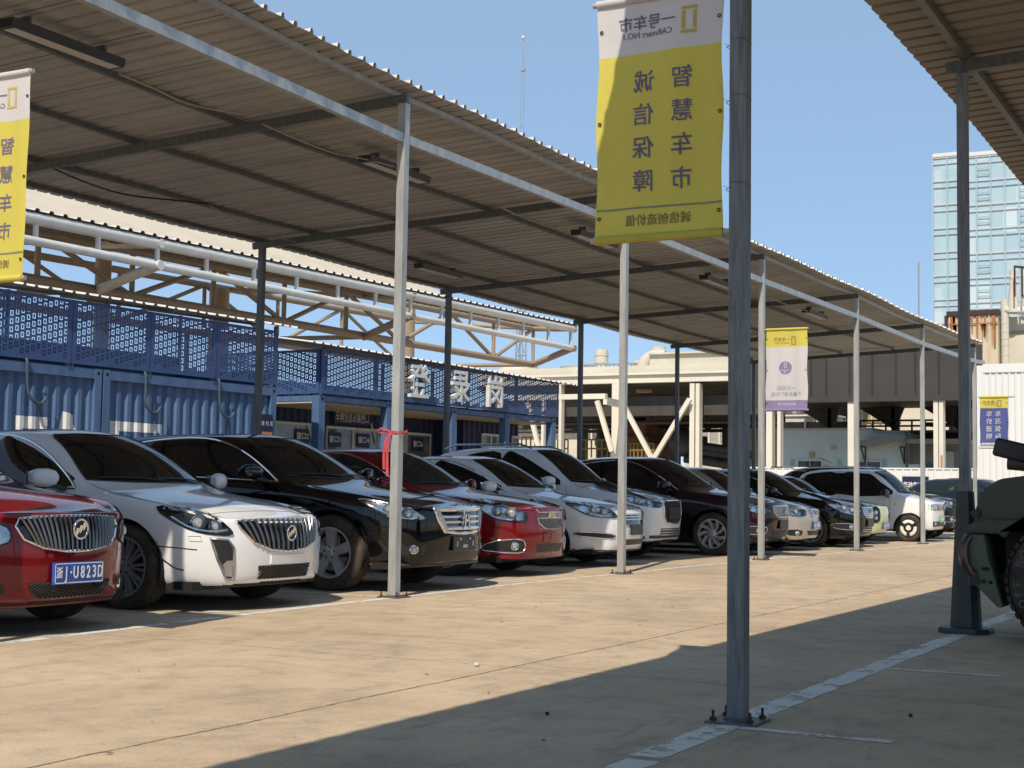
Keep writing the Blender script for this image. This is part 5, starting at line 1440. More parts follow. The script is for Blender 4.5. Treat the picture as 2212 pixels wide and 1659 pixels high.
# ---------------------------------------------------------------- the blue office with the big letters
PO = Plane((11.14, 9.0), -.072)
OF = thing('office_cabin', 'blue cabin office with cut-out signboard fascia, open porch and service windows', 'building', PO.P, PO.rz)
uE = PO.px(1203, 905)[0]; OH = 2.71; BW = 1.75
up = [PO.px(x, 900)[0] for x in (695, 842, 982, 1097, 1197)]
for u in up:
    p = MB(); p.bx(u - .09, u + .09, .0, .17, 0, OH); p.build('porch_post', BLUE, OF)
    c = MB(); c.cyl((u, -.004, OH - .07), (u, .001, OH - .07), .025, 10, DARK); c.build('lifting_hole', None, OF)
f = MB()
for a, b in zip(up, up[1:]): f.bx(a + .09, b - .09, .02, .14, OH - .105, OH - .005)
f.bx(up[0] - .09 + .02, up[0] + .07, .17, 3.6, OH - .105, OH - .005); f.build('porch_beam', BLUE, OF)
c = MB(); c.bx(up[0] - .06, uE, .15, BW, OH - .145, OH - .11); c.build('ceiling', CEIL, OF)
w_ = MB(); corr_wall(w_, up[0] - 3.4, uE - 2.3, .1, OH - .14, None, BW); w_.bx(up[0] - 3.4, uE - 2.3, BW + .04, BW + 2.2, .1, OH)
corr_wall(w_, uE - 2.3 - .25, uE - .2, .1, OH - .14, None, .95); w_.bx(uE - 2.55, uE - .2, .99, BW + 2, .1, OH - .14); w_.build('corrugated_wall', NAVYW, OF)
TOPZ = lambda x, y: PO.px(x, y)[1]
z0 = OH + .03; z1 = PO.px(701, 755)[1]
cu = [up[0] - .09] + [PO.px(x, 830)[0] for x in (808, 905, 1008, 1112)] + [uE]
for i, (a, b) in enumerate(zip(cu, cu[1:])):
    p = MB(); perf_panel(p, a + .004, b - .004, z0, z1, None, -.04, phase=i * .07); p.bx(a + .01, a + .05, -.035, .02, OH, z1); p.build('cut_out_panel', BLUED, OF)
p = MB(); perf_panel(p, .0, 2.9, z0, z1, None, axis=lambda a, b: Vector((up[0] - .1, a, b)), phase=.03); p.build('cut_out_panel', BLUED, OF)
b_ = MB(); b_.bx(up[0], uE, 3.5, 3.53, OH, z1 - .28); b_.bx(up[0], uE, .2, 3.5, OH, OH + .05); b_.build('rear_parapet', BLUED, OF)
rf = MB(); P_ = corrugated(uE - up[0] + 1.5, [(0, 0), (.15, 0), (.17, .03), (.21, .03), (.23, 0)])
for sg, M in ((1, SHEETW), (-1, SHEET)):
    rows = [[Vector((up[0] - .7 + u, vv + .012 * sin(u * 9) * (j == 0), z1 + .07 + h + .0015 * sg + .25 * j - .012 * u)) for u, h in P_] for j, vv in enumerate((-.22, 1.6, 3.7))]
    rf.grid(rows if sg < 0 else rows[::-1], M)
for u in up: rf.bx(u, u + .05, .0, .04, z1 - .1, z1 + .06 - .012 * (u - up[0] + .7), GALVD); rf.bx(u, u + .05, 3.54, 3.6, z1 - .3, z1 + .46 - .012 * (u - up[0]), GALVD)
rf.build('roof_sheet', None, OF)
q6 = lambda zx, zy, v=0: PO.px(548.6 + zx * .3472, 466.3 + zy * .3472, v)
sn = MB(); a, zb = q6(490, 1300, BW - .03); b, zt = q6(718, 1215, BW - .03)
sn.bx(a, b, BW - .06, BW - .03, zb + .02, zt, NAVYS); sn.text('车辆信息采集窗口', .27, ((a + b) / 2, BW - .066, (zb + zt) / 2), (1, 0, 0), (0, 0, 1), mat('dull sign lettering', (.55, .54, .55), .6), 0, .012, sx=(b - a) / (8.6 * .27))
o = sn.build('window_sign', None, OF)
# service windows
def window(x0, x1, y0, y1, v, n=2, name='service_window', pane=PANE):
    a, zt = q6(x0, y0, v); b, _ = q6(x1, y0, v); _, zb = q6(x0, y1, v)
    fr = MB(); t = .055
    fr.bx(a, b, v - .04, v, zt - t, zt); fr.bx(a, b, v - .04, v, zb, zb + t)
    for i in range(n + 1):
        u = a + (b - a) * i / n; fr.bx(max(a, u - t / 2), min(b, u + t / 2), v - .038, v + .002, zb + t, zt - t)
    w = fr.build(name, PVC, OF); p = MB(); p.bx(a + .01, b - .01, v - .02, v - .012, zb + .02, zt - .02); p.build('pane', pane, w); return w, a, b, zb, zt
W1 = window(128, 395, 1275, 1530, BW - .01, 2); W2 = window(445, 770, 1305, 1560, BW - .01, 2); W3 = window(775, 930, 1330, 1590, BW - .01, 1)
W4 = window(935, 1095, 1345, 1600, BW - .01, 1, 'service_door')
for txt, zx, zy, Wn in (('窗口2', 300, 1372, W1), ('窗口3', 502, 1392, W2), ('窗口4', 680, 1398, W2), ('窗口6', 1018, 1422, W4)):
    u, z = q6(zx, zy, BW - .05); m_ = MB(); m_.bx(u - .21, u + .21, BW - .06, BW - .05, z - .15, z + .15, NAVYS)
    m_.text(txt, .15, (u, BW - .062, z), (1, 0, 0), (0, 0, 1), PLATEW, 0, .008); m_.build('counter_plate', None, Wn[0])
for zx, wd in ((348, .025), (745, .022)):
    u, z = q6(zx, 1380, BW - .05); m_ = MB(); m_.tube([(u - .1, BW - .045, z + .3), (u + .02, BW - .05, z + .05), (u + .1, BW - .045, z - .15)], wd, 5); m_.build('curtain_tie', PVC, W1[0] if zx < 400 else W2[0])
tp = MB(); u, z = q6(1305, 1400, BW - .05); tp.bx(u - .62, u + .55, BW - .07, BW - .05, z - .5, z + .45, NAVYS)
tp.text('温馨提示', .27, (u - .02, BW - .075, z + .1), (1, 0, 0), (0, 0, 1), GREYL, 0, .01); tp.text('请按顺序排队', .11, (u, BW - .075, z - .16), (1, 0, 0), (0, 0, 1), GREYL); tp.text('请保管好随身物品', .11, (u, BW - .075, z - .32), (1, 0, 0), (0, 0, 1), GREYL)
tp.build('notice_board', None, OF)
window(1412, 1528, 1352, 1560, .94, 2, 'window'); window(1600, 1642, 1368, 1500, .94, 1, 'window')
for ch, x, y in (('登', 1022, 1040), ('录', 1281, 1066), ('岗', 1496, 1103)):
    u, z = q6(x, y, -.2); m_ = MB(); m_.text(ch, .74, (u + .06, -.12, z - .02), (1, 0, 0), (0, 0, 1), GREYL, .09, .014, sx=.92)
    for k in (-.2, .2): m_.bx(u + k - .02, u + k + .02, -.12, -.03, z - .02, z + .02, GALVD)
    m_.build('sign_character', None, OF)

# ---------------------------------------------------------------- white tubular steel canopy behind
TUBE = mat('white painted steel tube', (.66, .64, .58), .45, 0, 0, .10, 2, col2=(.74, .72, .68))
TAN = mat('tan painted steel', (.34, .27, .19), .55, 0, 0, .12, 2); TANR = mat('cream roof sheet', (.62, .53, .40), .55, 0, 0, .08, 1.5)
FY = 14.0
T = thing('tubular_canopy', 'big white tubular steel truss canopy with a cream roof rising behind the blue cabins', 'canopy')
tp_ = lambda x, y, Y: at_y(x, y, Y)
def chord(name, pts, r, M, Y, n=12):
    mb = MB(); mb.tube([tp_(x, y, Y) for x, y in pts], r, n); return mb.build(name, M, T, smooth=50)
top = [(-160, 420), (65, 470), (338, 503), (578, 556), (887, 629), (1241, 711)]; bot = [(-160, 478), (65, 519), (338, 568), (549, 617), (887, 681), (1238, 753)]
A0, A1 = tp_(-160, 422, FY), tp_(1241, 711, FY); B0, B1 = tp_(-160, 478, FY), tp_(1239, 753, FY)
zt_ = (tp_(338, 503, FY).z + A1.z) / 2; zb_ = (tp_(338, 568, FY).z + B1.z) / 2
def lin(pts): # straight line through the first and last sighted points
    return tp_(*pts[1], FY), tp_(*pts[-1], FY)
def ext(a, b, x): f = (x - a.x) / (b.x - a.x); return a.lerp(b, f)
tA, tB = lin(top); bA, bB = lin(bot); X0 = -6.0
mb = MB(); mb.tube([ext(tA, tB, X0), tB], .125, 14); mb.build('top_rail', TUBE, T, smooth=50)
mb = MB(); mb.tube([ext(bA, bB, X0), bB], .092, 12); mb.build('bottom_rail', TUBE, T, smooth=50)
for x in (-40, 73, 209, 338, 445, 548, 641, 730, 812, 888, 955, 1018, 1078, 1132, 1186, 1234):
    p = tp_(x, 600, FY); mb = MB(); mb.tube([ext(tA, tB, p.x), ext(bA, bB, p.x)], .055, 8); mb.build('strut', TUBE, T, smooth=50)
NOD = [(338, 211, 627, 455), (888, 786, 728, 640), (1238, 1151, 788, 716)]
Y2 = FY + 2.6
# the two trusses along X behind the front rails
def truss(Y, zt, zb, xa, xb, n, r, name):
    mb = MB(); mb.tube([(xa, Y, zt(xa)), (xb, Y, zt(xb))], r, 10); mb.build('top_chord', TAN, T, smooth=50)
    mb = MB(); mb.tube([(xa, Y, zb(xa)), (xb, Y, zb(xb))], r * 1.05, 10); mb.build('bottom_chord', TAN, T, smooth=50)
    for i in range(n + 1):
        x = xa + (xb - xa) * i / n; mb = MB()
        mb.tube([(x, Y, zt(x)), (x, Y, zb(x))], r * .62, 8); mb.build('web_post', TAN, T, smooth=50)
        if i < n:
            x2 = xa + (xb - xa) * (i + 1) / n; mb = MB()
            if i % 2: mb.tube([(x, Y, zb(x)), (x2, Y, zt(x2))], r * .62, 8)
            else: mb.tube([(x, Y, zt(x)), (x2, Y, zb(x2))], r * .62, 8)
            mb.build('web_diagonal', TAN, T, smooth=50)
p1, p3 = tp_(211, 627, Y2), tp_(1151, 788, Y2); zlow = lambda x: p1.z + (p3.z - p1.z) * (x - p1.x) / (p3.x - p1.x)
ztop = lambda x: ext(tA, tB, x).z + .30
truss(Y2, ztop, zlow, X0, p3.x, 14, .105, 'a')
truss(Y2 + 5, lambda x: ztop(x) + .45, lambda x: zlow(x) + .15, X0, p3.x - 1, 11, .10, 'b')
for fx, tx, ty, tt in NOD:
    a = tp_(fx, 600, FY).x; t2, b2 = ext(tA, tB, a), ext(bA, bB, a); q2 = tp_(tx, ty, Y2)
    for s_, e_, r in ((b2, q2, .11), (t2, Vector((q2.x, Y2, ztop(q2.x))), .10)):
        mb = MB(); mb.tube([s_ + Vector((0, -.12, 0)), s_, e_], r, 10); mb.build('outrigger', TUBE if fx < 400 else TAN, T, smooth=50)
    mb = MB(); mb.tube([q2, (q2.x, Y2 + 5, q2.z + .1)], .07, 8); mb.build('cross_chord', TAN, T, smooth=50)
    mb = MB(); mb.tube([(q2.x, Y2, ztop(q2.x)), (q2.x, Y2 + 5, ztop(q2.x) + .45)], .07, 8); mb.build('cross_chord', TAN, T, smooth=50)
for x, y, Yc, r in ((222, 620, Y2 + 1.2, .19), (474, 640, Y2 + 4.5, .30), (882, 700, Y2 + 2.0, .22)):
    p = tp_(x, y, Yc); mb = MB(); mb.cyl((p.x, Yc, 0), (p.x, Yc, ztop(p.x) + .3), r, 18); mb.build('column', TAN, T, smooth=50)
# roof: low front sheet along the whole length and a raised cream roof over the left part
rf = MB(); xe = tp_(1243, 705, FY).x
P_ = corrugated(xe - X0, [(0, 0), (.22, 0), (.25, .05), (.33, .05), (.36, 0)])
rows = [[Vector((X0 + u, FY - .12 + dv, ext(tA, tB, X0 + u).z + .13 + h + rise)) for u, h in P_] for dv, rise in ((0, 0), (.8, .02), (1.7, .05))]
rf.grid(rows[::-1], SHEETW); rf.grid([[p - Vector((0, 0, .02)) for p in r] for r in rows], mat('shade-brown roof underside', (.16, .10, .065), .7)); rf.build('roof_sheet', None, T)  # underside colour takes in the shade inside the canopy
xr = tp_(690, 560, FY + 4).x
rr = MB(); za = lambda x: ext(tA, tB, x).z + .16
ns = 10
rows = []
for i in range(ns + 1):
    f = i / ns; v = FY + .05 + 11 * f; rise = 3.4 * sin(f * pi / 2)
    rows.append([Vector((x if x < xr else xr + 1.4 * (1 - f), v, za(x) + rise)) for x in (X0, X0 + 8, X0 + 14, xr + .001)])
rr.grid(rows[::-1]); rr.build('raised_roof', TANR, T)

# ---------------------------------------------------------------- antenna mast and lattice tower on the skyline
STEELF = mat('weathered mast steel', (.30, .33, .36), .6, .2)
YA = 70; mp = lambda x, y: at_y(x, y, YA)
mst = thing('antenna_mast', 'thin lightning mast with a ball near its tip, rising above the canopy roof', 'mast')
a, b = mp(1128, 330), mp(1130, 150); mb = MB(); r = .22
for k in range(3):
    o_ = Vector((r * cos(k * 2.1), r * sin(k * 2.1), 0)); mb.tube([Vector((a.x, a.y, 0)) + o_ * 1.6, a + o_, b + o_], .035, 5)
for k in range(26):
    z = b.z - k * 1.1; mb.tube([Vector((b.x, b.y, z)) + Vector((r * cos(q_ * 2.1), r * sin(q_ * 2.1), 0)) for q_ in range(3)], .02, 4, None, True)
mb.build('lattice', STEELF, mst)
t0 = mp(1130, 118); t1 = mp(1130.5, 85); t2 = mp(1131, 56)
mb = MB(); mb.tube([b, t0, t1], .09, 8); mb.tube([t1, t2], .035, 6); mb.cyl(b - Vector((0, 0, .2)), b + Vector((0, 0, .15)), .26, 10); mb.build('spike', STEELF, mst)
mb = MB(); mb.sphere(mp(1130.3, 81.5), .26, None, 14, 8); mb.build('ball', mat('pale ball', (.6, .62, .64), .3, .4), mst, smooth=60)
YB2 = 48; lp = lambda x, y: at_y(x, y, YB2)
mb = MB(); tp1 = lp(1121, 640); lo = lp(1124, 800); z0_, z1_ = 0, tp1.z; xc = lp(1126, 720).x; hw0, hw1 = .55, .22
cor = lambda k, z: Vector((xc + (hw0 + (hw1 - hw0) * z / z1_) * (-1, 1, 1, -1)[k], YB2 + (hw0 + (hw1 - hw0) * z / z1_) * (-1, -1, 1, 1)[k], z))
for k in range(4): mb.tube([cor(k, 0), cor(k, z1_)], .045, 5)
n = 14
for i in range(n):
    za_, zb2 = z1_ * i / n, z1_ * (i + 1) / n
    for k in range(4): mb.tube([cor(k, za_), cor((k + 1) % 4, zb2)], .025, 4); mb.tube([cor(k, zb2), cor((k + 1) % 4, zb2)], .025, 4)
tag(mb.build('lattice_tower', STEELF), 'slim lattice tower behind the end of the white tubular canopy', 'tower')

# ---------------------------------------------------------------- right: the old factory
CREAM = mat('cream factory render', (.62, .56, .44), .75, 0, 0, .14, .25, .1, 20, col2=(.70, .65, .54))
WHITEB = mat('white painted steelwork', (.70, .66, .57), .55, 0, 0, .08, .5)
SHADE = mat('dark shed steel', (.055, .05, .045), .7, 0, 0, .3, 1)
CONC = mat('stained concrete block', (.58, .54, .44), .8, 0, 0, .22, .35, col2=(.68, .64, .54), stretch=(1, 1, .5))
XF = 58.0
fx = lambda x, y, X=XF: at_x(x, y, X)
def slab(mb, x0, x1, y0, y1, X, depth, M=None):
    """box whose front is the pixel rectangle seen on the plane x = X"""
    a = fx(x0, (y0 + y1) / 2, X); b = fx(x1, (y0 + y1) / 2, X); xm = (x0 + x1) / 2
    zt, zb = fx(xm, y0, X).z, fx(xm, y1, X).z
    return mb.bx(X, X + depth, a.y, b.y, zb, zt, M)
def slabg(mb, x0, x1, y0, X, depth, M=None, z0=0.):
    a = fx(x0, y0, X); b = fx(x1, y0, X); return mb.bx(X, X + depth, a.y, b.y, z0, (a.z + b.z) / 2, M)
FA = thing('factory_shed', 'cream open-sided factory shed with white columns, white eaves beam and crossed braces', 'building')
mb = MB(); slab(mb, 1040, 1600, 811, 828, XF, .5, WHITEB); slab(mb, 1040, 1600, 806, 811, XF - .15, .9, WHITEB); mb.build('eaves_beam', None, FA)
mb = MB(); slabg(mb, 1030, 1620, 792, XF + 1.2, 13, CREAM, fx(1300, 815, XF + 1.2).z); mb.build('upper_wall', None, FA)
mb = MB(); slabg(mb, 1403, 1760, 758, XF + 2.5, 12, CONC, fx(1500, 800, XF + 2.5).z); slab(mb, 1400, 1760, 756, 760, XF + 2.3, 12.4, CONC); mb.build('roof_block', None, FA)
for x0, x1 in ((1208, 1212), (1322, 1340), (1490, 1500), (1503, 1511)):
    mb = MB(); slabg(mb, x0, x1, 828, XF, .45, WHITEB); mb.build('column', None, FA)
for (xa, ya), (xb, yb) in (((1338, 858), (1420, 1012)), ((1490, 862), (1398, 1015)), ((1290, 866), (1322, 975))):
    mb = MB(); mb.bar(fx(xa, ya, XF - .3), fx(xb, yb, XF - .3), .22, .22); mb.build('brace', WHITEB, FA)
mb = MB(); slab(mb, 1100, 1307, 852, 863, XF - 4, .3, WHITEB); mb.bar(fx(1307, 866, XF - 3), fx(1345, 874, XF), .2, .35, WHITEB); mb.build('side_beam', None, FA)
for x in (1170, 1208):
    mb = MB(); slabg(mb, x, x + 5, 863, XF - 4, .25, WHITEB); mb.build('column', None, FA)
mb = MB(); mb.bar(fx(1140, 870, XF - 4), fx(1172, 1000, XF - 4), .2, .2, WHITEB); mb.build('brace', None, FA)
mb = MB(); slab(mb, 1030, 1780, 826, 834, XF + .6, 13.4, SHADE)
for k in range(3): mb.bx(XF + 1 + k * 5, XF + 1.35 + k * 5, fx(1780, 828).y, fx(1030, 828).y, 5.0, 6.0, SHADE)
mb.build('roof_deck', None, FA)
for k in range(3):
    X = XF + 3 + k * 5; mb = MB(); y0, y1 = fx(1780, 830, X).y, fx(1030, 830, X).y; n = 26
    for i in range(n):
        a = y0 + (y1 - y0) * i / n; b = y0 + (y1 - y0) * (i + 1) / n
        mb.tube([(X, a, 5.9), (X, b, 4.8 if i % 2 else 5.9)] if False else [(X, a, 5.9 if i % 2 else 4.75), (X, b, 4.75 if i % 2 else 5.9)], .09, 5)
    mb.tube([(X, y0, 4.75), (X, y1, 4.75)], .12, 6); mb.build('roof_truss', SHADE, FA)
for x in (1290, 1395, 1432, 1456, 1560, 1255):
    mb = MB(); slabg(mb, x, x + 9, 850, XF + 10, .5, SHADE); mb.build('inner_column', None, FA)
# far screens seen through the shed
mb = MB(); slabg(mb, 1030, 1330, 950, XF + 22, .3, CREAM); slabg(mb, 1480, 1780, 958, XF + 22, .3, CREAM); mb.build('low_wall', None, FA)
LOUV = mat('grey louvre screen', (.16, .14, .125), .7, 0, 0, .5, 3, stretch=(1, 1, 6)); LOUVP = mat('pale louvre screen', (.36, .34, .31), .7, 0, 0, .4, 3, stretch=(1, 1, 8))
mb = MB(); slab(mb, 1030, 1340, 892, 950, XF + 22.2, .2, LOUV); slab(mb, 1460, 1780, 900, 958, XF + 22.2, .2, LOUVP)
for x in (1257, 1276, 1300, 1488, 1508, 1530, 1552): slab(mb, x, x + 3, 880, 958, XF + 22, .1, WHITEB)
mb.build('louvre_screen', None, FA)
# machines in the shed
MACH = mat('dark machinery', (.05, .055, .06), .6, .3, 0, .5, 2); RUSTB = mat('rusty hopper', (.16, .07, .04), .8, 0, 0, .4, 1.5); YEL = mat('yellow rail paint', (.24, .17, .04), .6)
mb = MB(); slab(mb, 1343, 1395, 902, 945, XF + 6, 3, RUSTB); slab(mb, 1335, 1400, 944, 960, XF + 5.7, 3.4, RUSTB); mb.prism([(0, 0), (1, 0), (.7, -.5), (.3, -.5)], fx(1345, 960, XF + 6), (0, -2.2, 0), (0, 0, 2.2), 2); o = mb.build('hopper', RUSTB); tag(o, 'rusty brown hopper inside the open factory shed, behind the crossed braces', 'machine')
mb = MB(); X = XF + 5; p = fx(1480, 960, X); q_ = fx(1590, 975, X)
for i in range(7): mb.cyl((X + i % 3 * .5, p.y, p.z - .25 * (i // 2)), (X + i % 3 * .5, q_.y, q_.z - .25 * (i // 2)), .26, 10, MACH)
slab(mb, 1478, 1600, 972, 990, X, 2.5, MACH); slab(mb, 1470, 1500, 940, 975, X, 2, MACH); mb.sphere(fx(1475, 955, X), .8, MACH); o = mb.build('roller_machine', None, smooth=40); tag(o, 'dark machine with stacked rollers inside the factory shed, near its white column', 'machine')
mb = MB(); X = XF + 8; slab(mb, 1325, 1350, 955, 1000, X, 2, MACH); slab(mb, 1300, 1322, 950, 1000, X, 2, MACH); mb.sphere(fx(1310, 955, X), .7, MACH); slab(mb, 1400, 1440, 960, 1010, X, 2, MACH); slab(mb, 1355, 1400, 972, 1010, X - 1, 2, MACH); o = mb.build('press_machine', None, smooth=40); tag(o, 'dark green grey machine block under the rusty hopper in the factory shed', 'machine')
def railing(x0, x1, y0, y1, X, n, M, label, nm='safety_rail'):
    mb = MB(); r = .045
    a, b = fx(x0, y0, X), fx(x1, y0, X); zb = fx((x0 + x1) / 2, y1, X).z
    for z in (a.z, (a.z + zb) / 2): mb.tube([(X, a.y, z), (X, b.y, z)], r, 5)
    for i in range(n): y = a.y + (b.y - a.y) * i / (n - 1); mb.tube([(X, y, a.z), (X, y, zb)], r, 5)
    return tag(mb.build(nm, M), label, 'railing')
railing(1255, 1312, 950, 988, XF + 3, 6, YEL, 'yellow safety rail in the shed, left of the second canopy post')
railing(1320, 1412, 958, 988, XF + 2.5, 12, YEL, 'long yellow safety rail below the rusty hopper'); railing(1127, 1166, 945, 985, XF + 3, 5, YEL, 'yellow safety rail seen past the right end of the blue office')
railing(1205, 1227, 950, 988, XF + 3, 4, YEL, 'short yellow safety rail just right of the blue office corner')
def vent(x, y0, y1, w, X, label, cat='chimney', cap=True):
    mb = MB(); a, b = fx(x, y1, X), fx(x, y0, X); r = w / 2
    mb.lathe([(r * 1.25, a.z - .4), (r * 1.2, a.z + .1), (r, a.z + .15), (r, b.z), (r * .8, b.z), (0, b.z)], 18, 'z', None, (a.x, a.y, 0))
    for f in (.35, .7): mb.lathe([(r * 1.08, a.z + (b.z - a.z) * f), (r * 1.08, a.z + (b.z - a.z) * f + .1)], 18, 'z', None, (a.x, a.y, 0))
    return tag(mb.build('roof_vent', CONC, smooth=40), label, cat)
vent(1299, 756, 800, .75, XF + 5, 'tall cream vent stack on the factory roof beside the railing')
vent(1381, 780, 806, .75, XF + 5, 'short cream vent stub on the factory roof left of the concrete block')
vent(1722 - 300, 750, 760, .8, XF + 8, 'stub vent on top of the concrete roof block')
for (x, y0, y1, lab) in ((1252, 793, 806, 'low cream roof hood on the factory nearest the rear canopy post'), (1120, 790, 810, 'bulky cream roof hood on the factory above the blue office roof')):
    mb = MB(); a = fx(x, y1, XF + 4); z = fx(x, y0, XF + 4).z; mb.lathe([(1.5, a.z - .2), (1.3, a.z), (1.05, z - .1), (1.1, z), (0, z)], 16, 'z', CONC, (a.x, a.y, 0)); tag(mb.build('roof_hood', None, smooth=40), lab, 'roof vent')
mb = MB(); a = fx(1392, 795, XF + 3); mb.tube(smooth_open([(a.x, a.y, a.z - 1.3), (a.x, a.y, a.z), (a.x, a.y - .4, a.z + .5), (a.x, a.y - 1.2, a.z + .5)], 5), .42, 12); tag(mb.build('bent_duct', CONC, smooth=50), 'bent cream duct running into the concrete roof block', 'duct')
railing(1262, 1400, 788, 806, XF + 3, 16, STEELF, 'thin roof railing on the factory around the cream vent stack', 'roof_rail')

# ---- dark fascia, its columns, the pale blue building, white hoarding
XS = 46.0
SH = thing('steel_shed', 'dark steel shed with deep panelled fascia on cream columns, beyond the canopy end', 'building')
DK = mat('dark brown steel panels', (.052, .048, .044), .5, .1, 0, .18, .5)
mb = MB(); a, b = fx(1600, 730, XS), fx(2120, 730, XS); zt, zb = fx(1850, 752, XS).z, fx(1850, 856, XS).z
mb.bx(XS, XS + .2, b.y, a.y, zb, zt)
mb.bx(XS - .12, XS + .3, b.y, a.y, zb - .22, zb); mb.build('fascia', DK, SH)
for x in (1690, 1752, 1785, 1835, 1884, 1935, 1977, 2028, 2072):
    mb = MB(); y = fx(x, 800, XS).y; mb.bx(XS - .03, XS + .01, y - .03, y + .03, zb, zt); mb.build('panel_joint', mat('panel joint', (.02, .02, .02), .7), SH)
for x0, x1 in ((1831, 1845), (2016, 2026), (2028, 2037), (1655, 1668), (1710 - 31, 1710 - 24)):
    mb = MB(); slabg(mb, x0, x1, 862, XS - .05, .4, WHITEB); mb.build('column', None, SH)
st = MB(); p = fx(2022, 1000, XS - .06)
mb = MB()
for k in range(3): mb.bx(XS - .058, XS - .052, p.y - .25 + k * .12, p.y - .17 + k * .12, .5, 2.6 - k * .5)
mb.build('rust_streak', mat('rust streak', (.42, .24, .10), .8), SH)
X = XS + 7
for x0, x1 in ((1788, 1802), (1925, 1938), (2067, 2080)):
    c = MB(); slabg(c, x0, x1, 870, X, .5, SHADE); y = fx((x0 + x1) / 2, 870, X).y; z = fx(x0, 870, X).z
    c.prism([(0, 0), (0, -1.0), (2.1, .35), (2.1, .75)], (X, y, z - .2), (0, 1, 0), (0, 0, 1), -.3, SHADE); c.prism([(0, 0), (0, -1.0), (-.7, .75), (-.2, .75)], (X + .001, y, z - .2), (0, 1, 0), (0, 0, 1), -.28, SHADE); c.build('bracket_column', None, SH)
mb = MB(); slab(mb, 1600, 2120, 858, 872, X - .2, 1, SHADE); slab(mb, 1600, 2120, 852, 860, XS + .5, 7, SHADE); mb.build('roof_deck', None, SH)

FAC = thing('factory_building', 'sunlit cream factory wall with pale window bands, seen under the dark fascia', 'building')
mb = MB(); slabg(mb, 1590, 2140, 850, XS + 22, 8, CREAM); mb.build('wall', None, FAC)
mb = MB(); slab(mb, 1861, 1925, 889, 912, XS + 21.9, .1, mat('ochre blind', (.40, .33, .18), .7)); slab(mb, 1861, 1925, 876, 888, XS + 21.9, .1, mat('pale grey pane', (.30, .31, .29), .3))
for x in (1861, 1881, 1900, 1919): slab(mb, x, x + 2, 876, 912, XS + 21.8, .1, WHITEB)
mb.build('window', None, FAC); mb = MB(); slab(mb, 1925, 1946, 876, 912, XS + 21.9, .1, mat('pale blue panel', (.42, .48, .52), .5)); mb.build('panel', None, FAC)
mb = MB()
for k in range(9): slab(mb, 1800 + k * 5, 1801.5 + k * 5, 874, 900, XS + 21.9, .1, CONC)
mb.build('cladding_rib', None, FAC)
for i, (x0, x1) in enumerate(((1697, 1740), (1763, 1800))):
    c = thing('cooling_unit', ('white cooling unit on the brown parapet, left one, near the round-logo banner', 'white cooling unit on the brown parapet, next to the dark bracket column')[i], 'cooling unit', (0, 0, 0), 0, 'cooling units behind the pale blue building')
    mb = MB(); slab(mb, x0, x1, 898, 915, XS + 9, 1.6, mat('cooling unit white', (.55, .57, .54), .5)); mb.build('casing', None, c)
    mb = MB(); slab(mb, x0 - 1, x1 + 4, 895.5, 899, XS + 8.9, 1.8, WHITEB); mb.build('lid', None, c)
    mb = MB(); a = fx((x0 + x1) / 2, 895, XS + 9.8); mb.lathe([(.5, a.z), (.42, a.z + .25), (0, a.z + .25)], 16, 'z', GALVD, (a.x, a.y, 0)); mb.build('fan_cowl', None, c)
mb = MB(); slabg(mb, 1693, 1846, 911, XS + 8, .3, mat('brown parapet', (.13, .10, .085), .8, 0, 0, .4, 2, stretch=(3, 3, .6)))
for x in (1737, 1795): slab(mb, x, x + 4, 905, 931, XS + 7.9, .2, WHITEB)
tag(mb.build('parapet_wall', None), 'stained brown parapet wall behind the pale blue building, under the cooling units', 'wall')

PB = thing('pale_blue_building', 'low pale blue building with dark windows and a bent grey awning behind the hoarding', 'building')
PBM = mat('pale blue render', (.42, .52, .54), .7, 0, 0, .06, .6); X = XS + 3.0
zl, zr = fx(1691, 930.5, X), fx(1955, 934, X); mb = MB()
a, b, c2, d2 = fx(1691, 930.5, X).y, fx(1885, 932, X).y, fx(1925, 931, X).y, fx(1956, 934, X).y
mb.bx(X, X + 4, b, a, 0, zl.z); mb.bx(X + .001, X + 4, d2, b, 0, zl.z - .12); mb.build('wall', PBM, PB)
mb = MB(); mb.bx(X - .05, X + 4.1, b, a + .05, zl.z, zl.z + .1); mb.bx(X - .05, X + 4.1, d2 - .05, b, zl.z - .12, zl.z - .03); mb.build('roof_slab', mat('grey roof edge', (.36, .40, .40), .7), PB)
mb = MB(); sx = [fx(x, y, X - .5) for x, y in ((1860, 963), (1880, 964), (1900, 959), (1932, 951), (1957, 952))]
th = .22
rows = [[Vector((X - 1.0, p.y, p.z + .0)) for p in sx], [Vector((X - 1.0, p.y, p.z + th)) for p in sx], [Vector((X, p.y, p.z + th)) for p in sx], [Vector((X, p.y, p.z)) for p in sx]]
mb.grid(rows + [rows[0]]); mb.add([r[0] for r in rows], [(0, 1, 2, 3)]); mb.add([r[-1] for r in rows], [(3, 2, 1, 0)]); mb.build('awning', mat('grey awning', (.20, .21, .20), .7), PB)
for x in (1868, 1952):
    p = fx(x, 966, X - .1); mb = MB(); mb.tube([(X - .7, p.y, p.z), (X, p.y, p.z), (X, p.y, p.z - .65), (X - .7, p.y, p.z)], .04, 5); mb.build('awning_bracket', SHADE, PB)
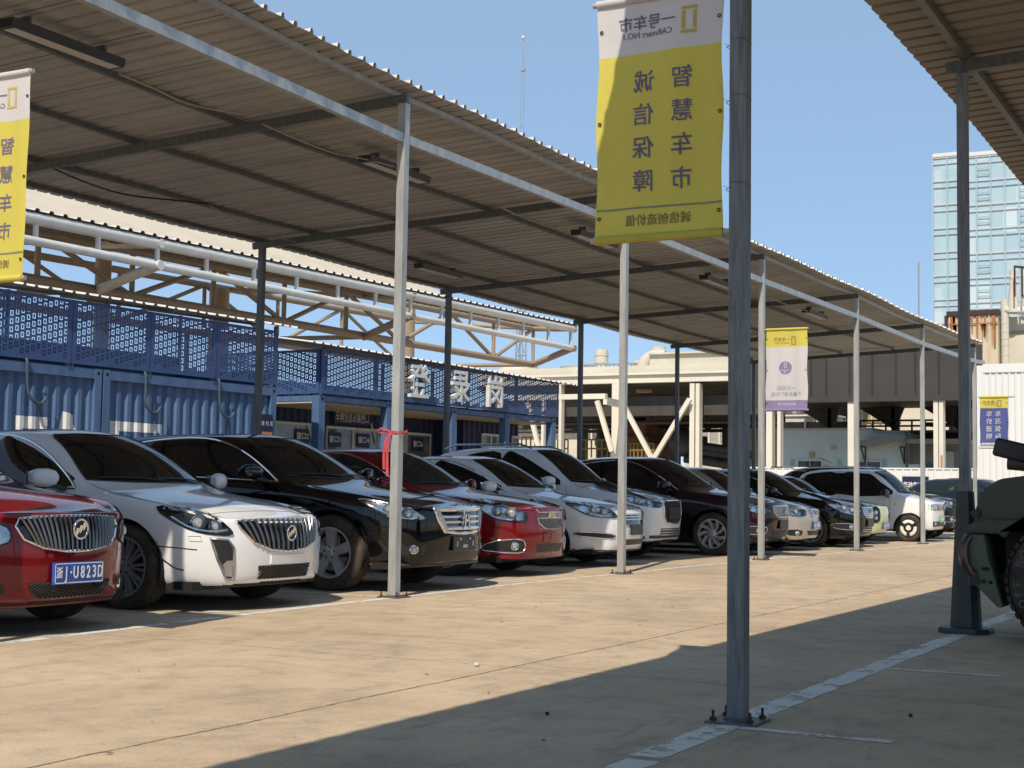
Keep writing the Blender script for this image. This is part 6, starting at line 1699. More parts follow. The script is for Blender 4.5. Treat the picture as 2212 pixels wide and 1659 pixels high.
for x0, x1, y0 in ((1721, 1777, 993), (1840, 1904, 995)):
    mb = MB(); slab(mb, x0, x1, y0, 1024, X - .05, .08, PVC); w_ = mb.build('window', None, PB)
    mb = MB(); m_ = (x0 + x1) / 2; slab(mb, x0 + 3, m_ - 1, y0 + 3, 1022, X - .07, .03, mat('dark pane', (.03, .035, .035), .1)); slab(mb, m_ + 1, x1 - 3, y0 + 3, 1022, X - .07, .03, MATS['dark pane']); mb.build('pane', None, w_)
mb = MB(); slab(mb, 1863, 1884, 956, 963, X - .03, .05, MATS['dark pane']); mb.build('slit_window', None, PB)
mb = MB(); slab(mb, 1748, 1759, 977, 988, X - .06, .08, mat('brass vent', (.30, .25, .13), .6)); mb.build('wall_vent', None, PB)
mb = MB(); slab(mb, 1794, 1805, 964, 972, X - .06, .08, mat('grey grille', (.3, .34, .34), .6)); mb.build('wall_grille', None, PB)
for x in (1707, 1809, 1906):
    mb = MB(); slab(mb, x, x + 8, 992, 1010, X - .03, .04, mat('teal poster', (.16, .42, .42), .6)); mb.build('poster', None, PB)
mb = MB(); mb.bx(X + .6, X + 4, fx(2085, 950, X).y, d2, 0, fx(1960, 951, X).z, mat('grey shed wall', (.16, .17, .165), .7)); slab(mb, 1957, 2085, 948, 957, X - .6, 2, mat('grey concrete edge', (.22, .22, .21), .7)); slab(mb, 1956, 1960, 932, 1010, X - .2, .2, GALVD)
slab(mb, 1962, 1985, 1003, 1014, X - .3, .1, PBM); slab(mb, 2003, 2014, 1003, 1012, X + .5, .1, MATS['dark pane']); slab(mb, 2035, 2060, 975, 1012, X + .5, .1, mat('grey door', (.32, .34, .33), .7)); mb.build('lean_to', None, PB)
railing(1858, 2085, 909, 932, XS + 6, 9, SHADE, 'dark rooftop railing behind the pale blue building', 'roof_rail')
mb = MB(); slab(mb, 1900, 2090, 929, 934, XS + 3.5, 3, SHADE); slab(mb, 1940, 2090, 936, 950, XS + 6, 1, SHADE); slab(mb, 1990, 2040, 912, 918, XS + 7, 2, RUSTB); tag(mb.build('pipe_gantry', None), 'dark walkway gantry on the roof to the right of the pale blue building', 'gantry')

XH = 42.0
HO = thing('hoarding', 'white corrugated metal hoarding across the end of the yard', 'fence')
mb = MB(); ya, yb = fx(1600, 1012, XH).y, fx(2230, 1018, XH).y; zh = fx(1870, 1013, XH).z
P_ = corrugated(ya - yb, [(0, 0), (.18, 0), (.2, .03), (.26, .03), (.28, 0)])
mb.grid([[Vector((XH - h, yb + u, z)) for u, h in P_] for z in (0, zh)]); mb.bx(XH - .04, XH + .02, yb, ya, zh, zh + .05)
mb.build('sheet', mat('white hoarding sheet', (.70, .71, .70), .5, 0, 0, .05, .7), HO)
for k in range(9):
    mb = MB(); y = yb + .3 + (ya - yb - .6) * k / 8; mb.bx(XH + .04, XH + .1, y, y + .06, 0, zh); mb.build('post', GALVD, HO)
mb = MB(); a, b = fx(1949, 1029, XH - .06), fx(2006, 1030, XH - .06); zb = fx(1960, 1078, XH - .06).z
mb.bx(XH - .07, XH - .045, b.y, a.y, zb, a.z, NAVYS); yc = (a.y + b.y) / 2; dz_ = a.z - zb
mb.text('机动车查验', dz_ * .30, (XH - .072, yc, zb + dz_ * .60), (0, -1, 0), (0, 0, 1), PLATEW, 0, .015, sx=(a.y - b.y) / (5.3 * dz_ * .30))
mb.bx(XH - .0725, XH - .071, b.y + .3, a.y - .3, zb + dz_ * .22, zb + dz_ * .32, PLATEW); mb.bx(XH - .0725, XH - .071, b.y + .5, a.y - .5, zb + dz_ * .10, zb + dz_ * .14, mat('orange sign band', (.55, .22, .08), .5))
tag(mb.build('inspection_sign', None), 'navy sign with white characters fixed to the white hoarding behind the boxy white car', 'sign')

# ---- far right: white sheet wall, rust-stained block, concrete block with ducts, glass tower
XW = 38.0
SW = thing('sheet_wall', 'bright white corrugated sheet wall with a tall white end pier at the right', 'wall')
mb = MB(); ya, yb = fx(2124, 812, XW).y, fx(2290, 812, XW).y; zt = fx(2150, 806, XW).z
P_ = corrugated(ya - yb, [(0, 0), (.10, 0), (.13, .035), (.17, .035), (.2, 0)])
mb.grid([[Vector((XW - h, yb + u, z)) for u, h in P_] for z in (.9, zt)]); mb.build('sheet', MATS['white hoarding sheet'], SW)
mb = MB(); y2 = fx(2111, 812, XW).y; mb.bx(XW - .1, XW + .4, ya, y2, 0, zt + .25); mb.bx(XW - .06, XW + .3, yb, ya, zt + .02, zt + .3); mb.bx(XW - .06, XW + .3, yb, ya, 0, .9); mb.build('pier', MATS['white hoarding sheet'], SW)
RB = thing('rusted_block', 'tan corrugated rooftop block streaked with rust below its dark coping', 'building')
XR = 54.0
mb = MB(); a, b = fx(2048, 682, XR).y, fx(2156, 680, XR).y; zt = fx(2100, 680, XR).z; P_ = corrugated(a - b, [(0, 0), (.32, 0), (.34, .06), (.40, .06), (.42, 0)])
TANW = mat('tan ribbed cladding', (.60, .51, .36), .6, 0, 0, .08, .6)
mb.grid([[Vector((XR - h, b + u, z)) for u, h in P_] for z in (0, zt)]); mb.bx(XR + .02, XR + 6, b, a, 0, zt - .02); mb.build('wall', TANW, RB)
mb = MB(); mb.bx(XR - .12, XR + 6, b - .05, a + .05, zt - .02, zt + .18); mb.bx(XR - .1, XR + .1, a, a + .14, zt - 2.6, zt); mb.build('coping', mat('dark red brown coping', (.05, .022, .02), .6), RB)
r = random.Random(3); mb = MB(); zj = fx(2100, 699, XR).z
RS = mat('rust streaks', (.36, .16, .06), .8, 0, 0, .4, 3)
for k in range(34):
    y = b + (a - b) * r.uniform(.03, .98); l = r.uniform(.2, 1.6); up_ = r.random() < .6; z = zt - .05 if up_ else zj
    w_ = r.uniform(.02, .07); mb.add([Vector((XR - .068, y - w_, z)), Vector((XR - .068, y + w_, z)), Vector((XR - .068, y + w_ * .4, z - l)), Vector((XR - .068, y - w_ * .4, z - l))], [(0, 1, 2, 3)])
mb.bx(XR - .07, XR - .066, b, a, zj - .04, zj + .02); mb.build('rust_streak', RS, RB)
CB = thing('concrete_block', 'stained pale concrete block at the right edge beside a fat vertical duct', 'building')
mb = MB(); slabg(mb, 2168, 2330, 682, XR + .5, 8, CONC); mb.build('wall', None, CB)
mb = MB(); slab(mb, 2179, 2330, 712, 719, XR + .46, .1, mat('damp stain', (.36, .33, .24), .9, 0, 0, .3, 2)); mb.build('stain_band', None, CB)
DU = thing('duct_stack', 'thick cream duct with elbow and banded exhaust stack, in front of the glass tower', 'duct')
mb = MB(); R_ = (fx(2164, 720, XR).y - fx(2181, 720, XR).y) / 2; cy = fx(2172.5, 720, XR).y; xd = XR - R_
zE = fx(2172, 668, XR).z; mb.tube(smooth_open([(xd, cy, 0), (xd, cy, zE - 2 * R_), (xd, cy, zE - R_), (xd, cy - R_ * .8, zE), (xd, cy - R_ * 3, zE - .1), (xd + .5, cy - 5, zE - R_ * 1.4)], 6), R_, 18); mb.build('riser', CONC, DU, smooth=50)
for y in (698, 716, 731, 745, 767):
    z = fx(2172, y, XR).z; mb = MB(); mb.lathe([(R_ * 1.06, z - .06), (R_ * 1.06, z + .06)], 20, 'z', CONC, (xd, cy, 0)); mb.build('band', None, DU)
cs = fx(2189.5, 620, XR).y; rs_ = (fx(2182, 620, XR).y - fx(2197, 620, XR).y) / 2; z0_, z1_ = fx(2190, 656, XR).z, fx(2190, 586, XR).z
mb = MB(); mb.lathe([(rs_ * 1.7, z0_ - .4), (rs_ * 1.6, z0_), (rs_, z0_ + .9), (rs_, z1_), (rs_ * .85, z1_), (0, z1_ - .1)], 20, 'z', CONC, (xd, cs, 0)); mb.build('stack', None, DU, smooth=40)
for f in (.25, .45, .62, .8):
    z = z0_ + (z1_ - z0_) * f; mb = MB(); mb.lathe([(rs_ * 1.08, z - .08), (rs_ * 1.1, z), (rs_ * 1.02, z + .1)], 20, 'z', CONC, (xd, cs, 0)); mb.build('band', None, DU)
cs2 = fx(2212, 620, XR).y; mb = MB(); z1_ = fx(2210, 594, XR).z; mb.lathe([(rs_ * 1.3, z0_ - .3), (rs_ * .9, z0_ + .9), (rs_ * .9, z1_), (0, z1_)], 20, 'z', CONC, (xd + .5, cs2, 0)); mb.build('stack', None, DU, smooth=40)
mb = MB()
for k in range(4): mb.tube([(xd - .6, cs - rs_ * 1.2 + -.3 * k, z0_ + .2), (xd - .6, cs - rs_ * 1.2 - .3 * k, z0_ + 1.5)], .04, 5)
mb.tube([(xd - .6, cs - rs_, z0_ + 1.5), (xd - .6, cs - rs_ - 1.6, z0_ + 1.2)], .05, 5); mb.build('ladder_cage', RUST, DU)

TW = thing('glass_tower', 'tall glass tower far behind the sleeved post, tinted pale blue as through haze', 'building')
XT = 230.
def glass_facade():
    M = bpy.data.materials.new('hazed tower glass'); M.use_nodes = True; n = M.node_tree.nodes; L = M.node_tree.links; b = n['Principled BSDF']
    tc = n.new('ShaderNodeTexCoord'); vm = n.new('ShaderNodeVectorMath'); vm.operation = 'SNAP'; vm.inputs[1].default_value = (2.05, 2.05, 3.9)
    wn = n.new('ShaderNodeTexWhiteNoise'); wn.noise_dimensions = '3D'; L.new(tc.outputs['Object'], vm.inputs[0]); L.new(vm.outputs[0], wn.inputs[0])
    rp = n.new('ShaderNodeValToRGB'); e = rp.color_ramp.elements
    e[0].position = 0; e[0].color = (.36, .50, .58, 1); e[1].position = 1; e[1].color = (.52, .64, .69, 1)
    q_ = e.new(.6); q_.color = (.40, .54, .61, 1); q_ = e.new(.82); q_.color = (.44, .57, .64, 1)
    L.new(wn.outputs[0], rp.inputs[0]); L.new(rp.outputs[0], b.inputs['Base Color']); b.inputs['Roughness'].default_value = .12; b.inputs['Specular IOR Level'].default_value = .8
    return M
TG = glass_facade(); MUL = mat('hazed tower mullion', (.33, .45, .52), .5); SPAN = mat('hazed tower spandrel band', (.48, .50, .51), .6)  # distance haze is put into the pale glass, mullion and spandrel colours
def tower_face(x0, x1, ytop, X, nm):
    a, b = fx(x0, 500, X), fx(x1, 500, X); zt = fx((x0 + x1) / 2, ytop, X).z
    mb = MB(); mb.bx(X, X + 30, b.y, a.y, 0, zt); mb.build('curtain_wall', TG, TW)
    mb = MB(); n = int(round((a.y - b.y) / 2.05))
    for i in range(n + 1): y = b.y + (a.y - b.y) * i / n; mb.bx(X - .25, X, y - .10, y + .10, 0, zt)
    mb.build('mullion', MUL, TW)
    mb = MB(); k = 0; z = zt
    while z > 0:
        mb.bx(X - .2, X - .001, b.y, a.y, z - .25, z); mb.bx(X - .2, X - .001, b.y, a.y, z - 1.25, z - 1.1, SPAN if k % 2 == 0 else MUL); z -= 3.9; k += 1
    mb.build('spandrel', SPAN, TW)
    for i in range(3, n, 3 if n < 12 else 4):
        for j in range(int(zt / 3.9)):
            y = b.y + (a.y - b.y) * (i + .5) / n; z = zt - 3.9 * j - 3.2
            if (i * 7 + j) % 5 and z > 14:
                mb = MB(); mb.bx(X - .3, X - .26, y - 1.0, y + 1.0, z, z + .16); mb.bx(X - .3, X - .26, y - 1.0, y + 1.0, z + 1.0, z + 1.12); mb.bx(X - .3, X - .26, y - 1.0, y - .9, z + .16, z + 1.0); mb.bx(X - .3, X - .26, y + .9, y + 1.0, z + .16, z + 1.0); mb.build('opening_window', mat('window sash', (.28, .39, .46), .5), TW)
    mb = MB(); mb.bx(X - .3, X + 30, b.y, a.y, zt, zt + .6); mb.build('parapet', mat('pale parapet', (.62, .62, .62), .5), TW)
tower_face(2016, 2078, 338, XT, 'l'); tower_face(2080, 2330, 328, XT - 4, 'r')
mb = MB(); p = at_x(1985, 600, 160); mb.tube([(160, p.y, 0), (160, p.y, fx(1985, 566, 160).z)], .12, 5); tag(mb.build('thin_mast', STEELF), 'very thin mast just left of the glass tower, above the canopy eave', 'mast')
# ================================================================== banners
YELB = mat('yellow banner cloth', (.80, .70, .13), .75, 0, 0, .05, 4, .25, 300, trans=.35)
WHB = mat('white banner cloth', (.78, .76, .77), .75, 0, 0, .03, 4, .25, 300, trans=.35)
BLB = mat('blue banner cloth', (.09, .12, .36), .75, 0, 0, .05, 4, .25, 300, trans=.3)
PUB = mat('lilac banner cloth', (.33, .27, .47), .75, 0, 0, .05, 4, .25, 300, trans=.3)
INK = mat('slate blue ink show-through', (.185, .165, .30), .75, trans=.2); INKG = mat('grey olive ink', (.20, .18, .10), .75, trans=.2); INKY = mat('faded yellow ink', (.66, .56, .16), .75, trans=.3)
INKL = mat('pale grey ink', (.45, .43, .50), .75, trans=.3); INKK = mat('dark grey ink', (.12, .12, .13), .75); GRN = mat('pale green ink', (.50, .58, .36), .75)
INKB = mat('olive brown ink', (.30, .24, .10), .75, trans=.2)
def banner(X, y0, y1, z0, z1, bands, draw, label, seed=0, amp=.010, side=1, name='banner'):
    """cloth across the aisle in the plane x = X; y0 is the low-y edge; the print is laid for a reader on the far (+X) side and shows through"""
    o = thing(name, label, 'banner', (X, (y0 + y1) / 2, z0), 0)
    W, H = y1 - y0, z1 - z0; r = random.Random(seed); ph = [r.uniform(0, 6) for _ in range(6)]
    def wx(u, v):                                       # ripple of the cloth, u 0..1 across, v 0..1 up
        e = .35 + .65 * (1 - v) if True else 1
        return amp * (sin(u * 9 + v * 2.1 + ph[0]) * .6 + sin(u * 17 - v * 1.2 + ph[1]) * .35 + sin(v * 6 + u * 3 + ph[2]) * .5) * min(1, 6 * v * (1 - v) + .15)
    def pull(u, v):                                     # edges drawn in between their ties
        return -.018 * side * sin(v * pi * 2.0) ** 2 * (2 * u - 1)
    def P(u, v, dx=0): return Vector((wx(u, v) + dx, -W / 2 + u * W + pull(u, v) * W, v * H))
    for k, (v0, v1, M, nm) in enumerate(bands):
        mb = MB(); nu, nv = 26, max(2, int((v1 - v0) * 40))
        rows = [[P(i / nu, v0 + (v1 - v0) * j / nv) for i in range(nu + 1)] for j in range(nv + 1)]
        mb.grid(rows); mb.build(nm, M, o, smooth=60)
    def put(body, size, u, v, M, bold=.0, sx=1.):
        mb = MB()
        for off in (-.003, .003):
            V, F = glyphs(body, 'CENTER', bold); Q = []
            for a, b in V:
                uu = u + a * size * sx / W; vv = v + b * size / H; Q.append(P(uu, vv, off))
            mb.add(Q, F, M)
        mb.build('lettering', None, o)
    def rect(u0, u1, v0, v1, M, mb=None):
        own = mb is None; mb = mb or MB()
        for off in (-.003, .003):
            n = max(1, int((u1 - u0) * 24)); rows = [[P(u0 + (u1 - u0) * i / n, v, off) for i in range(n + 1)] for v in (v0, v1)]; mb.grid(rows, M)
        if own: mb.build('printed_rule', None, o)
    def disc(u, v, r_, M, off=.0028, ri=0):
        mb = MB()
        for of in (-off, off):
            n = 36; A = [P(u + r_ * cos(2 * pi * i / n) / W, v + r_ * sin(2 * pi * i / n) / H, of) for i in range(n)]
            if ri: B = [P(u + ri * cos(2 * pi * i / n) / W, v + ri * sin(2 * pi * i / n) / H, of) for i in range(n)]; mb.grid([A, B], M, True)
            else: mb.add(A, [tuple(range(n))], M)
        mb.build('printed_disc', None, o)
    def logo(u, v, h, M):                           # the upright frame mark: four separate bars
        w = h * .60; t = h * .115; mb = MB()
        for a, b, c, d in ((-w / 2, w / 2, h / 2 - t, h / 2), (-w / 2, w / 2, -h / 2, -h / 2 + t), (-w / 2 + t * .2, -w / 2 + t * 1.3, -h / 2 + t * 1.4, h / 2 - t * 1.4), (w / 2 - t * 1.3, w / 2 - t * .2, -h / 2 + t * 1.4, h / 2 - t * 1.4)):
            rect(u + a / W, u + b / W, v + c / H, v + d / H, M, mb)
        mb.build('logo', None, o)
    draw(put, rect, disc, logo, W, H)
    for z in (0.0, H):                                  # poles sewn into the hems and welded to the post
        b = MB(); b.tube([(0, -W / 2 - (.10 if side > 0 else .02), z), (0, W / 2 + (.02 if side > 0 else .10), z)], .014, 8); b.build('pole', GALV, o, smooth=50)
        h = MB(); h.tube([P(i / 20, 0 if z == 0 else 1) for i in range(21)], .020, 8); h.build('hem', bands[0][2] if z == 0 else bands[-1][2], o, smooth=50)
    fe = 1 if side > 0 else 0
    for v in (.09, .49, .88):
        for u in (.03, .97):
            e = MB(); c = P(u, v); e.tube([c + Vector((-.004, .007 * cos(t), .007 * sin(t))) for t in [2 * pi * i / 12 for i in range(12)]], .0025, 5, None, True); e.build('eyelet', RUST, o)
    return o
def yellow(put, rect, disc, logo, W, H):
    put('一号车市', .072, .60, .895, INK, .012); put('CARmart NO.1', .040, .60, .848, INK, .008)
    logo(.265, .885, .125, INKY)
    for i, ch in enumerate('智慧车市'): put(ch, .108, .315, .643 - i * .1385, INK, .008)
    for i, ch in enumerate('诚信保障'): put(ch, .108, .62, .643 - i * .1385, INK, .008)
    rect(.005, .995, .121, .1275, mat('grey rule', (.22, .22, .22), .7)); put('诚信创造价值', .054, .50, .070, INKG, .008)
YB_ = [(0, .77, YELB, 'lower_cloth'), (.77, 1, WHB, 'upper_cloth')]
banner(-5.161, -4.862, -4.238, 2.125, 3.235, YB_, yellow, 'big yellow banner with white top hung from the dark foreground post', 2, .010, 1)
banner(-5.275, -.715, -.175, 2.135, 3.33, YB_, yellow, 'yellow banner with white top at the left edge, cut off by the frame', 5, .008, -1)
def qr(put, rect, disc, logo, W, H):
    put('一号车市', .068, .62, .868, INKB, .008, .9); put('CARmart NO.1', .036, .62, .83, INKB, .004); logo(.34, .855, .125, INKB)
    disc(.53, .52, .098, PUB); put('一号车市', .042, .53, .485, WHB, .006); logo(.53, .553, .075, WHB)
    put('一次扫码', .072, .50, .265, INKL, .010); put('海量车源任你选', .068, .50, .19, INKL, .010, .95); put('诚信创造价值', .046, .49, .07, WHB, .008)
banner(10.03, -.665, -.035, 2.25, 3.47, [(0, .12, PUB, 'lower_cloth'), (.12, .78, WHB, 'middle_cloth'), (.78, 1, YELB, 'upper_cloth')], qr, 'white banner with yellow top, lilac foot and round purple emblem', 9, .014, -1)
def bluebn(put, rect, disc, logo, W, H):
    put('一号车市', .075, .62, .885, INKB, .008, .9); put('CARmart NO.1', .036, .62, .845, INKB, .004); logo(.30, .87, .115, INKB)
    for i, ch in enumerate('车况保障'): put(ch, .105, .36, .66 - i * .148, WHB, .014)
    for i, ch in enumerate('车价透明'): put(ch, .105, .68, .66 - i * .148, WHB, .014)
    put('服务热线电话', .04, .72, .045, INKK, .008); put('诚信', .04, .22, .045, INKK, .004)
p0, p1 = at_x(2116, 858, 14.5), at_x(2178, 866, 14.5)
pz0, pz1 = at_x(2116, 967, 14.5).z, p0.z
banner(14.5, p1.y, p0.y, pz0, pz1, [(0, .095, WHB, 'lower_cloth'), (.095, .78, BLB, 'middle_cloth'), (.78, 1, YELB, 'upper_cloth')], bluebn, 'blue banner with yellow top and white characters, against the white sheet wall', 4, .012, 1)

# wires tying the big banner to its post
for (z, k), lab in zip(((2.33, 0), (2.72, 1), (2.97, 0)), ('lowest', 'middle', 'highest')):
    tw = MB(); y = -4.862; pts = [(-5.165, y, z), (-5.17, y - .03, z - .012), (-5.20, y - .045, z + .006), (-5.202, y - .1, z + .002), (-5.19, y - .118, z - .004), (-5.12, y - .115, z - .006)]
    tw.tube(smooth_open(pts, 5), .0009, 4); tw.tube(smooth_open([(-5.17, y - .028, z - .012), (-5.19, y - .02, z - .025), (-5.19, y - .04, z - .03), (-5.18, y - .045, z + .01 + .03 * k), (-5.19, y - .035, z + .02 + .045 * k)], 4), .0015, 4)
    tag(tw.build('tie_wire', GALVD), lab + ' of three thin rusty wires tying the big yellow banner to the dark post', 'wire', 'wires tying the banner')

# ================================================================== red ribbon on the post
RIB = mat('faded red ribbon', (.50, .07, .08), .6, 0, 0, .15, 20)
px_, py_, pz_ = POSTX[1], POSTY[1], at_y(850, 932, POSTY[1] - .04).z
mb = MB(); h = .012
def band(pts, w, up=(0, 0, 1)):
    pts = smooth_open(pts, 5); u = Vector(up); A = [Vector(p) + u * w / 2 for p in pts]; B = [Vector(p) - u * w / 2 for p in pts]; mb.grid([A, B])
    mb.grid([[p + Vector((.0015, .0015, 0)) for p in B], [p + Vector((.0015, .0015, 0)) for p in A]])
s_ = .045
band([(px_ - s_, py_ + s_, pz_), (px_ - s_, py_ - s_, pz_ - .005), (px_ + s_, py_ - s_, pz_ - .01), (px_ + s_, py_ + s_, pz_), (px_ - s_, py_ + s_, pz_)], .022)
kx, ky = px_ - .06, py_ + .035
band([(kx, ky, pz_), (kx - .02, ky + .07, pz_ + .03), (kx - .01, ky + .13, pz_ + .01), (kx, ky + .08, pz_ - .005), (kx, ky, pz_)], .02)
band([(px_ + .03, py_ - .05, pz_), (px_ + .06, py_ - .07, pz_ + .012), (px_ + .075, py_ - .06, pz_ - .01), (px_ + .03, py_ - .05, pz_ - .01)], .018)
band([(kx, ky, pz_ - .005), (kx - .01, ky + .02, pz_ - .12), (kx + .0, ky + .03, pz_ - .25), (kx - .005, ky + .02, pz_ - .40)], .03, (0, 1, 0))
band([(kx, ky, pz_ - .005), (kx - .015, ky + .045, pz_ - .10), (kx - .01, ky + .06, pz_ - .20), (kx - .01, ky + .055, pz_ - .34)], .026, (0, 1, .2))
tag(mb.build('ribbon', RIB), 'red ribbon tied in a bow round the pale post in front of the red cars', 'ribbon')

# ================================================================== olive off-road vehicle under the near canopy
OLV = paint('olive drab paint', (.060, .070, .044), 0, .55, .4); MATS['olive drab paint'].node_tree.nodes['Principled BSDF'].inputs['Coat Weight'].default_value = .15
V4 = thing('off_road_vehicle', 'olive drab off-road vehicle with chunky lettered tyre, in deep shade at the right edge', 'vehicle')
XN = -1.0                                              # its near flank; it faces up the aisle (+Y)
def prof(name, pts, x0, x1, M, bev=.03):
    """side outline in (Y, z) extruded across from x0 to x1 with a bevelled edge"""
    bm = bmesh.new(); vs = [bm.verts.new((x0, y, z)) for y, z in pts]; f = bm.faces.new(vs)
    r = bmesh.ops.extrude_face_region(bm, geom=[f]); bmesh.ops.translate(bm, verts=[v for v in r['geom'] if isinstance(v, bmesh.types.BMVert)], vec=(x1 - x0, 0, 0))
    bmesh.ops.recalc_face_normals(bm, faces=bm.faces)
    if bev: bmesh.ops.bevel(bm, geom=list(bm.edges), offset=bev, segments=3, affect='EDGES', profile=.6)
    me = bpy.data.meshes.new(name); bm.to_mesh(me); bm.free(); me.materials.append(M)
    me.polygons.foreach_set('use_smooth', [True] * len(me.polygons)); me.set_sharp_from_angle(angle=radians(40)); return link(name, me, V4)
hood = prof('bonnet', [(-5.13, .78), (-5.14, .90), (-5.20, 1.04), (-5.30, 1.105), (-5.62, 1.15), (-6.9, 1.20), (-6.9, .80), (-5.40, .78)], XN + .03, XN + 1.87, OLV, .035)
arch = [(-5.42, .74)] + [(-5.77 + .50 * cos(t), .44 + .50 * sin(t)) for t in [radians(a) for a in (30, 50, 70, 90, 110, 130, 150)]]
prof('wing', [(-5.075, .765), (-5.12, .80), (-5.2, .83), (-6.9, .86), (-6.9, .60), (-6.35, .58)] + [(-5.77 + .52 * cos(t), .42 + .52 * sin(t)) for t in [radians(a) for a in (165, 140, 115, 90, 65, 45, 33)]] + [(-5.30, .735), (-5.10, .735)], XN, XN + .34, OLV, .014)
prof('wing', [(-5.12, .80), (-6.9, .86), (-6.9, .60), (-6.35, .58)] + [(-5.77 + .52 * cos(t), .42 + .52 * sin(t)) for t in [radians(a) for a in (165, 140, 115, 90, 65, 45, 33)]] + [(-5.30, .735), (-5.10, .735)], XN + 1.56, XN + 1.9, OLV, .014)
prof('bumper', [(-5.075, .73), (-5.085, .50), (-5.15, .38), (-5.285, .245), (-5.32, .245), (-5.27, .42), (-5.225, .58), (-5.205, .73)], XN + .02, XN + 1.88, mat('grey green bumper', (.105, .12, .08), .6, 0, 0, .2, 6), .012)
mb = MB(); mb.tube(smooth_open([(XN + .03, -5.10, .71), (XN + .0, -5.075, .66), (XN - .005, -5.075, .56), (XN + .01, -5.10, .49), (XN + .02, -5.14, .455)], 5), .033, 10); mb.build('side_marker', mat('dull orange lamp', (.06, .022, .015), .3, 0, .5), V4, smooth=50)
for y, z in ((-5.20, .50), (-5.225, .50), (-5.20, .415), (-5.245, .41)): mb = MB(); mb.cyl((XN + .005, y, z), (XN + .03, y, z), .012, 10); mb.build('bolt_hole', DARK, V4)
mb = MB(); mb.cyl((XN + .02, -5.13, .42), (XN - .005, -5.14, .42), .035, 16); mb.build('tow_eye', BLACKP, V4)
mb = MB(); mb.cyl((XN + .0, -5.15, .87), (XN + .05, -5.15, .87), .03, 14); mb.build('marker_lamp', BLACKP, V4)
mb = MB(); mb.bx(XN + .34, XN + 1.56, -6.9, -5.2, .45, .78); mb.bx(XN + .10, XN + .34, -6.4, -5.33, .3, .75); mb.build('chassis', DARK, V4)
prof('cab', [(-6.9, .45), (-6.9, 1.22), (-7.35, 1.80), (-9.4, 1.82), (-9.6, 1.2), (-9.6, .5)], XN + .02, XN + 1.88, OLV, .04)
prof('cab_window', [(-7.05, 1.24), (-7.40, 1.70), (-8.1, 1.72), (-8.1, 1.24)], XN + .008, XN + .05, GLASS, .004)
ty = MB(); R_ = .425; tw_ = .27
ty.lathe([(.20, .02), (.24, .0), (.33, -.012), (.40, .005), (R_ - .006, .03), (R_, .05), (R_, tw_ - .05), (R_ - .006, tw_ - .03), (.40, tw_ - .005), (.24, tw_), (.20, tw_ - .02)], 56, 'x', TYRE)
for i in range(44):
    a = 2 * pi * i / 44; R3 = Matrix.Rotation(a, 3, 'X')
    for sx, off in ((.035, 0), (.10, .5), (.17, 0), (.235, .5)):
        a2 = a + off * 2 * pi / 44; R3 = Matrix.Rotation(a2, 3, 'X'); ty.box(R3 @ Vector((sx, R_ + .004, 0)), (.052, .022, .040), TYRE, R3)
for xw, yy in ((XN + .03, -5.77), (XN + 1.60, -5.77), (XN + .03, -8.75), (XN + 1.60, -8.75)):
    if yy == -5.77 and xw < 0: wl = ty.build('wheel', None, V4, 40, (xw, yy, R_)); tyme = wl.data
    else: wl = link('wheel', tyme, V4, (xw, yy, R_))
    rm = MB(); rm.lathe([(.205, .015), (.19, .03), (.17, .08), (.10, .05), (.06, .02), (0, .02)], 32, 'x', BLACKP); rm.build('rim', None, wl, 40)
lt = MB()
for i, ch in enumerate('OFF ROAD A/T'):
    a = radians(205 - i * 11); c = Vector((-.0135, .352 * -cos(a), .352 * sin(a)))
    if ch != ' ':
        rad = Vector((0, -cos(a), sin(a))); tan = Vector((0, sin(a), cos(a))) * -1; lt.text(ch, .075, c, tan, rad, mat('tyre lettering', (.12, .118, .11), .6), .002, .006)
w0 = [c for c in V4.children if c.name.startswith('wheel')][0]; lt.build('tyre_lettering', None, w0)
mr2 = bpy.data.meshes.new('m'); 
bm = bmesh.new(); bmesh.ops.create_cube(bm, size=1)
for v in bm.verts: v.co = Vector((v.co.x * .14, v.co.y * .30, v.co.z * .13))
bmesh.ops.bevel(bm, geom=list(bm.edges), offset=.022, segments=3, affect='EDGES', profile=.5); bmesh.ops.rotate(bm, verts=bm.verts, matrix=Matrix.Rotation(radians(14), 3, 'X')); bm.to_mesh(mr2); bm.free(); mr2.materials.append(BLACKP)
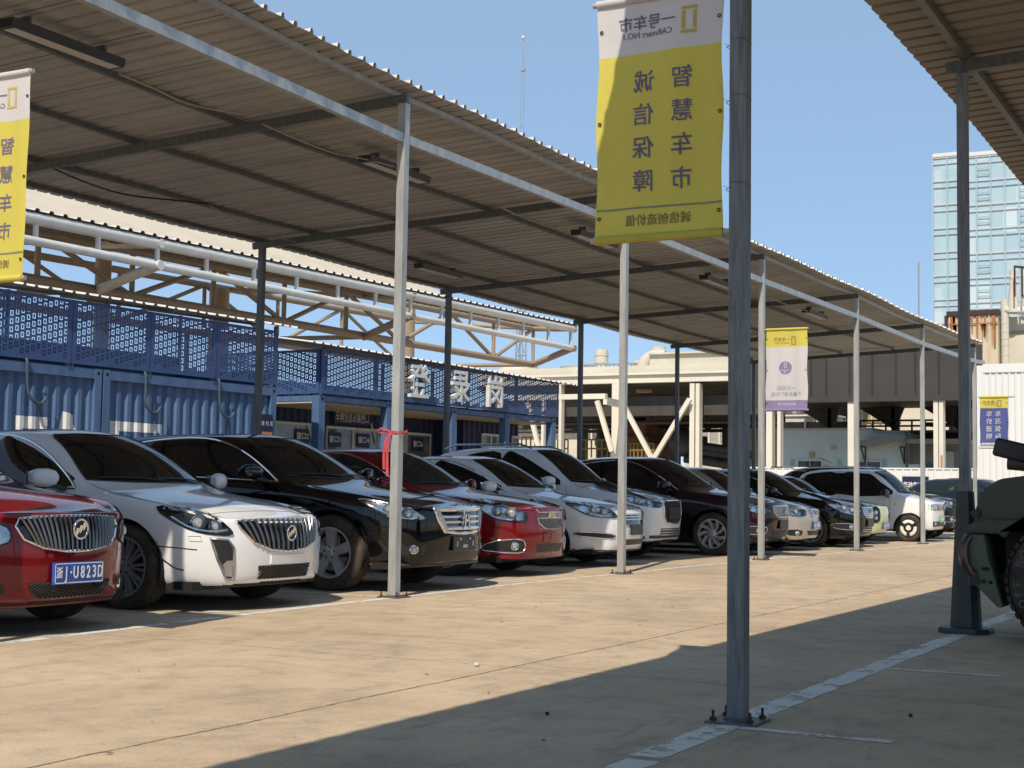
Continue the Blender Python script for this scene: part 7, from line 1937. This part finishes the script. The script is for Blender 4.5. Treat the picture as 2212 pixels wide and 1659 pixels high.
mr2.polygons.foreach_set('use_smooth', [True] * len(mr2.polygons)); mo = link('mirror', mr2, V4, (XN + .40, -5.36, 1.30))
mb = MB(); mb.tube(smooth_open([(0, .04, -.075), (0, -.05, -.09), (0, -.10, -.10), (0, -.16, -.20)], 4), .05, 10, None, False); mb.tube([(0, .06, -.075), (0, -.06, -.085)], .052, 12); mb.build('mirror_arm', mat('brown mirror arm', (.075, .05, .035), .6), mo, 50)

# ================================================================== litter on the concrete
def bits(n, seed):
    r = random.Random(seed)
    for i in range(n):
        pass
mb = MB()
for (x, y, s_) in ((1030, 1437, .028), ):
    p = at_z(x, y, .006); mb.add([p + Vector((a * s_, b * s_, c)) for a, b, c in ((-1, -.5, 0), (-.2, -.7, .012), (.9, -.2, 0), (.6, .5, .018), (-.4, .6, .006))], [(0, 1, 4), (1, 3, 4), (1, 2, 3)])
tag(mb.build('paper_scrap', mat('crumpled paper', (.50, .48, .43), .8)), 'small crumpled white paper scrap lying in the sunlit aisle', 'litter')
for (x, y), lab in (((1967, 1549), 'small dark pebble on the shaded concrete right of the foreground post'), ((1182, 1545), 'tiny dark pebble on the shaded concrete left of the foreground post')):
    p = at_z(x, y, 0); mb = MB(); mb.sphere(p + Vector((0, 0, .008)), (.011, .010, .008), None, 8, 5); tag(mb.build('pebble', mat('dark pebble', (.03, .028, .025), .9)), lab, 'pebble')
LEAF = mat('dry leaf', (.16, .12, .06), .8)
mb = MB(); r = random.Random(11)
for i in range(46):
    x, y = r.uniform(-9, 12), r.uniform(-4.6, -.6); a = r.uniform(0, 6); s_ = r.uniform(.008, .022)
    mb.add([Vector((x + cos(a) * s_, y + sin(a) * s_, .006)), Vector((x - sin(a) * s_ * .4, y + cos(a) * s_ * .4, .010)), Vector((x - cos(a) * s_, y - sin(a) * s_, .006)), Vector((x + sin(a) * s_ * .4, y - cos(a) * s_ * .4, .005))], [(0, 1, 2, 3)])
o = mb.build('leaf_litter', LEAF); o['kind'] = 'stuff'; tag(o, 'scattered dry leaf specks over the sunlit concrete', 'leaves')
